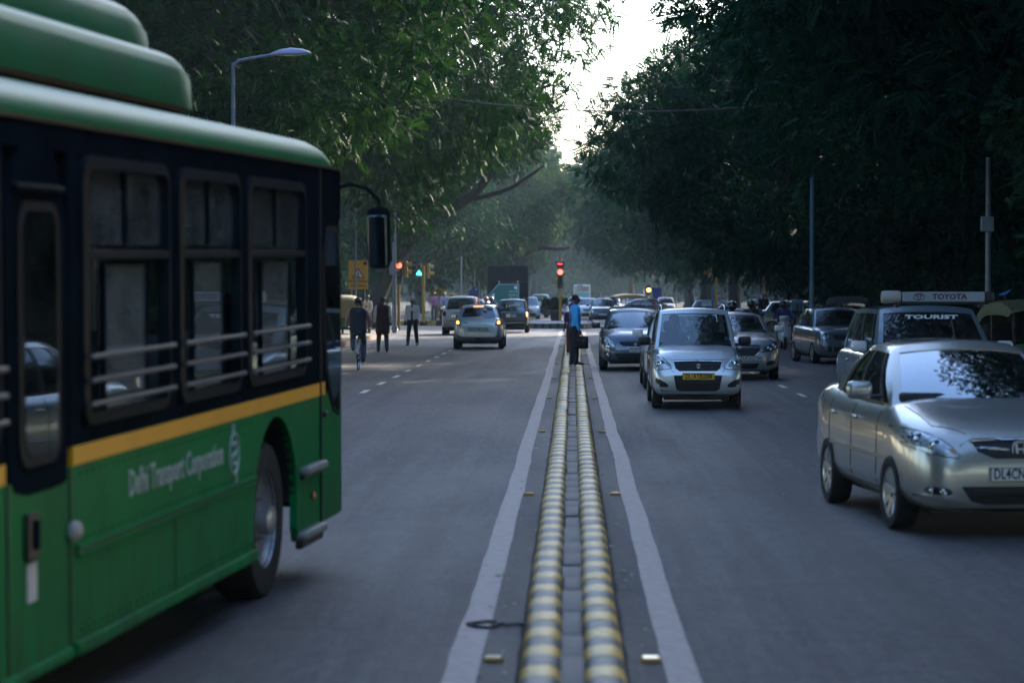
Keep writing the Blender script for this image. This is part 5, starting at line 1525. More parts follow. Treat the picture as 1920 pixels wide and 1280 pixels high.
# lower side skin with the wheel arch cut out
def arc(cu, cw, r_, a0, a1, n=22): return [(cu+r_*math.cos(a0+(a1-a0)*i/n), cw+r_*math.sin(a0+(a1-a0)*i/n)) for i in range(n+1)]
UC, RA = 2.04, .60
low = [(.74, 1.21), (6.18, 1.21), (6.18, .34), (2.70, .34)]+[(2.64, .62)]+arc(UC, .56, RA, .10, PI-.10)+[(1.46, .40), (1.40, .30), (.74, .34)]
def side(poly, v0, v1, name, m, par=bus, **k): return BB().prism(poly, v0, v1, 'Y').build(name, m, par, **k)
side(low, 0, .05, 'side_panel', BG)
side([(6.19, 1.21), (7.02, 1.21), (7.02, .34), (6.19, .34)], 0, .05, 'side_panel', BG)
side([(7.03, 1.21), (BL_, 1.21), (BL_, .34), (9.6, .34)]+arc(9.0, .56, .60, 0, PI)+[(8.4, .34), (7.03, .34)], 0, .05, 'side_panel', BG)
# folds that make the lower skin less flat
for z_, u0, u1 in ((.835, 2.62, 6.10), (.80, 2.63, 6.10)):
    BB().rbox(((u0+u1)/2, -.008, z_), (u1-u0, .03, .022), .008).build('side_moulding', BG, bus)
BB().box((4.36, -.003, .8175), (3.46, .012, .014)).build('moulding_groove', BLACK, bus)
BB().rbox((4.4, -.012, .375), (3.5, .045, .07), .02).build('sill', BG, bus); BB().rbox((9.1-2.0, -.010, .375), (1.8, .045, .06), .02).build('sill', BG, bus)
BB().rbox((6.17, -.02, .92), (.12, .06, .09), .03).build('marker_lamp', mat('lamp_housing_pale', (.40, .37, .34), .5, var=.1), bus, smooth=50)
# step mouldings in front of the wheel
BB().rbox((1.07, -.03, .755), (.62, .08, .055), .02).build('bumper_moulding', mat('pale_rubber', (.22, .22, .21), .5, var=.15), bus, smooth=50)
BB().rbox((1.10, -.02, .335), (.66, .09, .06), .025).build('bumper_moulding', MATS['pale_rubber'], bus, smooth=50)
BB().rbox((1.06, -.012, .715), (.60, .04, .03), .01).rbox((1.10, -.005, .28), (.66, .05, .05), .01).build('moulding_shadow_gap', BLACK, bus)
BB().sphere((1.02, -.02, .565), (.035, .02, .03)).build('side_indicator', AMBER, bus, smooth=60)
# driver's door
side([(.0, .36), (.10, .35), (.715, .35), (.715, 1.21), (.0, 1.21)], .0, .05, 'driver_door', BG)
side([(.06, 1.23), (.70, 1.23), (.70, 2.40), (.06, 2.40)], .0, .045, 'driver_door', BBL)
fr = roundpoly([(.05, 1.02), (.36, 1.10), (.62, 1.46), (.66, 2.36), (.05, 2.36)], 1)
BB().prism(fr, -.012, .0, 'Y').build('door_window_frame', BFR, bus, smooth=40)
BB().prism([(a*.82+.067, b*.94+.10) for a, b in fr], -.018, -.012, 'Y').build('door_window', GLASSD, bus)
BB().rbox((.62, -.02, 1.08), (.10, .03, .04), .01).build('door_handle', BLACK, bus)
BB().box((.728, -.004, 1.55), (.018, .02, 2.4)).build('door_gap', BLACK, bus)
# low grime along the skirt
# yellow stripe
side([(.75, 1.212), (6.14, 1.212), (6.14, 1.298), (.75, 1.298)], -.006, .05, 'yellow_stripe', BYL)
side([(.58, 1.212), (.71, 1.212), (.71, 1.298), (.58, 1.298)], -.006, .03, 'yellow_stripe', BYL)
side([(7.05, 1.212), (BL_, 1.212), (BL_, 1.298), (7.05, 1.298)], -.006, .05, 'yellow_stripe', BYL)
# black band: sill, header, pillars
wins = [(1.22, 2.82), (2.99, 4.34), (4.52, 6.00), (7.12, 8.5), (8.66, 10.0), (10.16, 11.4)]
W0, W1, WM = 1.38, 2.63, 2.17
side([(.75, 1.298), (6.16, 1.298), (6.16, W0), (.75, W0)], 0, .05, 'window_band', BBL)
side([(7.04, 1.298), (BL_, 1.298), (BL_, W0), (7.04, W0)], 0, .05, 'window_band', BBL)
side([(0, W1), (BL_, W1), (BL_, 2.76), (0, 2.76)], 0, .05, 'window_band', BBL)
side([(0, 2.41), (.72, 2.41), (.72, W1), (0, W1)], 0, .05, 'window_band', BBL)
edges = [.735]+[e for w_ in wins[:3] for e in w_]+[6.16]
for a, b in zip(edges[0::2], edges[1::2]): side([(a, W0), (b, W0), (b, W1), (a, W1)], 0, .05, 'pillar', BBL)
edges = [7.04]+[e for w_ in wins[3:] for e in w_]+[BL_]
for a, b in zip(edges[0::2], edges[1::2]): side([(a, W0), (b, W0), (b, W1), (a, W1)], 0, .05, 'pillar', BBL)
# emergency door, black, runs below the stripe
side(roundpoly([(6.20, 1.16), (6.32, 1.14), (6.90, 1.14), (7.02, 1.26), (7.02, W1), (6.20, W1)], 1), -.004, .05, 'emergency_door', BBL)
fr = rrect(6.34, 6.90, 1.26, 2.40, .12)
BB().prism(fr, -.018, -.004, 'Y').build('door_window_frame', BFR, bus, smooth=40)
BB().prism([((a-6.62)*.78+6.62, (b-1.83)*.93+1.83) for a, b in fr], -.024, -.018, 'Y').build('door_window', BGL if False else GLASSD, bus)
BB().rbox((6.62, -.02, 2.46), (.66, .03, .03), .012).build('door_trim', BFR, bus)
BB().rbox((6.74, -.012, .96), (.15, .03, .21), .02).build('door_handle_recess', BLACK, bus)
BB().rbox((6.74, -.03, .97), (.05, .03, .13), .01).build('door_handle', BBL, bus)
BB().rbox((6.72, -.004, .76), (.13, .006, .17), .003).build('white_sticker', mat('sticker_white', (.55, .55, .58), .5, var=.1, dirt=(.2, .2, .2), dscale=9), bus)
for u_ in (6.185, 7.025): BB().box((u_, -.002, .78), (.012, .012, .86)).build('panel_gap', BLACK, bus)
# rivets, panel joints
rv = BB()
for z_ in (1.17, .87, .45):
    for i in range(34):
        u_ = 2.72+.10*i
        if u_ < 6.1: rv.box((u_, -.002, z_), (.012, .008, .012))
rv.build('rivets', BG, bus)['kind'] = 'stuff'
for u_ in (4.40,): BB().box((u_, -.0005, .58), (.008, .008, .42)).build('panel_gap', BLACK, bus)
# windows
for k, (a, b) in enumerate(wins):
    c_ = (a+b)/2; hwid = (b-a)/2
    out = rrect(a, b, W0, W1, .13)
    t_ = .055
    inn = rrect(a+t_, b-t_, W0+t_, W1-t_, .085)
    n_ = len(out); f_ = BB(); vs = [(p[0], -.022, p[1]) for p in out]+[(p[0], -.030, p[1]) for p in inn]+[(p[0], .03, p[1]) for p in out]+[(p[0], .03, p[1]) for p in inn]
    fs = []
    for i in range(n_):
        j = (i+1) % n_
        fs += [(i, j, j+n_, i+n_), (i, i+2*n_, j+2*n_, j), (i+n_, j+n_, j+3*n_, i+3*n_)]
    f_.add(vs, fs); wo = f_.build('window', BFR, bus, smooth=50)
    BB().rbox((c_, -.002, WM), (b-a-.09, .05, .045), .01).build('sliding_rail', BFR, wo)
    BB().rbox((c_-.02, .012, (WM+W1)/2), (.035, .022, W1-WM-.10), .008).build('mullion', BBL, wo)
    # upper panes (closed) and lower sliding panes, one pushed over the other
    for s in (-1, 1): BB().box((c_+s*hwid*.47, .020, (WM+W1)/2), (hwid*.90, .005, W1-WM-.09)).build('pane', BGL, wo)
    BB().box((c_-hwid*.05, .018, (W0+WM)/2), (hwid*1.00, .005, WM-W0-.10)).build('pane', BGL2, wo)
    BB().box((c_+hwid*.02, .030, (W0+WM)/2), (hwid*.92, .005, WM-W0-.10)).build('pane', BGL, wo)
    for dx_ in (-.53, .44): BB().box((c_+hwid*dx_, .014, (W0+WM)/2), (.028, .016, WM-W0-.10)).build('pane_frame', BBL, wo)
    for z_ in (1.70, 1.59, 1.48): BB().tube([(a+.015, -.045, z_), (b-.015, -.045, z_)], .0125, 8).build('guard_bar', BBAR, wo, smooth=60)
# roof: swept section from side cove to crown, closing down at the front
sec = [(0, 2.76)]+[(.30*(1-math.cos(t)), 2.76+.20*math.sin(t)) for t in np.linspace(.12, PI/2, 9)]+[(.6, 2.985), (1.0, 3.005), (1.25, 3.01)]
sec = sec+[(BW-a, b) for a, b in sec[::-1][1:]]
us = [0, .01, .03, .07, .13, .22, .34, .5, .8, 2, 4, 6, 8, 10, BL_]
vs, fs = [], []
for u_ in us:
    q = max(0, 1-u_/.50); f_ = math.sqrt(max(0, 1-q*q)); f2 = .55+.45*f_ if u_ < .5 else 1
    inset = .10*(1-f_)
    for v_, w_ in sec: vs.append((u_, v_+(inset if v_ < BW/2 else -inset)*(1 if True else 0), 2.76+(w_-2.76)*f_))
m_ = len(sec)
for j in range(len(us)-1):
    for i in range(m_-1): fs.append((j*m_+i, j*m_+i+1, (j+1)*m_+i+1, (j+1)*m_+i))
fs.append(tuple(range(m_)))
BB().add(vs, fs).build('roof', BGR, bus, smooth=60)
BB().box((BL_/2, -.004, 2.757), (BL_-.02, .02, .016)).build('roof_gap', BLACK, bus)
# gas cylinder covers: two tiers, rounded
def hump(name, u0, v0, w0, w1, r_, u1=BL_-.6):
    pr = [(v0, w0), (v0+.01, w1-r_*1.1)]+[(v0+.03+r_*(1-math.cos(t))*1.4, w1-r_+r_*math.sin(t)) for t in np.linspace(.2, PI/2, 8)]
    pr = pr+[(BW-a, b) for a, b in pr[::-1]]
    us_ = [0, .02, .06, .12, .2, .3, .42, .56, .7]; vs_, fs_ = [], []
    rows = [(u0+q, math.sqrt(max(0, 1-(1-q/.7)**2))) for q in us_]+[(u1, 1.0)]
    for u_, f_ in rows:
        for v_, w_ in pr:
            vs_.append((u_, BW/2+(v_-BW/2)*(.80+.20*f_), w0+(w_-w0)*f_**.8))
    k_ = len(pr)
    for j in range(len(rows)-1):
        for i in range(k_-1): fs_.append((j*k_+i, j*k_+i+1, (j+1)*k_+i+1, (j+1)*k_+i))
    fs_.append(tuple((len(rows)-1)*k_+i for i in range(k_)))
    BB().add(vs_, fs_).build(name, BGR, bus, smooth=60)
hump('cylinder_cover', 2.45, .30, 3.02, 3.34, .10); hump('cylinder_cover', 2.85, .46, 3.34, 3.60, .12)
BB().box((7.2, .33, 3.01), (8.6, .03, .03)).build('cover_gap', BLACK, bus)
# front and far side, floor, interior
BB().rbox((-.02, BW/2, .80), (.16, BW-.06, .85), .07).build('front_panel', BG, bus)
BB().rbox((.05, BW/2, 2.60), (.10, BW-.04, .34), .04).build('front_panel', BBL, bus)
BB().box((.04, BW/2, 1.83), (.012, BW-.16, 1.16)).build('windscreen', glass('bus_screen', (.5, .6, .62), .05), bus)
for v_ in (.04, BW-.04): BB().rbox((.06, v_, 1.83), (.11, .07, 1.2), .02).build('front_pillar', BBL, bus)
side([(0, .34), (BL_, .34), (BL_, 1.30), (0, 1.30)], BW-.05, BW, 'far_side_panel', BG)
side([(0, 2.55), (BL_, 2.55), (BL_, 2.76), (0, 2.76)], BW-.05, BW, 'far_side_panel', BBL)
for u_ in (.0, 1.1, 2.9, 4.4, 6.0, 7.6, 9.0, 10.5, BL_-.12): side([(u_, 1.30), (u_+.12, 1.30), (u_+.12, 2.55), (u_, 2.55)], BW-.05, BW, 'far_pillar', BBL)
for a, b in ((.12, 1.1), (1.22, 2.9), (3.02, 4.4), (4.52, 6.0), (6.12, 7.6), (7.72, 9.0), (9.12, 10.5)): BB().box(((a+b)/2, BW-.02, 1.925), (b-a, .006, 1.25)).build('far_window', BGL, bus)
BB().box(((2.75+8.2)/2, BW/2, .62), (5.45, BW-.12, .06)).box((1.40, BW/2, .62), (2.60, 1.3, .06)).box((9.85, BW/2, .62), (3.2, 1.3, .06)).build('floor', BIN, bus)
BB().box((BL_-.03, BW/2, 1.5), (.06, BW-.04, 2.3)).build('rear_panel', BG, bus)
BB().box((BL_/2+.2, BW/2, .42), (BL_-3.5, BW-.5, .30)).build('underbody', BLACK, bus)
SEATB = mat('bus_seat_blue_grey', (.10, .14, .17), .6, var=.15)
for u_ in (2.9, 3.75, 4.6, 5.45, 7.2, 8.1, 9.0, 9.9):
    for v_ in (.50, 2.0):
        s_ = BB(); s_.rbox((u_, v_, 1.10), (.42, .84, .07), .03); s_.rbox((u_+.20, v_, 1.42), (.06, .84, .62), .03, rot=(0, .12, 0)); s_.rbox((u_, v_, .86), (.3, .6, .44), .03)
        s_.build('passenger_seat', SEATB, bus, smooth=50)
s_ = BB(); s_.rbox((1.15, .60, 1.15), (.5, .5, .1), .04); s_.rbox((1.42, .60, 1.55), (.10, .48, .75), .04); s_.build('driver_seat', CABIN, bus, smooth=50)
for u_ in (2.75, 4.43, 6.1, 7.9):
    BB().tube([(u_, .95, .65), (u_, .95, 2.9)], .017, 8).build('grab_pole', BBAR, bus, smooth=60)
BB().tube([(1.6, .95, 2.55), (BL_-.4, .95, 2.55)], .015, 8).build('grab_rail', BBAR, bus, smooth=60)
# wheel wells
w_ = BB(); w_.lathe([(.60, .02), (.60, .50)], 24, 'Y', c=(UC, 0, .56), a0=0, a1=PI); w_.box((UC, .52, .6), (1.3, .03, 1.2)); w_.build('wheel_well', BLACK, bus)
# wheel
def bus_wheel(u_, tilt=0):
    ty = BB(); r_ = .485; h = .135
    ty.lathe([(.29, -h*.8), (.31, -h), (.42, -h*1.04), (.465, -h), (r_, -h*.7), (r_, h*.7), (.465, h), (.31, h), (.29, h*.8)], 44, 'Y')
    for k in range(44):
        a = 2*PI*k/44
        ty.box((.478*math.cos(a), 0, .478*math.sin(a)), (.022, h*1.5, .03), 0, (0, -a, 0))
    o = ty.build('wheel', RUBBER, bus, loc=(u_, VS*.20, .485+.0166*u_), smooth=40)
    rm = BB()
    rm.lathe([(.30, -h*.95), (.285, -h*.6), (.24, -h*.3), (.20, -h*.25), (.16, -h*.45), (.10, -h*.5), (.10, -h*1.2), (.07, -h*1.35), (.001, -h*1.35)], 32, 'Y')
    for k in range(10):
        a = 2*PI*k/10; rm.lathe([(.016, -h*.75), (.016, -h*.4)], 8, 'Y', c=(.135*math.cos(a), 0, .135*math.sin(a)))
    rm.build('rim', mat('bus_rim_silver', (.36, .36, .38), .4, metal=.5, var=.25, vscale=6, dirt=(.10, .085, .07), dscale=5), o, smooth=40)
bus_wheel(UC); bus_wheel(9.0)
BB().tube([(UC, .2, .5), (UC, 2.3, .5)], .07, 8).build('axle', BLACK, bus)
# exterior mirror on a curved arm
mr = BB().rbox((-.40, -.20, 2.28), (.10, .17, .44), .05, rot=(0, .12, 0)).build('door_mirror', BBL, bus, smooth=50)
BB().rbox((-.335, -.20, 2.26), (.012, .13, .36), .01, rot=(0, .12, 0)).build('mirror_glass', mat('bus_mirror_glass', (.25, .33, .36), .08, metal=1.0, var=.1), mr)
BB().tube([(.12, .02, 2.62), (-.08, -.06, 2.66), (-.28, -.14, 2.63), (-.40, -.20, 2.55), (-.41, -.20, 2.45)], .013, 8).build('mirror_arm', BBL, mr, smooth=60)
# lettering, reads from the rear end towards the front
DTC = mat('bus_lettering_pale', (.36, .46, .44), .5, var=.06, dirt=(.10, .2, .14), dscale=16, dlo=.5, dhi=.8)
tx_ = text('lettering', 'Delhi Transport Corporation', .185, DTC, bus, (4.27, -VS*.004, 1.045), (PI/2, 0, PI), sx=1.0, bold=.003)
if VS < 0: pass
bw_ = max(v.co.x for v in tx_.data.vertices)-min(v.co.x for v in tx_.data.vertices)
tx_.data.transform(Matrix.Diagonal((1.86/bw_, 1, 1, 1)))
tx_.location = (4.32, VS*-.004, 1.04)
lg = BB()
for a in range(28): lg.tube([(3.13+.105*math.cos(t), -.004, 1.02+.115*math.sin(t)) for t in (2*PI*a/28, 2*PI*(a+1)/28)], .010, 5, cap=False)
lg.tube([(3.19, -.004, 1.07), (3.10, -.004, 1.08), (3.08, -.004, 1.03), (3.18, -.004, 1.00), (3.17, -.004, .96), (3.08, -.004, .96)], .012, 5)
lg.tube([(3.16, -.004, 1.13), (3.15, -.004, 1.19)], .014, 5); lg.tube([(3.10, -.004, .91), (3.09, -.004, .85)], .014, 5)
lg.build('emblem', DTC, bus)
# ------------------------------------------------------------ people
def capsules(segs, name, m, voxel=0.016, smooth_it=6, parent=None, extra=None):
    mb = MB()
    for p0, r0, p1, r1 in segs:
        p0, p1 = Vector(p0), Vector(p1)
        mb.tube([p0, p1], [r0, r1], 12)
        mb.sphere(p0, r0, u=12, v=8); mb.sphere(p1, r1, u=12, v=8)
    o = mb.build(name, m, parent)
    md = o.modifiers.new('r', 'REMESH'); md.mode = 'VOXEL'; md.voxel_size = voxel; md.use_smooth_shade = True
    sm = o.modifiers.new('s', 'SMOOTH'); sm.iterations = smooth_it; sm.factor = .5
    apply_mods(o)
    if extra is not None and extra.v:
        b_ = len(o.data.vertices)
        bm = bmesh.new(); bm.from_mesh(o.data)
        e = extra.build('x', m); bm.from_mesh(e.data); bpy.data.objects.remove(e)
        bm.to_mesh(o.data); bm.free()
    smooth_by_angle(o.data, 80)
    return o
SKIN = mat('skin_brown', (0.12, 0.062, 0.038), 0.55, var=.08, vscale=12)
HAIR = mat('black_hair', (0.008, 0.007, 0.007), 0.5, var=.3, vscale=40, bump=.5, bscale=80)
def cloth(name, c, r=.8): return mat(name, c, r, var=.14, vscale=9, bump=.5, bscale=22)
POSES = {}
def pose(stride=0.0, elbow=0.15, lean=0.0, arml=None, armr=None, wide=0.0, sit=False, headturn=0.0):
    """joints of a 1.70 m figure that faces +Y"""
    J = {}
    J['pel'] = Vector((0, 0, .93)); J['wai'] = Vector((0, lean*.12, 1.08)); J['che'] = Vector((0, lean*.30, 1.30)); J['nec'] = Vector((0, lean*.45, 1.45)); J['hed'] = Vector((0, lean*.62+.015, 1.585))
    for s, k in ((-1, 'l'), (1, 'r')):
        st = stride*s
        J['hip'+k] = Vector((s*.095, 0, .90))
        if sit:
            J['kne'+k] = Vector((s*(.13+wide), .42, .86)); J['ank'+k] = Vector((s*(.14+wide), .36, .44)); 
        else:
            J['kne'+k] = Vector((s*(.10+wide*.5), st*.22+.02, .50)); J['ank'+k] = Vector((s*(.105+wide), st*.42-.03*abs(stride), .085+max(0, -st)*.10))
        J['toe'+k] = J['ank'+k]+Vector((s*.02, .155, -.045))
        J['sho'+k] = Vector((s*.185, lean*.38, 1.385))
        J['elb'+k] = Vector((s*.235, lean*.3-st*.10, 1.12)); J['wri'+k] = Vector((s*.245, lean*.2+.06-st*.22+elbow*.3, .90+elbow*.3))
    if arml: J['elbl'], J['wril'] = Vector(arml[0]), Vector(arml[1])
    if armr: J['elbr'], J['wrir'] = Vector(armr[0]), Vector(armr[1])
    J['turn'] = headturn
    return J
def fingers(J, k, curl=.6):
    """five bent fingers rooted in the palm"""
    mb = MB(); w_ = J['wri'+k]; d = (w_-J['elb'+k]).normalized(); s = 1 if k == 'r' else -1
    side_ = Vector((0, 1, 0)); side_ = (side_-d*side_.dot(d)).normalized(); inn = Vector((-s, 0, 0)); inn = (inn-d*inn.dot(d)).normalized()
    palm = w_+d*.09
    for i, (o_, L_) in enumerate(((.030, .070), (.010, .078), (-.010, .073), (-.030, .058))):
        a = palm-d*.02+side_*o_; b = palm+d*(L_*.4)+side_*o_*1.1+inn*L_*.15*curl; c_ = b+d*L_*.32*(1-curl*.5)+inn*L_*.40*curl; e = c_+d*L_*.12+inn*L_*.38*curl
        mb.tube([a, b, c_, e], [.0095, .009, .008, .0065], 6)
    a = w_+d*.03+side_*.02; mb.tube([a, a+d*.03+side_*.028+inn*.01, a+d*.062+side_*.034+inn*.025], [.012, .011, .008], 6)
    return mb
def person(label, J, shirt, trousers, loc, rz, sc=1.0, shoes=None, hair=HAIR, skin=SKIN, belly=0.0, vest=None, short_sleeve=False, hat=None, group=None, hairstyle='short', long_coat=False):
    t = thing('person', label, 'person', loc, rz, group); t.scale = (sc,)*3
    h = J['hed']; c_ = math.cos(J['turn']); s_ = math.sin(J['turn'])
    def HD(x, y, z): return h+Vector((x*c_-y*s_, x*s_+y*c_, z))
    segs = [(HD(0, .0, .045), .083, HD(0, .015, .0), .080), (HD(0, .02, -.01), .072, HD(0, .032, -.065), .050), (J['nec']-Vector((0, 0, .05)), .060, HD(0, -.01, -.05), .055),
            (J['nec']-Vector((0, 0, .08)), .09, J['che'], .11), (J['che'], .11, J['pel'], .11)]
    for k in 'lr':
        segs += [(J['sho'+k], .05, J['elb'+k], .038), (J['elb'+k], .038, J['wri'+k], .026), (J['wri'+k], .026, J['wri'+k]+(J['wri'+k]-J['elb'+k]).normalized()*.085, .030),
                 (J['hip'+k], .075, J['kne'+k], .052), (J['kne'+k], .052, J['ank'+k], .038), (J['ank'+k], .038, J['toe'+k], .03), (J['pel'], .1, J['hip'+k], .08), (J['nec']-Vector((0, 0, .06)), .06, J['sho'+k], .05)]
    ex = MB()
    for k in 'lr':
        f = fingers(J, k); ex.add(f.v, f.f)
    ex.add([HD(-.012, .088, -.012), HD(.012, .088, -.012), HD(0, .112, -.026), HD(0, .090, .030), HD(0, .085, -.036)], [(0, 2, 3), (1, 3, 2), (0, 4, 2), (1, 2, 4)])
    for s in (-1, 1): ex.sphere(HD(s*.083, 0, -.005), (.012, .022, .032), u=8, v=6)
    body = capsules(segs, 'body', skin, .015, 4, t, ex)
    em = MB()
    for s in (-1, 1): em.sphere(HD(s*.030, .083, .012), (.013, .010, .008), u=8, v=6)
    em.build('eyes', INK, t, smooth=60)
    em = MB(); em.sphere(HD(0, .088, -.058), (.024, .008, .006), u=8, v=5); em.build('mouth', mat('lips', (.12, .04, .03), .6, var=.1), t, smooth=60)
    # shirt
    P_, W_, Cc, N_ = J['pel'], J['wai'], J['che'], J['nec']
    X = Vector((1, 0, 0))
    sg = []
    for s in (-1, 1):
        sg += [(Cc+X*s*.085+Vector((0, 0, .03)), .110, W_+X*s*.065+Vector((0, belly, 0)), .108+belly*.3), (W_+X*s*.065+Vector((0, belly, 0)), .108+belly*.3, P_+X*s*.070+Vector((0, 0, .0)), .108)]
    sg += [(N_-Vector((0, 0, .05)), .068, Cc, .12), (N_+Vector((0, 0, .0)), .062, N_-Vector((0, .0, .05)), .07)]
    for k, s in (('l', -1), ('r', 1)):
        sg += [(N_-Vector((-s*.06, 0, .06)), .062, J['sho'+k], .068), (J['sho'+k], .070, J['elb'+k], .056)]
        if not short_sleeve: sg += [(J['elb'+k], .056, J['wri'+k].lerp(J['elb'+k], .04), .042)]
        else: sg[-1] = (J['sho'+k], .070, J['sho'+k].lerp(J['elb'+k], .75), .062)
    capsules(sg, 'shirt', shirt, .019, 3, t)
    if vest:
        sv = []
        dz = .30 if long_coat else .03
        for s in (-1, 1):
            sv += [(Cc+X*s*.090+Vector((0, 0, .06)), .122, W_+X*s*.075, .124), (W_+X*s*.075, .124, P_+X*s*.085-Vector((0, 0, dz-.02)), .122+.02*(dz > .1))]
            sv += [(N_-Vector((-s*.07, 0, .07)), .070, Cc+X*s*.13+Vector((0, 0, .05)), .085), (N_-Vector((0, .02, .04)), .075, Cc-Vector((0, .015, 0)), .12), (Cc-Vector((0, .015, 0)), .12, P_-Vector((0, .01, 0)), .125)]
        capsules(sv, 'waistcoat' if not long_coat else 'coat', vest, .017, 3, t)
    tg = []
    for k in 'lr':
        tg += [(P_+Vector((0, 0, .03)), .105, J['hip'+k], .105), (J['hip'+k], .100, J['kne'+k], .078), (J['kne'+k], .078, J['ank'+k]+Vector((0, 0, .01)), .064)]
    for s in (-1, 1): tg += [(P_+X*s*.06+Vector((0, 0, .05)), .10, P_+X*s*.06-Vector((0, 0, .05)), .108)]
    capsules(tg, 'trousers', trousers, .019, 3, t)
    sh = MB()
    for k in 'lr':
        a, b = J['ank'+k], J['toe'+k]
        d = (b-a); rz_ = 0
        sh.sphere(a+Vector((0, -.02, -.035)), (.046, .060, .048), u=12, v=8); sh.sphere(a.lerp(b, .75)+Vector((0, .01, -.012)), (.047, .105, .034), u=12, v=8)
    sh.build('shoes', shoes or mat('black_shoe', (.012, .011, .011), .4, var=.1), t, smooth=60)
    if hairstyle == 'short':
        hm = MB(); hm.sphere(HD(0, -.014, .052), (.092, .096, .086), u=16, v=10)
        hm.v = [v if (Vector(v)-HD(0, 0, 0)).dot(Vector((-s_, c_, 0))) < .062 else tuple(Vector(v)-Vector((-s_, c_, 0))*.03) for v in hm.v]
        hm.build('hair', hair, t, smooth=60)
    elif hairstyle == 'helmet':
        hm = MB(); hm.sphere(HD(0, 0, .035), (.132, .150, .135), u=18, v=12); o = hm.build('helmet', hat, t, smooth=60)
        MB().sphere(HD(0, .045, .0), (.118, .118, .055), u=16, v=8).build('visor', BLACK, o, smooth=60)
    elif hairstyle == 'turban':
        hm = MB()
        for q in range(5): 
            a = q*.5; hm.tube([HD(.088*math.cos(b), -.01+.095*math.sin(b), .045+.022*q+.018*math.sin(b+a)) for b in np.linspace(0, 2*PI, 15)], .026-.001*q, 6)
        hm.sphere(HD(0, -.01, .13), (.075, .08, .05))
        hm.build('turban', hat, t, smooth=60)
        f_ = MB(); f_.add([HD(-.02, -.02, .12), HD(.03, -.02, .12), HD(.055, -.04, .30), HD(-.005, -.05, .36), HD(-.05, -.04, .30), HD(-.02, .0, .12), HD(.03, .0, .12), HD(.055, -.02, .30), HD(-.005, -.03, .36), HD(-.05, -.02, .30)],
            [(0, 1, 2, 3, 4), (9, 8, 7, 6, 5), (0, 5, 6, 1), (1, 6, 7, 2), (2, 7, 8, 3), (3, 8, 9, 4), (4, 9, 5, 0)]); f_.build('turban_fan', hat, t)
    elif hairstyle == 'scarf':
        hm = MB(); hm.sphere(HD(0, -.02, .03), (.115, .125, .135), u=16, v=10); hm.tube([HD(0, -.05, 0), J['nec']+Vector((0, -.08, 0)), J['che']+Vector((0, -.13, -.1)), J['wai']+Vector((.03, -.15, -.05))], [.11, .12, .14, .10], 12)
        hm.build('headscarf', hat, t, smooth=60)
    return t
W_SH = cloth('white_shirt', (.78, .76, .78)); B_SH = cloth('sky_blue_shirt', (.06, .42, .90)); N_TR = cloth('navy_trousers', (.014, .016, .030)); K_CL = cloth('black_cloth', (.012, .012, .015)); J_TR = cloth('jeans', (.05, .08, .12))
PU = cloth('deep_blue_shirt', (.02, .03, .22)); PK = cloth('pink_shirt', (.35, .20, .19)); G_TR = cloth('grey_trousers', (.06, .065, .075)); PURP = cloth('violet_scarf', (.04, .03, .22)); MAROON = cloth('maroon_waistcoat', (.045, .012, .016)); DKJ = cloth('dark_jacket', (.016, .018, .026))
ORA = cloth('orange_cloth', (.35, .10, .03))

# man in a blue shirt standing on the divider, facing right, briefcase in his right hand
J = pose(stride=.04, arml=((-.24, .02, 1.12), (-.16, .12, .92)), armr=((.24, -.02, 1.11), (.235, .05, .86)), lean=.06, headturn=-.25)
bm_ = person('man in a bright blue shirt standing on the divider with a black briefcase', J, B_SH, N_TR, (0.04, 56.6, .185), R(-72), .965, belly=.03)
bc = thing('briefcase', 'black soft briefcase hanging from the hand of the man on the divider', 'briefcase', (0.235, 56.33, .70), R(18))
bc.location = (0.18, 56.36, .72)
MB().rbox((0, 0, 0), (.40, .10, .29), .03).build('case', K_CL, bc, smooth=50)
MB().rbox((0, -.055, -.03), (.34, .02, .18), .01).build('front_pocket', K_CL, bc, smooth=50)
MB().tube([(-.07, 0, .13), (-.06, 0, .19), (0, 0, .205), (.06, 0, .19), (.07, 0, .13)], .010, 6).build('handle', BLACK, bc, smooth=60)
MB().rbox((-.06, -.066, .05), (.03, .006, .02), .003).rbox((.06, -.066, .05), (.03, .006, .02), .003).build('buckle', CHROME, bc)
J = pose(stride=.2)
person('woman with a violet scarf over her head half hidden behind the man on the divider', J, cloth('violet_tunic', (.05, .03, .16)), cloth('rust_cloth', (.16, .03, .02)), (.0, 70.0, 0), R(160), .91, hairstyle='scarf', hat=PURP, short_sleeve=True)
# left pavement side
J = pose(stride=.06, wide=.06, elbow=.12, lean=.02)
person('man in a white shirt, dark trousers and fanned white turban standing in the left lane', J, W_SH, N_TR, (gp(773, 648).x, gp(773, 648).y, 0), R(172), .985, hairstyle='turban', hat=cloth('white_turban', (.62, .62, .64)))
J = pose(stride=.05, wide=.03, elbow=.10)
person('man in a long dark waistcoat over white sleeves walking away by the left kerb', J, W_SH, cloth('slate_trousers', (.035, .05, .06)), (gp(717, 660).x, gp(717, 660).y, 0), R(8), 1.02, vest=MAROON, long_coat=True)
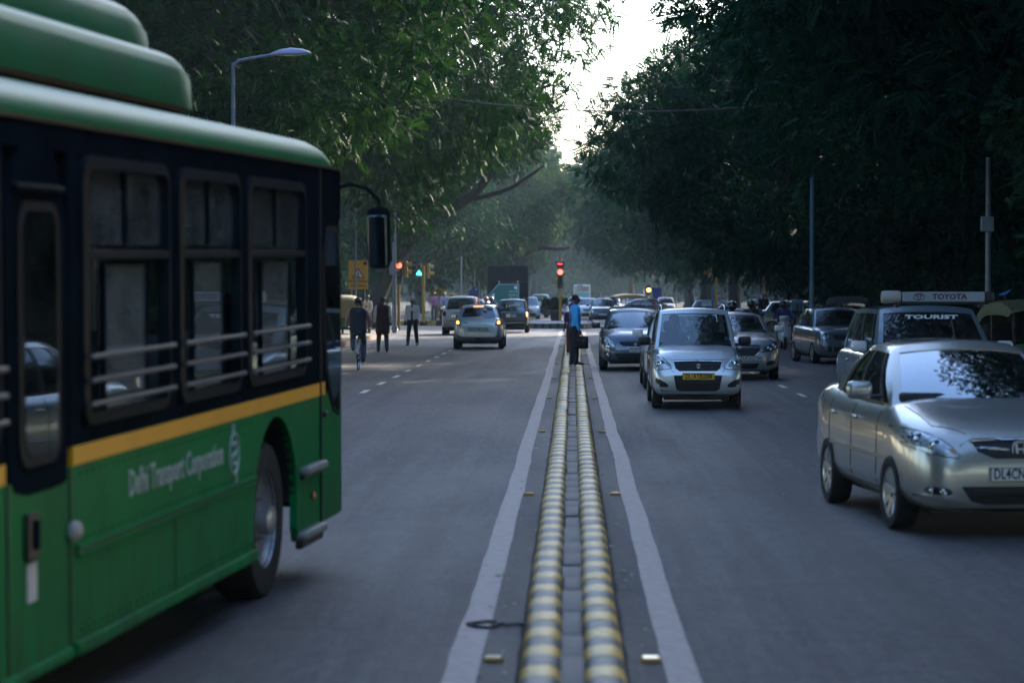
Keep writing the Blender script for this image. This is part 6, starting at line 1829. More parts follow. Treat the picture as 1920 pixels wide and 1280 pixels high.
# motorbike rider beside the dark hatchback; helmeted rider ahead of the silver one
def motorbike(label, loc, rz, body_m, scooter=False, group=None):
    t = thing('scooter' if scooter else 'motorbike', label, 'scooter' if scooter else 'motorbike', loc, rz, group)
    rw = .25 if scooter else .31; wb = 1.26 if scooter else 1.30; tw_ = .05 if scooter else .045
    for yy, k in ((-wb/2, 0), (wb/2, 1)):
        o = MB().lathe([(rw-.09, -tw_*.7), (rw-.03, -tw_), (rw, -tw_*.4), (rw, tw_*.4), (rw-.03, tw_), (rw-.09, tw_*.7)], 28, 'X').build('wheel', RUBBER, t, loc=(0, yy, rw), smooth=50)
        m_ = MB().lathe([(rw-.09, -.03), (rw-.10, 0), (rw-.09, .03)], 28, 'X').lathe([(.001, -.05), (.04, -.05), (.04, .05), (.001, .05)], 12, 'X')
        for q in range(6): m_.box((0, .5*(rw-.07)*math.cos(q*PI/3), .5*(rw-.07)*math.sin(q*PI/3)), (.02, .025, rw-.08), rot=(q*PI/3-PI/2, 0, 0))
        m_.build('rim', ALLOY, o)
    yf = wb/2; 
    MB().tube([(-.07, yf, rw), (-.07, yf-.12, rw+.42), (-.05, yf-.19, .92)], .022, 8).tube([(.07, yf, rw), (.07, yf-.12, rw+.42), (.05, yf-.19, .92)], .022, 8).build('fork', STEEL, t, smooth=60)
    hz = 1.00
    MB().tube([(-.34, yf-.34, hz+.02), (-.20, yf-.24, hz+.05), (0, yf-.20, hz), (.20, yf-.24, hz+.05), (.34, yf-.34, hz+.02)], .014, 8).tube([(-.36, yf-.36, hz+.02), (-.26, yf-.29, hz+.035)], .02, 8).tube([(.36, yf-.36, hz+.02), (.26, yf-.29, hz+.035)], .02, 8).build('handlebar', BLACK, t, smooth=60)
    for s in (-1, 1):
        mm = MB().tube([(s*.22, yf-.25, hz+.04), (s*.30, yf-.24, hz+.20)], .007, 5).rbox((s*.32, yf-.24, hz+.24), (.12, .03, .08), .02); mm.build('side_mirror', BLACK, t, smooth=50)
    if scooter:
        sh = roundpoly([(-.20, .34), (-.24, .62), (-.20, .86), (-.10, .98), (.10, .98), (.20, .86), (.24, .62), (.20, .34), (.10, .28), (-.10, .28)], 2)
        b = MB(); n = len(sh); vs = [(x, yf-.16-.10*(1-(x/.25)**2)*0+.10*(1-(x/.26)**2)-(z-.6)*.22, z) for x, z in sh]+[(x*.9, yf-.26-(z-.6)*.22, z) for x, z in sh]
        vs.append((0, yf-.02, .62)); 
        b.add(vs, [(i, (i+1) % n, 2*n) for i in range(n)]+[(i, i+n, (i+1) % n+n, (i+1) % n) for i in range(n)]+[tuple(range(n, 2*n))])
        b.build('front_shield', body_m, t, smooth=50)
        MB().rbox((0, yf-.18, 1.03), (.34, .20, .17), .07, seg=3).build('handlebar_cowl', body_m, t, smooth=60)
        MB().sphere((0, yf-.07, 1.05), (.10, .03, .055)).build('headlight', HEADL, t, smooth=60)
        MB().sphere((-.15, yf-.10, .80), (.035, .02, .05)).sphere((.15, yf-.10, .80), (.035, .02, .05)).build('indicator', AMBER, t, smooth=60)
        MB().rbox((0, yf+.06, rw+.20), (.15, .36, .10), .05).build('front_mudguard', body_m, t, smooth=60)
        pl_ = MB().rbox((0, yf+.10, .42), (.24, .012, .10), .004).build('number_plate', PLATEW, t); text('plate_lettering', 'DL3SCB 4471', .05, INK, pl_, (0, yf+.108, .42), (PI/2, 0, PI), sx=.7)
        MB().rbox((0, .10, .30), (.30, .60, .08), .03).build('footboard', BLACK, t)
        MB().rbox((0, -.38, .56), (.34, .82, .34), .12, seg=3).build('rear_body', body_m, t, smooth=60)
    else:
        MB().rbox((0, .12, .82), (.24, .50, .22), .09, seg=3).build('fuel_tank', body_m, t, smooth=60)
        MB().rbox((0, 0, .42), (.24, .40, .30), .06).build('engine', STEEL, t)
        MB().sphere((0, yf-.10, .93), (.09, .08, .09)).build('headlight', HEADL, t, smooth=60)
        MB().tube([(.12, .1, .28), (.14, -.3, .26), (.15, -.75, .34)], [.02, .03, .04], 8).build('exhaust', CHROME, t, smooth=60)
        MB().rbox((0, -.45, .72), (.20, .5, .10), .04).tube([(0, .35, .75), (0, 0, .60), (0, -.6, .62)], .025, 6).build('frame', BLACK, t)
        MB().rbox((0, -.92, .78), (.12, .05, .06), .02).build('tail_light', TAILR, t); MB().rbox((0, -.95, .60), (.20, .01, .13), .004).build('number_plate', PLATEW, t)
    MB().rbox((0, -.30, .82 if not scooter else .78), (.26, .72, .10), .045, seg=3).build('seat', BLACK, t, smooth=60)
    return t
def rider_pose(back=0.0):
    J = pose(sit=True, lean=.10, wide=.10)
    if back: J = pose(sit=True, lean=.06, wide=.14)
    for k, s in (('l', -1), ('r', 1)):
        J['elb'+k] = Vector((s*.30, .17, 1.17)); J['wri'+k] = Vector((s*.33, .46, 1.14))
        if back: J['elb'+k] = Vector((s*.26, .10, 1.13)); J['wri'+k] = Vector((s*.15, .25, 1.02))
        J['kne'+k] = Vector((s*.20, .40, .86)); J['ank'+k] = Vector((s*.17, .30, .46)); J['toe'+k] = J['ank'+k]+Vector((0, .15, -.04))
    return J
HW = mat('helmet_pale', (.45, .45, .47), .25, coat=.8, var=.15); HK = mat('helmet_black', (.015, .015, .018), .2, coat=1, var=.1); HR = mat('helmet_red', (.35, .06, .04), .3, coat=.8, var=.1)
def bike_with_rider(blab, rlab, x, y, rz, bm2, shirt, helm, scooter=False, pillion=None, group=None):
    motorbike(blab, (x, y, 0), rz, bm2, scooter, group)
    f = Vector((-math.sin(rz), math.cos(rz), 0))
    dz = -.08 if scooter else -.03
    person(rlab, rider_pose(), shirt, G_TR, (x-f.x*.14, y-f.y*.14, dz), rz, .97, hairstyle='helmet', hat=helm)
    if pillion: person(pillion[0], rider_pose(1), pillion[1], J_TR, (x-f.x*.52-(.14*f.y if len(pillion) < 4 else 0), y-f.y*.52, dz+.05), rz, .95, hairstyle='helmet', hat=pillion[2])
SCW = mat('scooter_white', (.50, .52, .55), .25, coat=1, var=.06)
bike_with_rider('white scooter coming towards us beside the right kerb', 'scooter rider in a dark blue jacket and helmet on the white scooter', 6.98, 80.3, PI, SCW, PU, HK, True, ('pillion passenger in a pale blue shirt behind the scooter rider', cloth('pale_blue_shirt', (.30, .38, .52)), HW))
bike_with_rider('dark motorbike squeezing beside the dark hatchback', 'motorbike rider in a deep blue shirt left of the dark hatchback', -3.85, 115.2, 0, BLACK, PU, HK)
bike_with_rider('motorbike ahead of the white people carrier', 'rider with a reddish helmet seen over the silver hatchback roof', -4.15, 116.5, 0, BLACK, cloth('brown_shirt', (.15, .08, .06)), HR)
GBK = 'motorbikes waiting behind the silver grey saloon'
bike_with_rider('motorbike directly behind the taxi roof rail', 'rider in a shiny black helmet just right of the taxi roof', 4.20, 63.5, PI, BLACK, DKJ, HK)
bike_with_rider('motorbike behind the middle of the silver grey saloon roof', 'rider in a dark helmet above the silver grey saloon roof', 5.35, 72.5, PI, BLACK, DKJ, HK, pillion=('pillion with a pale helmet above the silver grey saloon', cloth('teal_shirt', (.06, .15, .18)), HW))
person('man in a light blue shirt under the trees right of the scooter', pose(), cloth('powder_blue_shirt', (.25, .34, .42)), G_TR, (9.6, 103.5, .13), PI, 1.0)
person('dark clad man on the right pavement behind the yellow pole', pose(), DKJ, N_TR, (9.3, 118, .13), PI, 1.0)
person('man in a white shirt beside the silver pole behind the walking man', pose(), W_SH, G_TR, (-8.75, 103.2, .13), 2.5, .95)
person('person in a pink top under the trees left of the white people carrier', pose(), cloth('pink_top', (.45, .16, .30)), G_TR, (-7.95, 139.0, .24), 2.9, .95)
person('person in a pale blue top under the trees near the white people carrier', pose(), cloth('faded_blue_top', (.25, .36, .45)), G_TR, (-7.4, 139.5, .24), 2.9, .95)
# people in the cars
def occupant(label, x, y, z, shirt, sc=.95):
    t = thing('person', label, 'person', (x, y, z), 0)
    h = MB().sphere((0, 0, .58), (.085, .10, .12), u=14, v=10).tube([(0, .01, .40), (0, 0, .52)], .055, 10); 
    for s in (-1, 1): h.sphere((s*.083, .01, .575), (.012, .02, .03), u=6, v=5)
    h.sphere((0, -.10, .565), (.013, .018, .02), u=6, v=5)
    h.build('head', SKIN, t, smooth=70)
    MB().sphere((0, .02, .63), (.093, .10, .085), u=14, v=8).build('hair', HAIR, t, smooth=60)
    segs = [((-.12, .03, .30), .10, (.12, .03, .30), .10), ((0, .03, .30), .13, (0, .05, .02), .15)]
    for s in (-1, 1): segs += [((s*.17, .03, .30), .065, (s*.22, -.12, .12), .05), ((s*.22, -.12, .12), .05, (s*.12, -.36, .18), .035)]
    capsules(segs, 'shirt', shirt, .022, 3, t)
    hs_ = MB()
    for s in (-1, 1): hs_.sphere((s*.11, -.40, .19), (.04, .05, .035), u=8, v=6)
    hs_.build('hands', SKIN, t, smooth=60)['kind'] = 'stuff'
    return t
occupant('taxi driver behind the wheel of the silver taxi', 2.03-.31, 40.9-1.8+.72+1.02, .82, DKJ)
occupant('front passenger of the silver taxi behind the taxi sign', 2.03+.31, 40.9-1.8+.72+1.02, .80, K_CL)
occupant('driver of the champagne saloon dimly seen through the windscreen', 2.83, 20.80, .60, DKJ)
occupant('driver of the tourist people carrier', 4.78-.36, 33.15, .84, K_CL)
# ------------------------------------------------------------ bicycle, signs, signals, lamps
def bicycle(label, loc, rz):
    t = thing('bicycle', label, 'bicycle', loc, rz)
    r = .34; wb = 1.08
    for yy in (-wb/2, wb/2):
        o = MB()
        for k in range(28): pass
        o.lathe([(r-.02, -.018), (r, -.012), (r+.008, 0), (r, .012), (r-.02, .018), (r-.026, 0), (r-.02, -.018)], 36, 'X')
        w_ = o.build('wheel', RUBBER, t, loc=(0, yy, r), smooth=60)
        sp = MB().lathe([(.001, -.03), (.022, -.03), (.022, .03), (.001, .03)], 10, 'X').lathe([(r-.03, -.012), (r-.034, 0), (r-.03, .012)], 36, 'X')
        for k in range(16): a = 2*PI*k/16; sp.tube([(0, 0, 0), (0, (r-.03)*math.cos(a), (r-.03)*math.sin(a))], .002, 4, cap=False)
        sp.build('spokes', CHROME, w_)
        mg = MB().lathe([(r+.035, -.028), (r+.045, 0), (r+.035, .028)], 20, 'X', c=(0, yy, r), a0=.5, a1=2.9); mg.build('mudguard', STEEL, t, smooth=60)
    A = lambda *p: Vector(p)
    bb, st_, hd, ra, fa = A(0, -.08, .30), A(0, -.20, .84), A(0, .34, .88), A(0, -wb/2, r), A(0, wb/2, r)
    f_ = MB()
    for a, b, rr_ in ((bb, st_, .016), (st_, hd, .014), (bb, hd+A(0, .03, -.14), .016), (hd, hd+A(0, .05, -.18), .02)): f_.tube([a, b], rr_, 8)
    for s in (-.05, .05): f_.tube([bb, ra+A(s, 0, 0)], .010, 6); f_.tube([st_-A(0, 0, .05), ra+A(s, 0, 0)], .009, 6); f_.tube([hd+A(s, .06, -.2), fa+A(s, 0, 0)], .011, 6)
    f_.build('frame', BLACK, t, smooth=60)
    MB().rbox((0, -.23, .92), (.19, .26, .06), .03).tube([(0, -.2, .8), (0, -.22, .9)], .014, 6).build('saddle', BLACK, t, smooth=60)
    MB().tube([hd, (0, .33, 1.02)], .014, 6).tube([(-.27, .18, 1.03), (-.24, .33, 1.04), (0, .35, 1.02), (.24, .33, 1.04), (.27, .18, 1.03)], .012, 8).build('handlebar', CHROME, t, smooth=60)
    MB().rbox((0, -wb/2-.02, .74), (.13, .36, .02), .006).tube([(-.05, -wb/2, .34), (-.05, -wb/2-.05, .74)], .006, 5).tube([(.05, -wb/2, .34), (.05, -wb/2-.05, .74)], .006, 5).build('carrier', STEEL, t)
    MB().rbox((0, -wb/2-.21, .60), (.06, .02, .05), .01).build('rear_reflector', mat('reflector_pale', (.7, .68, .66), .15, coat=1, var=.1), t)
    MB().lathe([(.085, -.004), (.09, 0), (.085, .004), (.02, .004), (.02, -.004), (.085, -.004)], 18, 'X', c=(.05, -.08, .30)).tube([(.05, -.08, .30), (.06, .02, .16)], .01, 5).tube([(-.05, -.08, .30), (-.06, -.18, .44)], .01, 5).rbox((.11, .02, .16), (.09, .07, .02), .005).rbox((-.11, -.18, .44), (.09, .07, .02), .005).build('pedals', STEEL, t)
    return t
p = gp(669, 695)
bicycle('black bicycle ridden away along the left edge of the road beside the bus mirror', (p.x, p.y+.4, 0), R(3))
J = pose(sit=True, lean=.16)
for k, s in (('l', -1), ('r', 1)):
    J['elb'+k] = Vector((s*.27, .22, 1.16)); J['wri'+k] = Vector((s*.27, .42, 1.05))
J['kner'] = Vector((.13, .30, .62)); J['ankr'] = Vector((.12, .22, .22)); J['toer'] = Vector((.13, .36, .17)); J['knel'] = Vector((-.13, .38, .80)); J['ankl'] = Vector((-.12, .14, .50)); J['toel'] = Vector((-.13, .28, .47))
person('cyclist in a dark waistcoat over a pink shirt riding away on the left', J, PK, J_TR, (p.x, p.y+.20, .05), R(3), 1.0, vest=DKJ)

def pole(name, label, x, y, h, r0=.06, r1=.045, m=GREYPOLE, group=None, cat='pole', rust=True):
    t = thing(name, label, cat, (x, y, 0), 0, group)
    MB().tube([(0, 0, -.02), (0, 0, h*.33), (.0, 0, h)], [r0, (r0+r1)/2, r1], 12).build('shaft', m, t, smooth=60)
    MB().lathe([(.001, .30), (r0*1.6, .28), (r0*1.8, .14), (r0*2, .13)], 12).build('base', m, t, smooth=50)
    return t
# pedestrian crossing sign with its pole in front
SX, SY = (671-VX)/42.0, 108.0
sg = thing('warning_sign', 'yellow PEDESTRIAN CROSSING sign with red triangle left of the walking man', 'road sign', (SX, SY, 0))
SIGNY = mat('sign_yellow', (0.72, 0.34, 0.008), .5, var=.05)
MB().rbox((0, 0, 2.66), (.93, .03, 1.34), .008).build('panel', BLACK, sg)
pn = MB().rbox((0, -.02, 2.66), (.89, .012, 1.30), .03).build('face', SIGNY, sg)
MB().prism([(-.29, 2.50), (.29, 2.50), (0, 2.99)], -.036, -.028, 'Y').build('triangle_border', mat('sign_red', (.42, .02, .02), .5, var=.05), pn)
MB().prism([(-.195, 2.555), (.195, 2.555), (0, 2.88)], -.042, -.036, 'Y').build('triangle_field', WHITEINK, pn)
MB().prism([(-.05, 2.57), (-.02, 2.57), (.005, 2.64), (.03, 2.57), (.06, 2.57), (.03, 2.68), (.06, 2.70), (.03, 2.74), (.01, 2.77), (-.02, 2.74), (-.05, 2.68), (-.02, 2.68)], -.046, -.042, 'Y').sphere((.0, -.044, 2.80), (.022, .004, .022)).box((0, -.044, 2.565), (.20, .003, .018)).build('walking_figure', INK, pn)
MB().lathe([(.001, -.045), (.085, -.045), (.085, -.027)], 20, 'Y', c=(.31, 0, 3.17)).build('lamp', INK, pn)
text('sign_lettering', 'PEDESTRIAN', .150, INK, pn, (0, -.03, 2.36), (PI/2, 0, 0), sx=.98, bold=.003)
text('sign_lettering', 'CROSSING', .150, INK, pn, (0, -.03, 2.16), (PI/2, 0, 0), sx=.98, bold=.003)
for s in (-.3, .3): MB().tube([(s, .03, 0), (s, .03, 3.3)], .03, 8).build('post', STEEL, sg)
t = pole('street_pole', 'thin grey pole in front of the PEDESTRIAN CROSSING sign', (667-VX)/43.5, 104.0, 5.6, .055, .04)
MB().lathe([(.062, 0.1), (.062, 1.0), (.060, 1.25)], 12).build('rusty_sleeve', mat('rust_paint', (.22, .08, .04), .8, var=.3, vscale=6), t)
# street lamp over the bus
LX, LY = (436-VX)/90.7, 50.0
lm = thing('street_lamp', 'street lamp with a single pale head reaching right above the bus roof', 'street lamp', (LX-.3, LY, 0))
SILV = mat('weathered_silver_paint', (.22, .24, .30), .45, metal=.3, var=.15, vscale=6)
MB().tube([(.3, 0, 0), (.3, 0, 4), (.3, 0, 6.65)], [.08, .05, .035], 12).build('shaft', SILV, lm, smooth=60)
MB().tube([(.3, 0, 6.55), (.42, 0, 6.68), (.75, 0, 6.74), (1.12, 0, 6.80)], [.045, .035, .032, .03], 8).build('arm', SILV, lm, smooth=60)
hd_ = MB(); vs, fs = [], []
prof = [(0, .03, .015), (.06, .09, .05), (.22, .14, .105), (.45, .165, .13), (.68, .13, .10), (.82, .06, .045), (.86, .01, .01)]
for (x, w2, h2) in prof:
    for k in range(12):
        a = 2*PI*k/12; z = math.sin(a); vs.append((1.06+x, w2*math.cos(a), 6.80+.03*x+(h2*z if z > 0 else h2*.25*z)))
for j in range(len(prof)-1):
    for k in range(12): fs.append((j*12+k, j*12+(k+1) % 12, (j+1)*12+(k+1) % 12, (j+1)*12+k))
hd_.add(vs, fs).build('lamp_head', mat('lamp_head_lilac', (.34, .35, .50), .35, var=.08), lm, smooth=60)
MB().sphere((1.5, 0, 6.80), (.28, .12, .03)).build('lamp_glass', HEADL, lm, smooth=60)

# traffic signals
SIGB = mat('signal_black', (.012, .012, .014), .5, var=.1)
def e_mat(n, c, s): return mat(n, tuple(q*.5 for q in c), .3, emit=c, es=s, var=.05)
RED = e_mat('signal_red_lit', (1.0, .06, .035), 2.6); GRN = e_mat('signal_green_lit', (.05, 1.0, .72), 1.6); AMB = e_mat('signal_amber_lit', (1.0, .45, .08), 2.5); OFFL = mat('signal_lens_off', (.02, .022, .022), .25, coat=.6, var=.2)
def lens(parent, x, y, z, r, m, name='lens'):
    o = MB().lathe([(.001, -.012), (r*.6, -.010), (r, 0), (r, .02)], 20, 'Y').build(name, m, parent, loc=(x, y, z), smooth=60); return o
def visor(parent, x, y, z, r, m):
    o = MB().lathe([(r, 0), (r*1.03, -.16), (r*.97, -.16), (r*.95, 0)], 16, 'Y', a0=-.35, a1=PI+.35).build('visor', m, parent, loc=(x, y, z), smooth=60); return o
m_scale = F
# left signal: red lit, yellow side housing
x1, y1 = (747.5-VX)/38.0, 119.2
t = thing('traffic_light', 'left traffic light lit red on a yellow post beside the silver poles', 'traffic light', (x1, y1, 0))
MB().tube([(0, 0, 0), (0, 0, 3.45)], .075, 12).build('post', YELLOW, t, smooth=60)
hb = MB().rbox((.03, -.10, 2.82), (.34, .16, 1.12), .03).build('housing', SIGB, t)
for i, m_ in enumerate((RED, OFFL, OFFL)): lens(hb, .03, -.185, 3.20-.36*i, .135, m_); visor(hb, .03, -.185, 3.20-.36*i, .145, SIGB)
hb2 = MB().rbox((.36, .02, 3.02), (.16, .30, .80), .03).build('side_housing', YELLOW, t)
for i in range(2): q = MB().lathe([(.13, 0), (.135, .20), (.12, .20), (.115, 0)], 14, 'X', c=(.44, .02, 3.22-.38*i), a0=-.4, a1=PI+.4); q.build('visor', YELLOW, hb2, smooth=60)
for s in (1,): pass
# two silver poles standing before it
t = pole('street_pole', 'tall silver pole directly left of the red left signal', (741.5-VX)/40.5, 111.6, 5.75, .075, .055)
t = pole('street_pole', 'slimmer silver pole with a small grey box left of the red signal', (736-VX)/40.6, 111.9, 4.2, .05, .04)
MB().rbox((-.09, -.07, 3.0), (.17, .09, .62), .01).build('junction_box', mat('pale_box', (.30, .32, .35), .5, var=.1), t)
# second: green arrow
x2, y2 = (793.5-VX)/33.6, 134.8
t = thing('traffic_light', 'traffic light with a green up arrow on a tall yellow post across the side street', 'traffic light', (x2, y2, 0))
MB().tube([(.02, 0, .2), (.0, 0, 3.35)], .095, 12).build('post', YELLOW, t, smooth=60)
hb = MB().rbox((-.22, -.10, 3.10), (.30, .16, .72), .03).build('housing', SIGB, t)
lens(hb, -.22, -.185, 3.28, .125, OFFL); ar = MB().prism([(-.14, -.08), (0, .12), (.14, -.08), (.14, -.16), (-.14, -.16)], -.02, 0, 'Y').build('green_arrow', GRN, hb, loc=(-.22, -.182, 2.99))
visor(hb, -.22, -.185, 3.28, .13, YELLOW)
hb2 = MB().rbox((.30, .0, 3.06), (.16, .30, .82), .03).build('side_housing', YELLOW, t)
for i in range(2): MB().lathe([(.13, 0), (.135, .22), (.12, .22), (.115, 0)], 14, 'X', c=(.38, .0, 3.26-.38*i), a0=-.4, a1=PI+.4).build('visor', YELLOW, hb2, smooth=60)
# central signal on the island
x3, y3 = (1050.5-VX)/32.6, 139.0
t = thing('traffic_light', 'central traffic light lit red with countdown box above the planter', 'traffic light', (x3, y3, .235))
MB().tube([(.0, 0, 0), (0, 0, 2.0), (0, 0, 3.2)], [.085, .08, .07], 12).rbox((0, 0, 1.35), (.24, .16, .22), .02).build('post', YELLOW, t, smooth=50)
MB().rbox((.10, .03, 2.85), (.16, .08, 1.45), .02).build('back_plate', YELLOW, t); MB().rbox((-.26, .02, 2.28), (.20, .2, .28), .02).build('side_box', YELLOW, t)
hb = MB().rbox((0, -.12, 2.42), (.34, .16, 1.12), .04).build('housing', SIGB, t)
for i, m_ in enumerate((RED, OFFL, OFFL)): lens(hb, 0, -.205, 2.80-.37*i, .15 if i == 0 else .13, m_); visor(hb, 0, -.205, 2.80-.37*i, .155, SIGB)
cb = MB().prism([(-.28, 3.40), (.24, 3.40), (.20, 2.99), (-.18, 2.99)], -.22, -.02, 'Y').build('countdown_box', SIGB, t)
MB().box((-.02, -.12, 3.415), (.55, .24, .03)).build('hood', mat('hood_grey', (.3, .3, .32), .5, var=.1), cb)
MB().box((-.09, -.222, 3.26), (.11, .006, .035)).box((.06, -.222, 3.26), (.11, .006, .035)).build('countdown_digits', RED, cb)
# planter with a bush behind the central signal
pt = thing('planter', 'large dark round planter on the traffic island behind the signal', 'planter', (x3-.28, y3+.9, .235))
MB().lathe([(.001, .02), (.27, .0), (.36, .55), (.38, .56), (.38, .62), (.33, .62), (.31, .55), (.001, .55)], 24).build('pot', mat('planter_dark', (.03, .035, .035), .5, var=.2), pt, smooth=40)
MB().lathe([(.385, .555), (.40, .58), (.385, .615)], 24).build('pot_rim', mat('planter_rim_brown', (.20, .13, .06), .6, var=.2), pt, smooth=40)
pb = thing('potted_bush', 'round green bush growing in the dark planter', 'bush', (x3-.28, y3+.9, .80))
rr = random.Random(3)
cl = [(rr.gauss(0, .26), rr.gauss(0, .22), .30+rr.uniform(-.12, .30), rr.uniform(.16, .26)) for k in range(16)]
o = mesh_obj('foliage', crown_mesh('foliage', cl, 2600, .16, LEAF_B, 77, droop=.1), pb); o['kind'] = 'stuff'
st_ = MB()
for c in cl[:9]: st_.tube([(c[0]*.1, c[1]*.1, -.25), (c[0]*.5, c[1]*.5, .0), c[:3]], .012, 5)
st_.build('stems', BARK, pb)
bl = thing('bollard', 'thin white bollard with a red band right of the planter', 'bollard', ((1058-VX)/33.0, 137.0, .235))
MB().tube([(0, 0, 0), (0, 0, .95)], .05, 10).build('tube', mat('bollard_pale', (.45, .45, .45), .5, var=.15), bl, smooth=60)
MB().lathe([(.056, .72), (.056, .88)], 10).lathe([(.056, .35), (.056, .5)], 10).build('red_band', mat('band_red', (.35, .04, .03), .5, var=.1), bl)

# hoarding, its dark back towards us
hx, hy = (952-VX)/28.6, 158.5
hb = thing('hoarding', 'tall dark back of a hoarding standing behind the green arrow sign', 'billboard', (hx, hy, 0))
HN = mat('hoarding_back_navy', (.006, .010, .018), .9, spec=.0, var=.2, vscale=2)
for i in range(2):
    for j in range(3):
        MB().rbox((-.66+1.32*i, 0, .95+1.05*j+.02), (1.305, .06, 1.035), .01).build('panel', HN, hb)
MB().rbox((0, .05, 3.97), (2.72, .14, .07), .01).rbox((-1.34, .05, 2.2), (.05, .14, 3.5), .01).rbox((1.34, .05, 2.2), (.05, .14, 3.5), .01).build('frame', BLACK, hb)
for s in (-.9, .9): MB().box((s, .2, 1.9), (.14, .14, 3.8)).build('post', BLACK, hb)
# green arrow direction sign
gx, gy = (944-VX)/30.2, 150.0
gs = thing('direction_sign', 'green arrow shaped direction sign pointing left before the dark hoarding', 'road sign', (gx, gy, 0))
px = lambda x, y: ((x-944)/30.2, 1.9+(VY-y)/30.2)
outl = [px(915.4, 553.6), px(934, 532), px(973.3, 532), px(973.3, 573.5), px(936, 573.5)]
cxg, czg = sum(p[0] for p in outl)/5, sum(p[1] for p in outl)/5
MB().prism(outl, -.02, .02, 'Y').build('sign_border', mat('sign_border_pale', (.25, .40, .42), .5, var=.05), gs)
fc = MB().prism([(cxg+(a-cxg)*.93, czg+(b-czg)*.91) for a, b in outl], -.028, -.02, 'Y').build('sign_face', mat('sign_green', (.002, .15, .12), .5, var=.06), gs)
ar = px(921.5, 553.6)
MB().prism([(ar[0], ar[1]), (ar[0]+.19, ar[1]+.15), (ar[0]+.19, ar[1]-.15)], -.036, -.028, 'Y').build('arrow', WHITEINK, fc)
q = px(967, 538.8); MB().lathe([(.001, -.036), (.10, -.036), (.10, -.028)], 18, 'Y', c=(q[0], 0, q[1])).prism([(q[0]+.02, q[1]-.1), (q[0]+.08, q[1]-.06), (q[0]+.05, q[1]-.16)], -.036, -.028, 'Y').build('emblem', WHITEINK, fc)
TEALW = mat('sign_lettering_pale', (.42, .58, .60), .5, var=.05)
for s_, (xx, yy2), sz in (('रफी मार्ग', (963, 547), .15), ('Rafi Marg', (962, 553), .15), ('ਰਫੀ ਮਾਰਗ', (963, 559), .14)):
    q = px(xx, yy2); text('sign_lettering', s_, sz, TEALW, fc, (q[0], -.032, q[1]), (PI/2, 0, 0), bold=.002)
for xx in (936, 970.5):
    q = px(xx, 532); MB().tube([(q[0], .03, 0), (q[0], .03, q[1]+.13)], .03, 8).sphere((q[0], .03, q[1]+.14), .045).build('post', STEEL, gs, smooth=60)
# blue sign and slim poles beyond the side street
bx, by = (888-VX)/29.0, 156.0
bs = thing('direction_sign', 'blue direction sign with sloping corner between the thin poles', 'road sign', (bx, by, 0))
MB().prism([(-.33, 1.10), (.33, 1.10), (.33, 2.20), (-.02, 2.20), (-.33, 1.92)], -.02, .02, 'Y').build('sign_face', mat('sign_blue', (.01, .035, .22), .5, var=.08), bs)
lt = MB()
for i in range(4): lt.box((-.10, -.024, 1.62-.12*i), (.30, .006, .035))
lt.lathe([(.001, -.028), (.06, -.028), (.06, -.02)], 12, 'Y', c=(.18, 0, 2.06)); lt.build('sign_lettering', mat('sign_text_grey', (.30, .38, .50), .5, var=.1), bs)
for s in (-.2, .22): MB().tube([(s, .03, 0), (s, .03, 2.2)], .025, 8).build('post', STEEL, bs)
for (xx, yy2, ytop, r_, lab) in ((835, 150, 483, .035, 'thin dull pole beside the yellow flowers beyond the side street'), (865, 146, 480, .055, 'pale slim pole left of the blue sign'), (890, 158, 505, .04, 'short pole rising over the blue sign'), (898.5, 162, 530, .035, 'short pole right of the blue sign')):
    m_ = F/yy2; pole('street_pole', lab, (xx-VX)/m_, yy2, 1.9+(VY-ytop)/m_, r_, r_*.8)
# right hand poles
pole('street_pole', 'blue grey pole behind the steel blue hatchback at the right kerb', (1520.5-VX)/62.5, 72.5, 5.4, .075, .06, mat('pole_teal_grey', (.10, .20, .25), .5, var=.2))
t = pole('street_pole', 'grey pole with a pale box among the leaves at the far right', (1848-VX)/100.0, 45.3, 4.4, .06, .05)
MB().rbox((-.03, -.06, 3.16), (.24, .10, .28), .015).build('junction_box', MATS['pale_box'], t)
pole('street_pole', 'dark slim pole left of the thin yellow post', (1421-VX)/38.0, 119.0, 4.1, .05, .04)
t = thing('yellow_post', 'thin dark yellow post right of the dark slim pole', 'post', ((1432-VX)/37.5, 121.0, 0))
MB().tube([(0, 0, 0), (0, 0, 2.7)], .055, 10).build('tube', YELLOW, t, smooth=60)
x4, y4 = (1342-VX)/36.0, 126.0
t = thing('traffic_light', 'unlit yellow traffic light on a yellow post above the taxi roof', 'traffic light', (x4, y4, 0))
MB().tube([(0, 0, 0), (0, 0, 3.3)], .065, 12).build('post', YELLOW, t, smooth=60)
hb = MB().rbox((-.26, .05, 3.05), (.26, .30, .80), .03).build('housing', YELLOW, t)
for i in range(2): MB().lathe([(.13, 0), (.135, -.22), (.12, -.22), (.115, 0)], 14, 'X', c=(-.40, .05, 3.24-.38*i), a0=-.4, a1=PI+.4).build('visor', YELLOW, hb, smooth=60)
pole('street_pole', 'blue grey thick pole beside the unlit yellow traffic light', (1336-VX)/37.0, 122.5, 4.2, .08, .07, MATS['pole_teal_grey'])
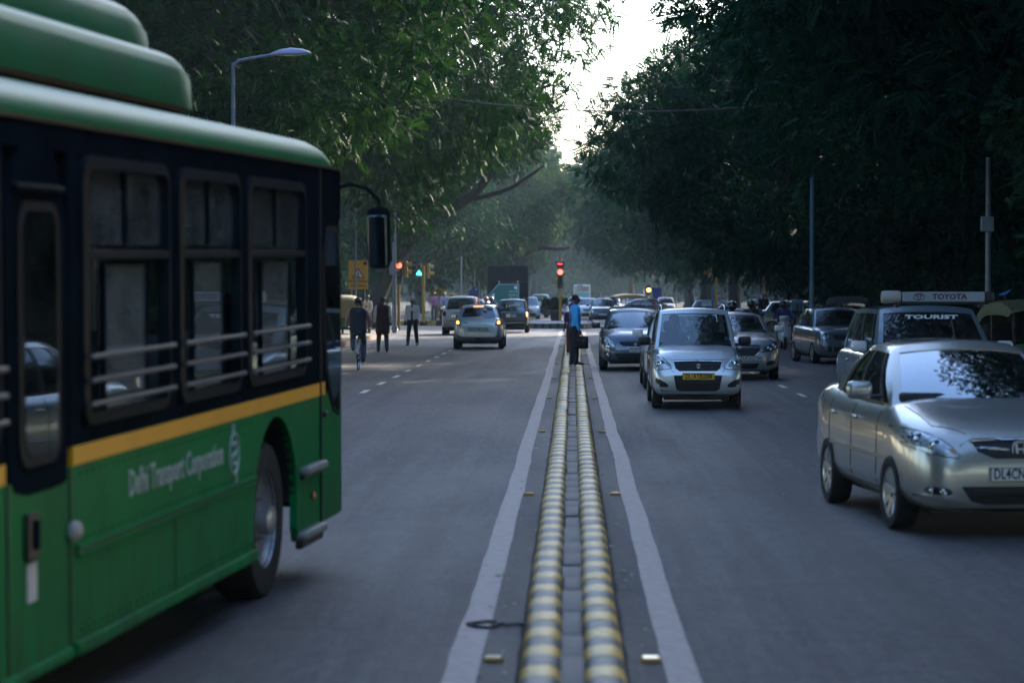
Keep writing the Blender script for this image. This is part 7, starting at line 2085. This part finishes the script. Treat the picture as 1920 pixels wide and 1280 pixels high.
# far amber signal
x5, y5 = (1216-VX)/23.0, 197.0
t = thing('traffic_light', 'far traffic light lit amber in front of the dark trees', 'traffic light', (x5, y5, 0))
MB().tube([(0, 0, 0), (0, 0, 2.4)], .07, 10).build('post', STEEL, t)
hb = MB().rbox((0, -.1, 2.05), (.34, .16, .80), .03).build('housing', SIGB, t); lens(hb, 0, -.185, 2.05, .16, AMB); lens(hb, 0, -.185, 2.3, .10, OFFL)
pole('street_pole', 'white leaning post left of the far amber signal', (1207-VX)/23.2, 195.0, 2.1, .09, .05, WHITEINK)
t = thing('road_sign', 'blue panel sign in the dark right of the far amber signal', 'road sign', ((1232-VX)/23.5, 193, 0))
MB().rbox((0, 0, 1.75), (.75, .04, 1.0), .02).build('panel', MATS['sign_blue'], t); MB().tube([(0, .03, 0), (0, .03, 1.8)], .04, 8).build('post', STEEL, t)
# overhead cables
def cable(label, a, b, sag, r=.012):
    a, b = Vector(a), Vector(b)
    pts = [a.lerp(b, i/40)-Vector((0, 0, sag*4*(i/40)*(1-i/40))) for i in range(41)]
    o = MB().tube(pts, r, 5).build('overhead_cable', mat('cable_rubber', (.03, .025, .03), .6, var=.1), smooth=60); tag(o, label, 'cable')
m_ = F/70
cable('black cable sagging across the bright sky gap between the trees', (-11.5, 70, 9.3), (15, 70, 9.2), 2.15, .022)
cable('thin higher cable crossing the top of the bright sky gap', (-12, 88, 12.9), (16, 88, 11.4), .5, .014)
# auto-rickshaws
def rickshaw(label, loc, rz, roofc, bodyc):
    t = thing('auto_rickshaw', label, 'auto rickshaw', loc, rz)
    prof = roundpoly([(-1.25, .45), (-1.25, 1.05), (-1.12, 1.55), (-.7, 1.74), (.5, 1.76), (.95, 1.62), (1.0, 1.55), (.5, 1.60), (-.55, 1.58), (-.95, 1.4), (-1.05, .9), (-1.05, .45)], 1)
    b_ = MB(); W2 = .62
    n = len(prof)
    xs_ = [(-W2, .90), (-W2*.93, .965), (-W2*.6, 1.0), (0, 1.015), (W2*.6, 1.0), (W2*.93, .965), (W2, .90)]
    vs, fs = [], []
    for x, s in xs_:
        for y, z in prof: vs.append((x, y*(.96+.04*s), z if z < .6 else .6+(z-.6)*s))
    for j in range(len(xs_)-1):
        for i in range(n): fs.append((j*n+i, j*n+(i+1) % n, (j+1)*n+(i+1) % n, (j+1)*n+i))
    fs += [tuple(range(n)), tuple((len(xs_)-1)*n+i for i in range(n))[::-1]]
    b_.add(vs, fs).build('canopy', roofc, t, smooth=45)
    MB().rbox((0, -.70, .60), (1.26, 1.15, .52), .12, seg=3).rbox((0, .25, .33), (1.1, 1.0, .08), .03).build('body', bodyc, t, smooth=50)
    fr_ = roundpoly([(-.48, .35), (.48, .35), (.50, .95), (.40, 1.0), (-.40, 1.0), (-.50, .95)], 1)
    MB().prism(fr_, .82, .96, 'Y').build('front_panel', bodyc, t, smooth=40)
    MB().prism([(-.46, 1.0), (.46, 1.0), (.50, 1.58), (-.50, 1.58)], .87, .885, 'Y').build('windscreen', GLASSD, t)
    for s in (-1, 1): MB().tube([(s*.50, .9, .95), (s*.54, .92, 1.62)], .02, 6).tube([(s*.60, -.1, .55), (s*.60, -.15, 1.66)], .02, 6).build('canopy_post', BLACK, t)
    MB().sphere((0, .98, .72), (.10, .05, .10)).build('headlight', HEADL, t, smooth=60)
    MB().rbox((0, -.75, .95), (1.1, .5, .14), .05).rbox((0, -1.0, 1.25), (1.1, .12, .5), .05).rbox((0, .15, .80), (.6, .4, .12), .05).build('seat', BLACK, t, smooth=50)
    for x, y in ((0, 1.0), (-.52, -.85), (.52, -.85)):
        MB().lathe([(.10, -.04), (.20, -.045), (.21, 0), (.20, .045), (.10, .04)], 20, 'X').build('wheel', RUBBER, t, loc=(x, y, .21), smooth=40)
    MB().rbox((0, 1.0, .50), (.20, .46, .12), .05).build('front_mudguard', bodyc, t, smooth=50)
    return t
RY = mat('canopy_yellow', (.48, .34, .08), .6, var=.15, vscale=4, bump=.3, bscale=10, dirt=(.22, .18, .1), dscale=4); RB = mat('canopy_black', (.02, .02, .022), .55, var=.2, bump=.3, bscale=10)
RG = mat('rickshaw_green', (.02, .12, .04), .45, var=.1, coat=.3); RO = mat('canopy_olive', (.11, .105, .045), .65, var=.2, vscale=4, bump=.3, bscale=10); RT = mat('canopy_tan', (.36, .22, .09), .6, var=.15, bump=.3, bscale=10)
rickshaw('auto rickshaw with a yellow canopy standing beyond the cyclist', (-9.75, 102.2, 0), R(4), RY, RG)
rickshaw('auto rickshaw with a black canopy rimmed with light above the steel blue hatchback', (8.15, 71.6, 0), R(172), RB, RG)
rickshaw('auto rickshaw with an olive canopy at the right picture edge behind the champagne saloon', (8.05, 43.0, 0), R(186), RO, RG)
rickshaw('auto rickshaw with a tan canopy showing over the slate blue car', (3.45, 151.5, 0), R(110), RT, RG)
# distant bus
db = thing('distant_bus', 'pale blue and white bus far down the avenue', 'bus', ((1091-VX)*375/F, 375, 0))
MB().rbox((0, 0, 1.75), (2.5, 10, 2.5), .15).build('body', mat('far_bus_white', (.55, .60, .62), .4, var=.08), db)
MB().rbox((0, -5.02, 1.35), (2.35, .08, 1.0), .08).build('front_panel', mat('far_bus_teal', (.03, .28, .33), .4, var=.05), db)
MB().rbox((0, -5.03, 2.35), (2.2, .06, .8), .05).build('windscreen', GLASSD, db); MB().rbox((-.3, -5.05, 2.82), (.8, .04, .22), .02).build('destination_blind', MATS['sign_blue'], db)
for x in (-1, 1):
    for y in (-3.2, 3): MB().lathe([(.2, -.12), (.48, -.13), (.5, 0), (.48, .13), (.2, .12)], 18, 'X').build('wheel', RUBBER, db, loc=(x, y, .5))
# pale pink wall closing the avenue far away
wl = thing('boundary_wall', 'long hazy pink boundary wall at the far end of the avenue', 'wall', (0, 452, 0))
PW = mat('pink_wall', (.42, .30, .28), .85, var=.15, vscale=.4)
for k in range(-9, 10): MB().rbox((k*6.0, 0, 2.1), (5.9, .5, 4.2), .02).rbox((k*6.0-3, -.1, 2.3), (.7, .7, 4.7), .03).build('wall_bay', PW, wl)
# a clump of yellow flowers beyond the side street
fl = thing('flowering_shrub', 'shrub with pale yellow blossom under the trees left of the white people carrier', 'shrub', (-8.2, 150, 0))
rr = random.Random(9); cl = [(rr.gauss(0, .30), rr.gauss(0, .3), 1.5+rr.gauss(0, .35), rr.uniform(.2, .3)) for k in range(14)]
o = mesh_obj('blossom', crown_mesh('blossom', cl, 420, .22, leaf_mat('pale_yellow_blossom', (.16, .17, .05), (.28, .28, .12)), 78), fl); o['kind'] = 'stuff'
MB().tube([(0, 0, 0), (.05, 0, .8), (0, 0, 1.6)], [.07, .05, .03], 8).build('stem', BARK, fl)

# ------------------------------------------------------------ haze
hz = MB().box((0, 275, 19.2), (190, 580, 41.0)).build('haze', None)
hz.data.materials.clear()
hm = bpy.data.materials.new('haze_air'); hm.use_nodes = True
n, l = hm.node_tree.nodes, hm.node_tree.links
n.clear(); out = n.new('ShaderNodeOutputMaterial'); pv = n.new('ShaderNodeVolumePrincipled')
pv.inputs['Color'].default_value = (.62, .84, 1.0, 1); pv.inputs['Density'].default_value = HAZE; pv.inputs['Anisotropy'].default_value = 0.35
l.new(pv.outputs[0], out.inputs['Volume'])
hz.data.materials.append(hm); tag(hz, kind='stuff')
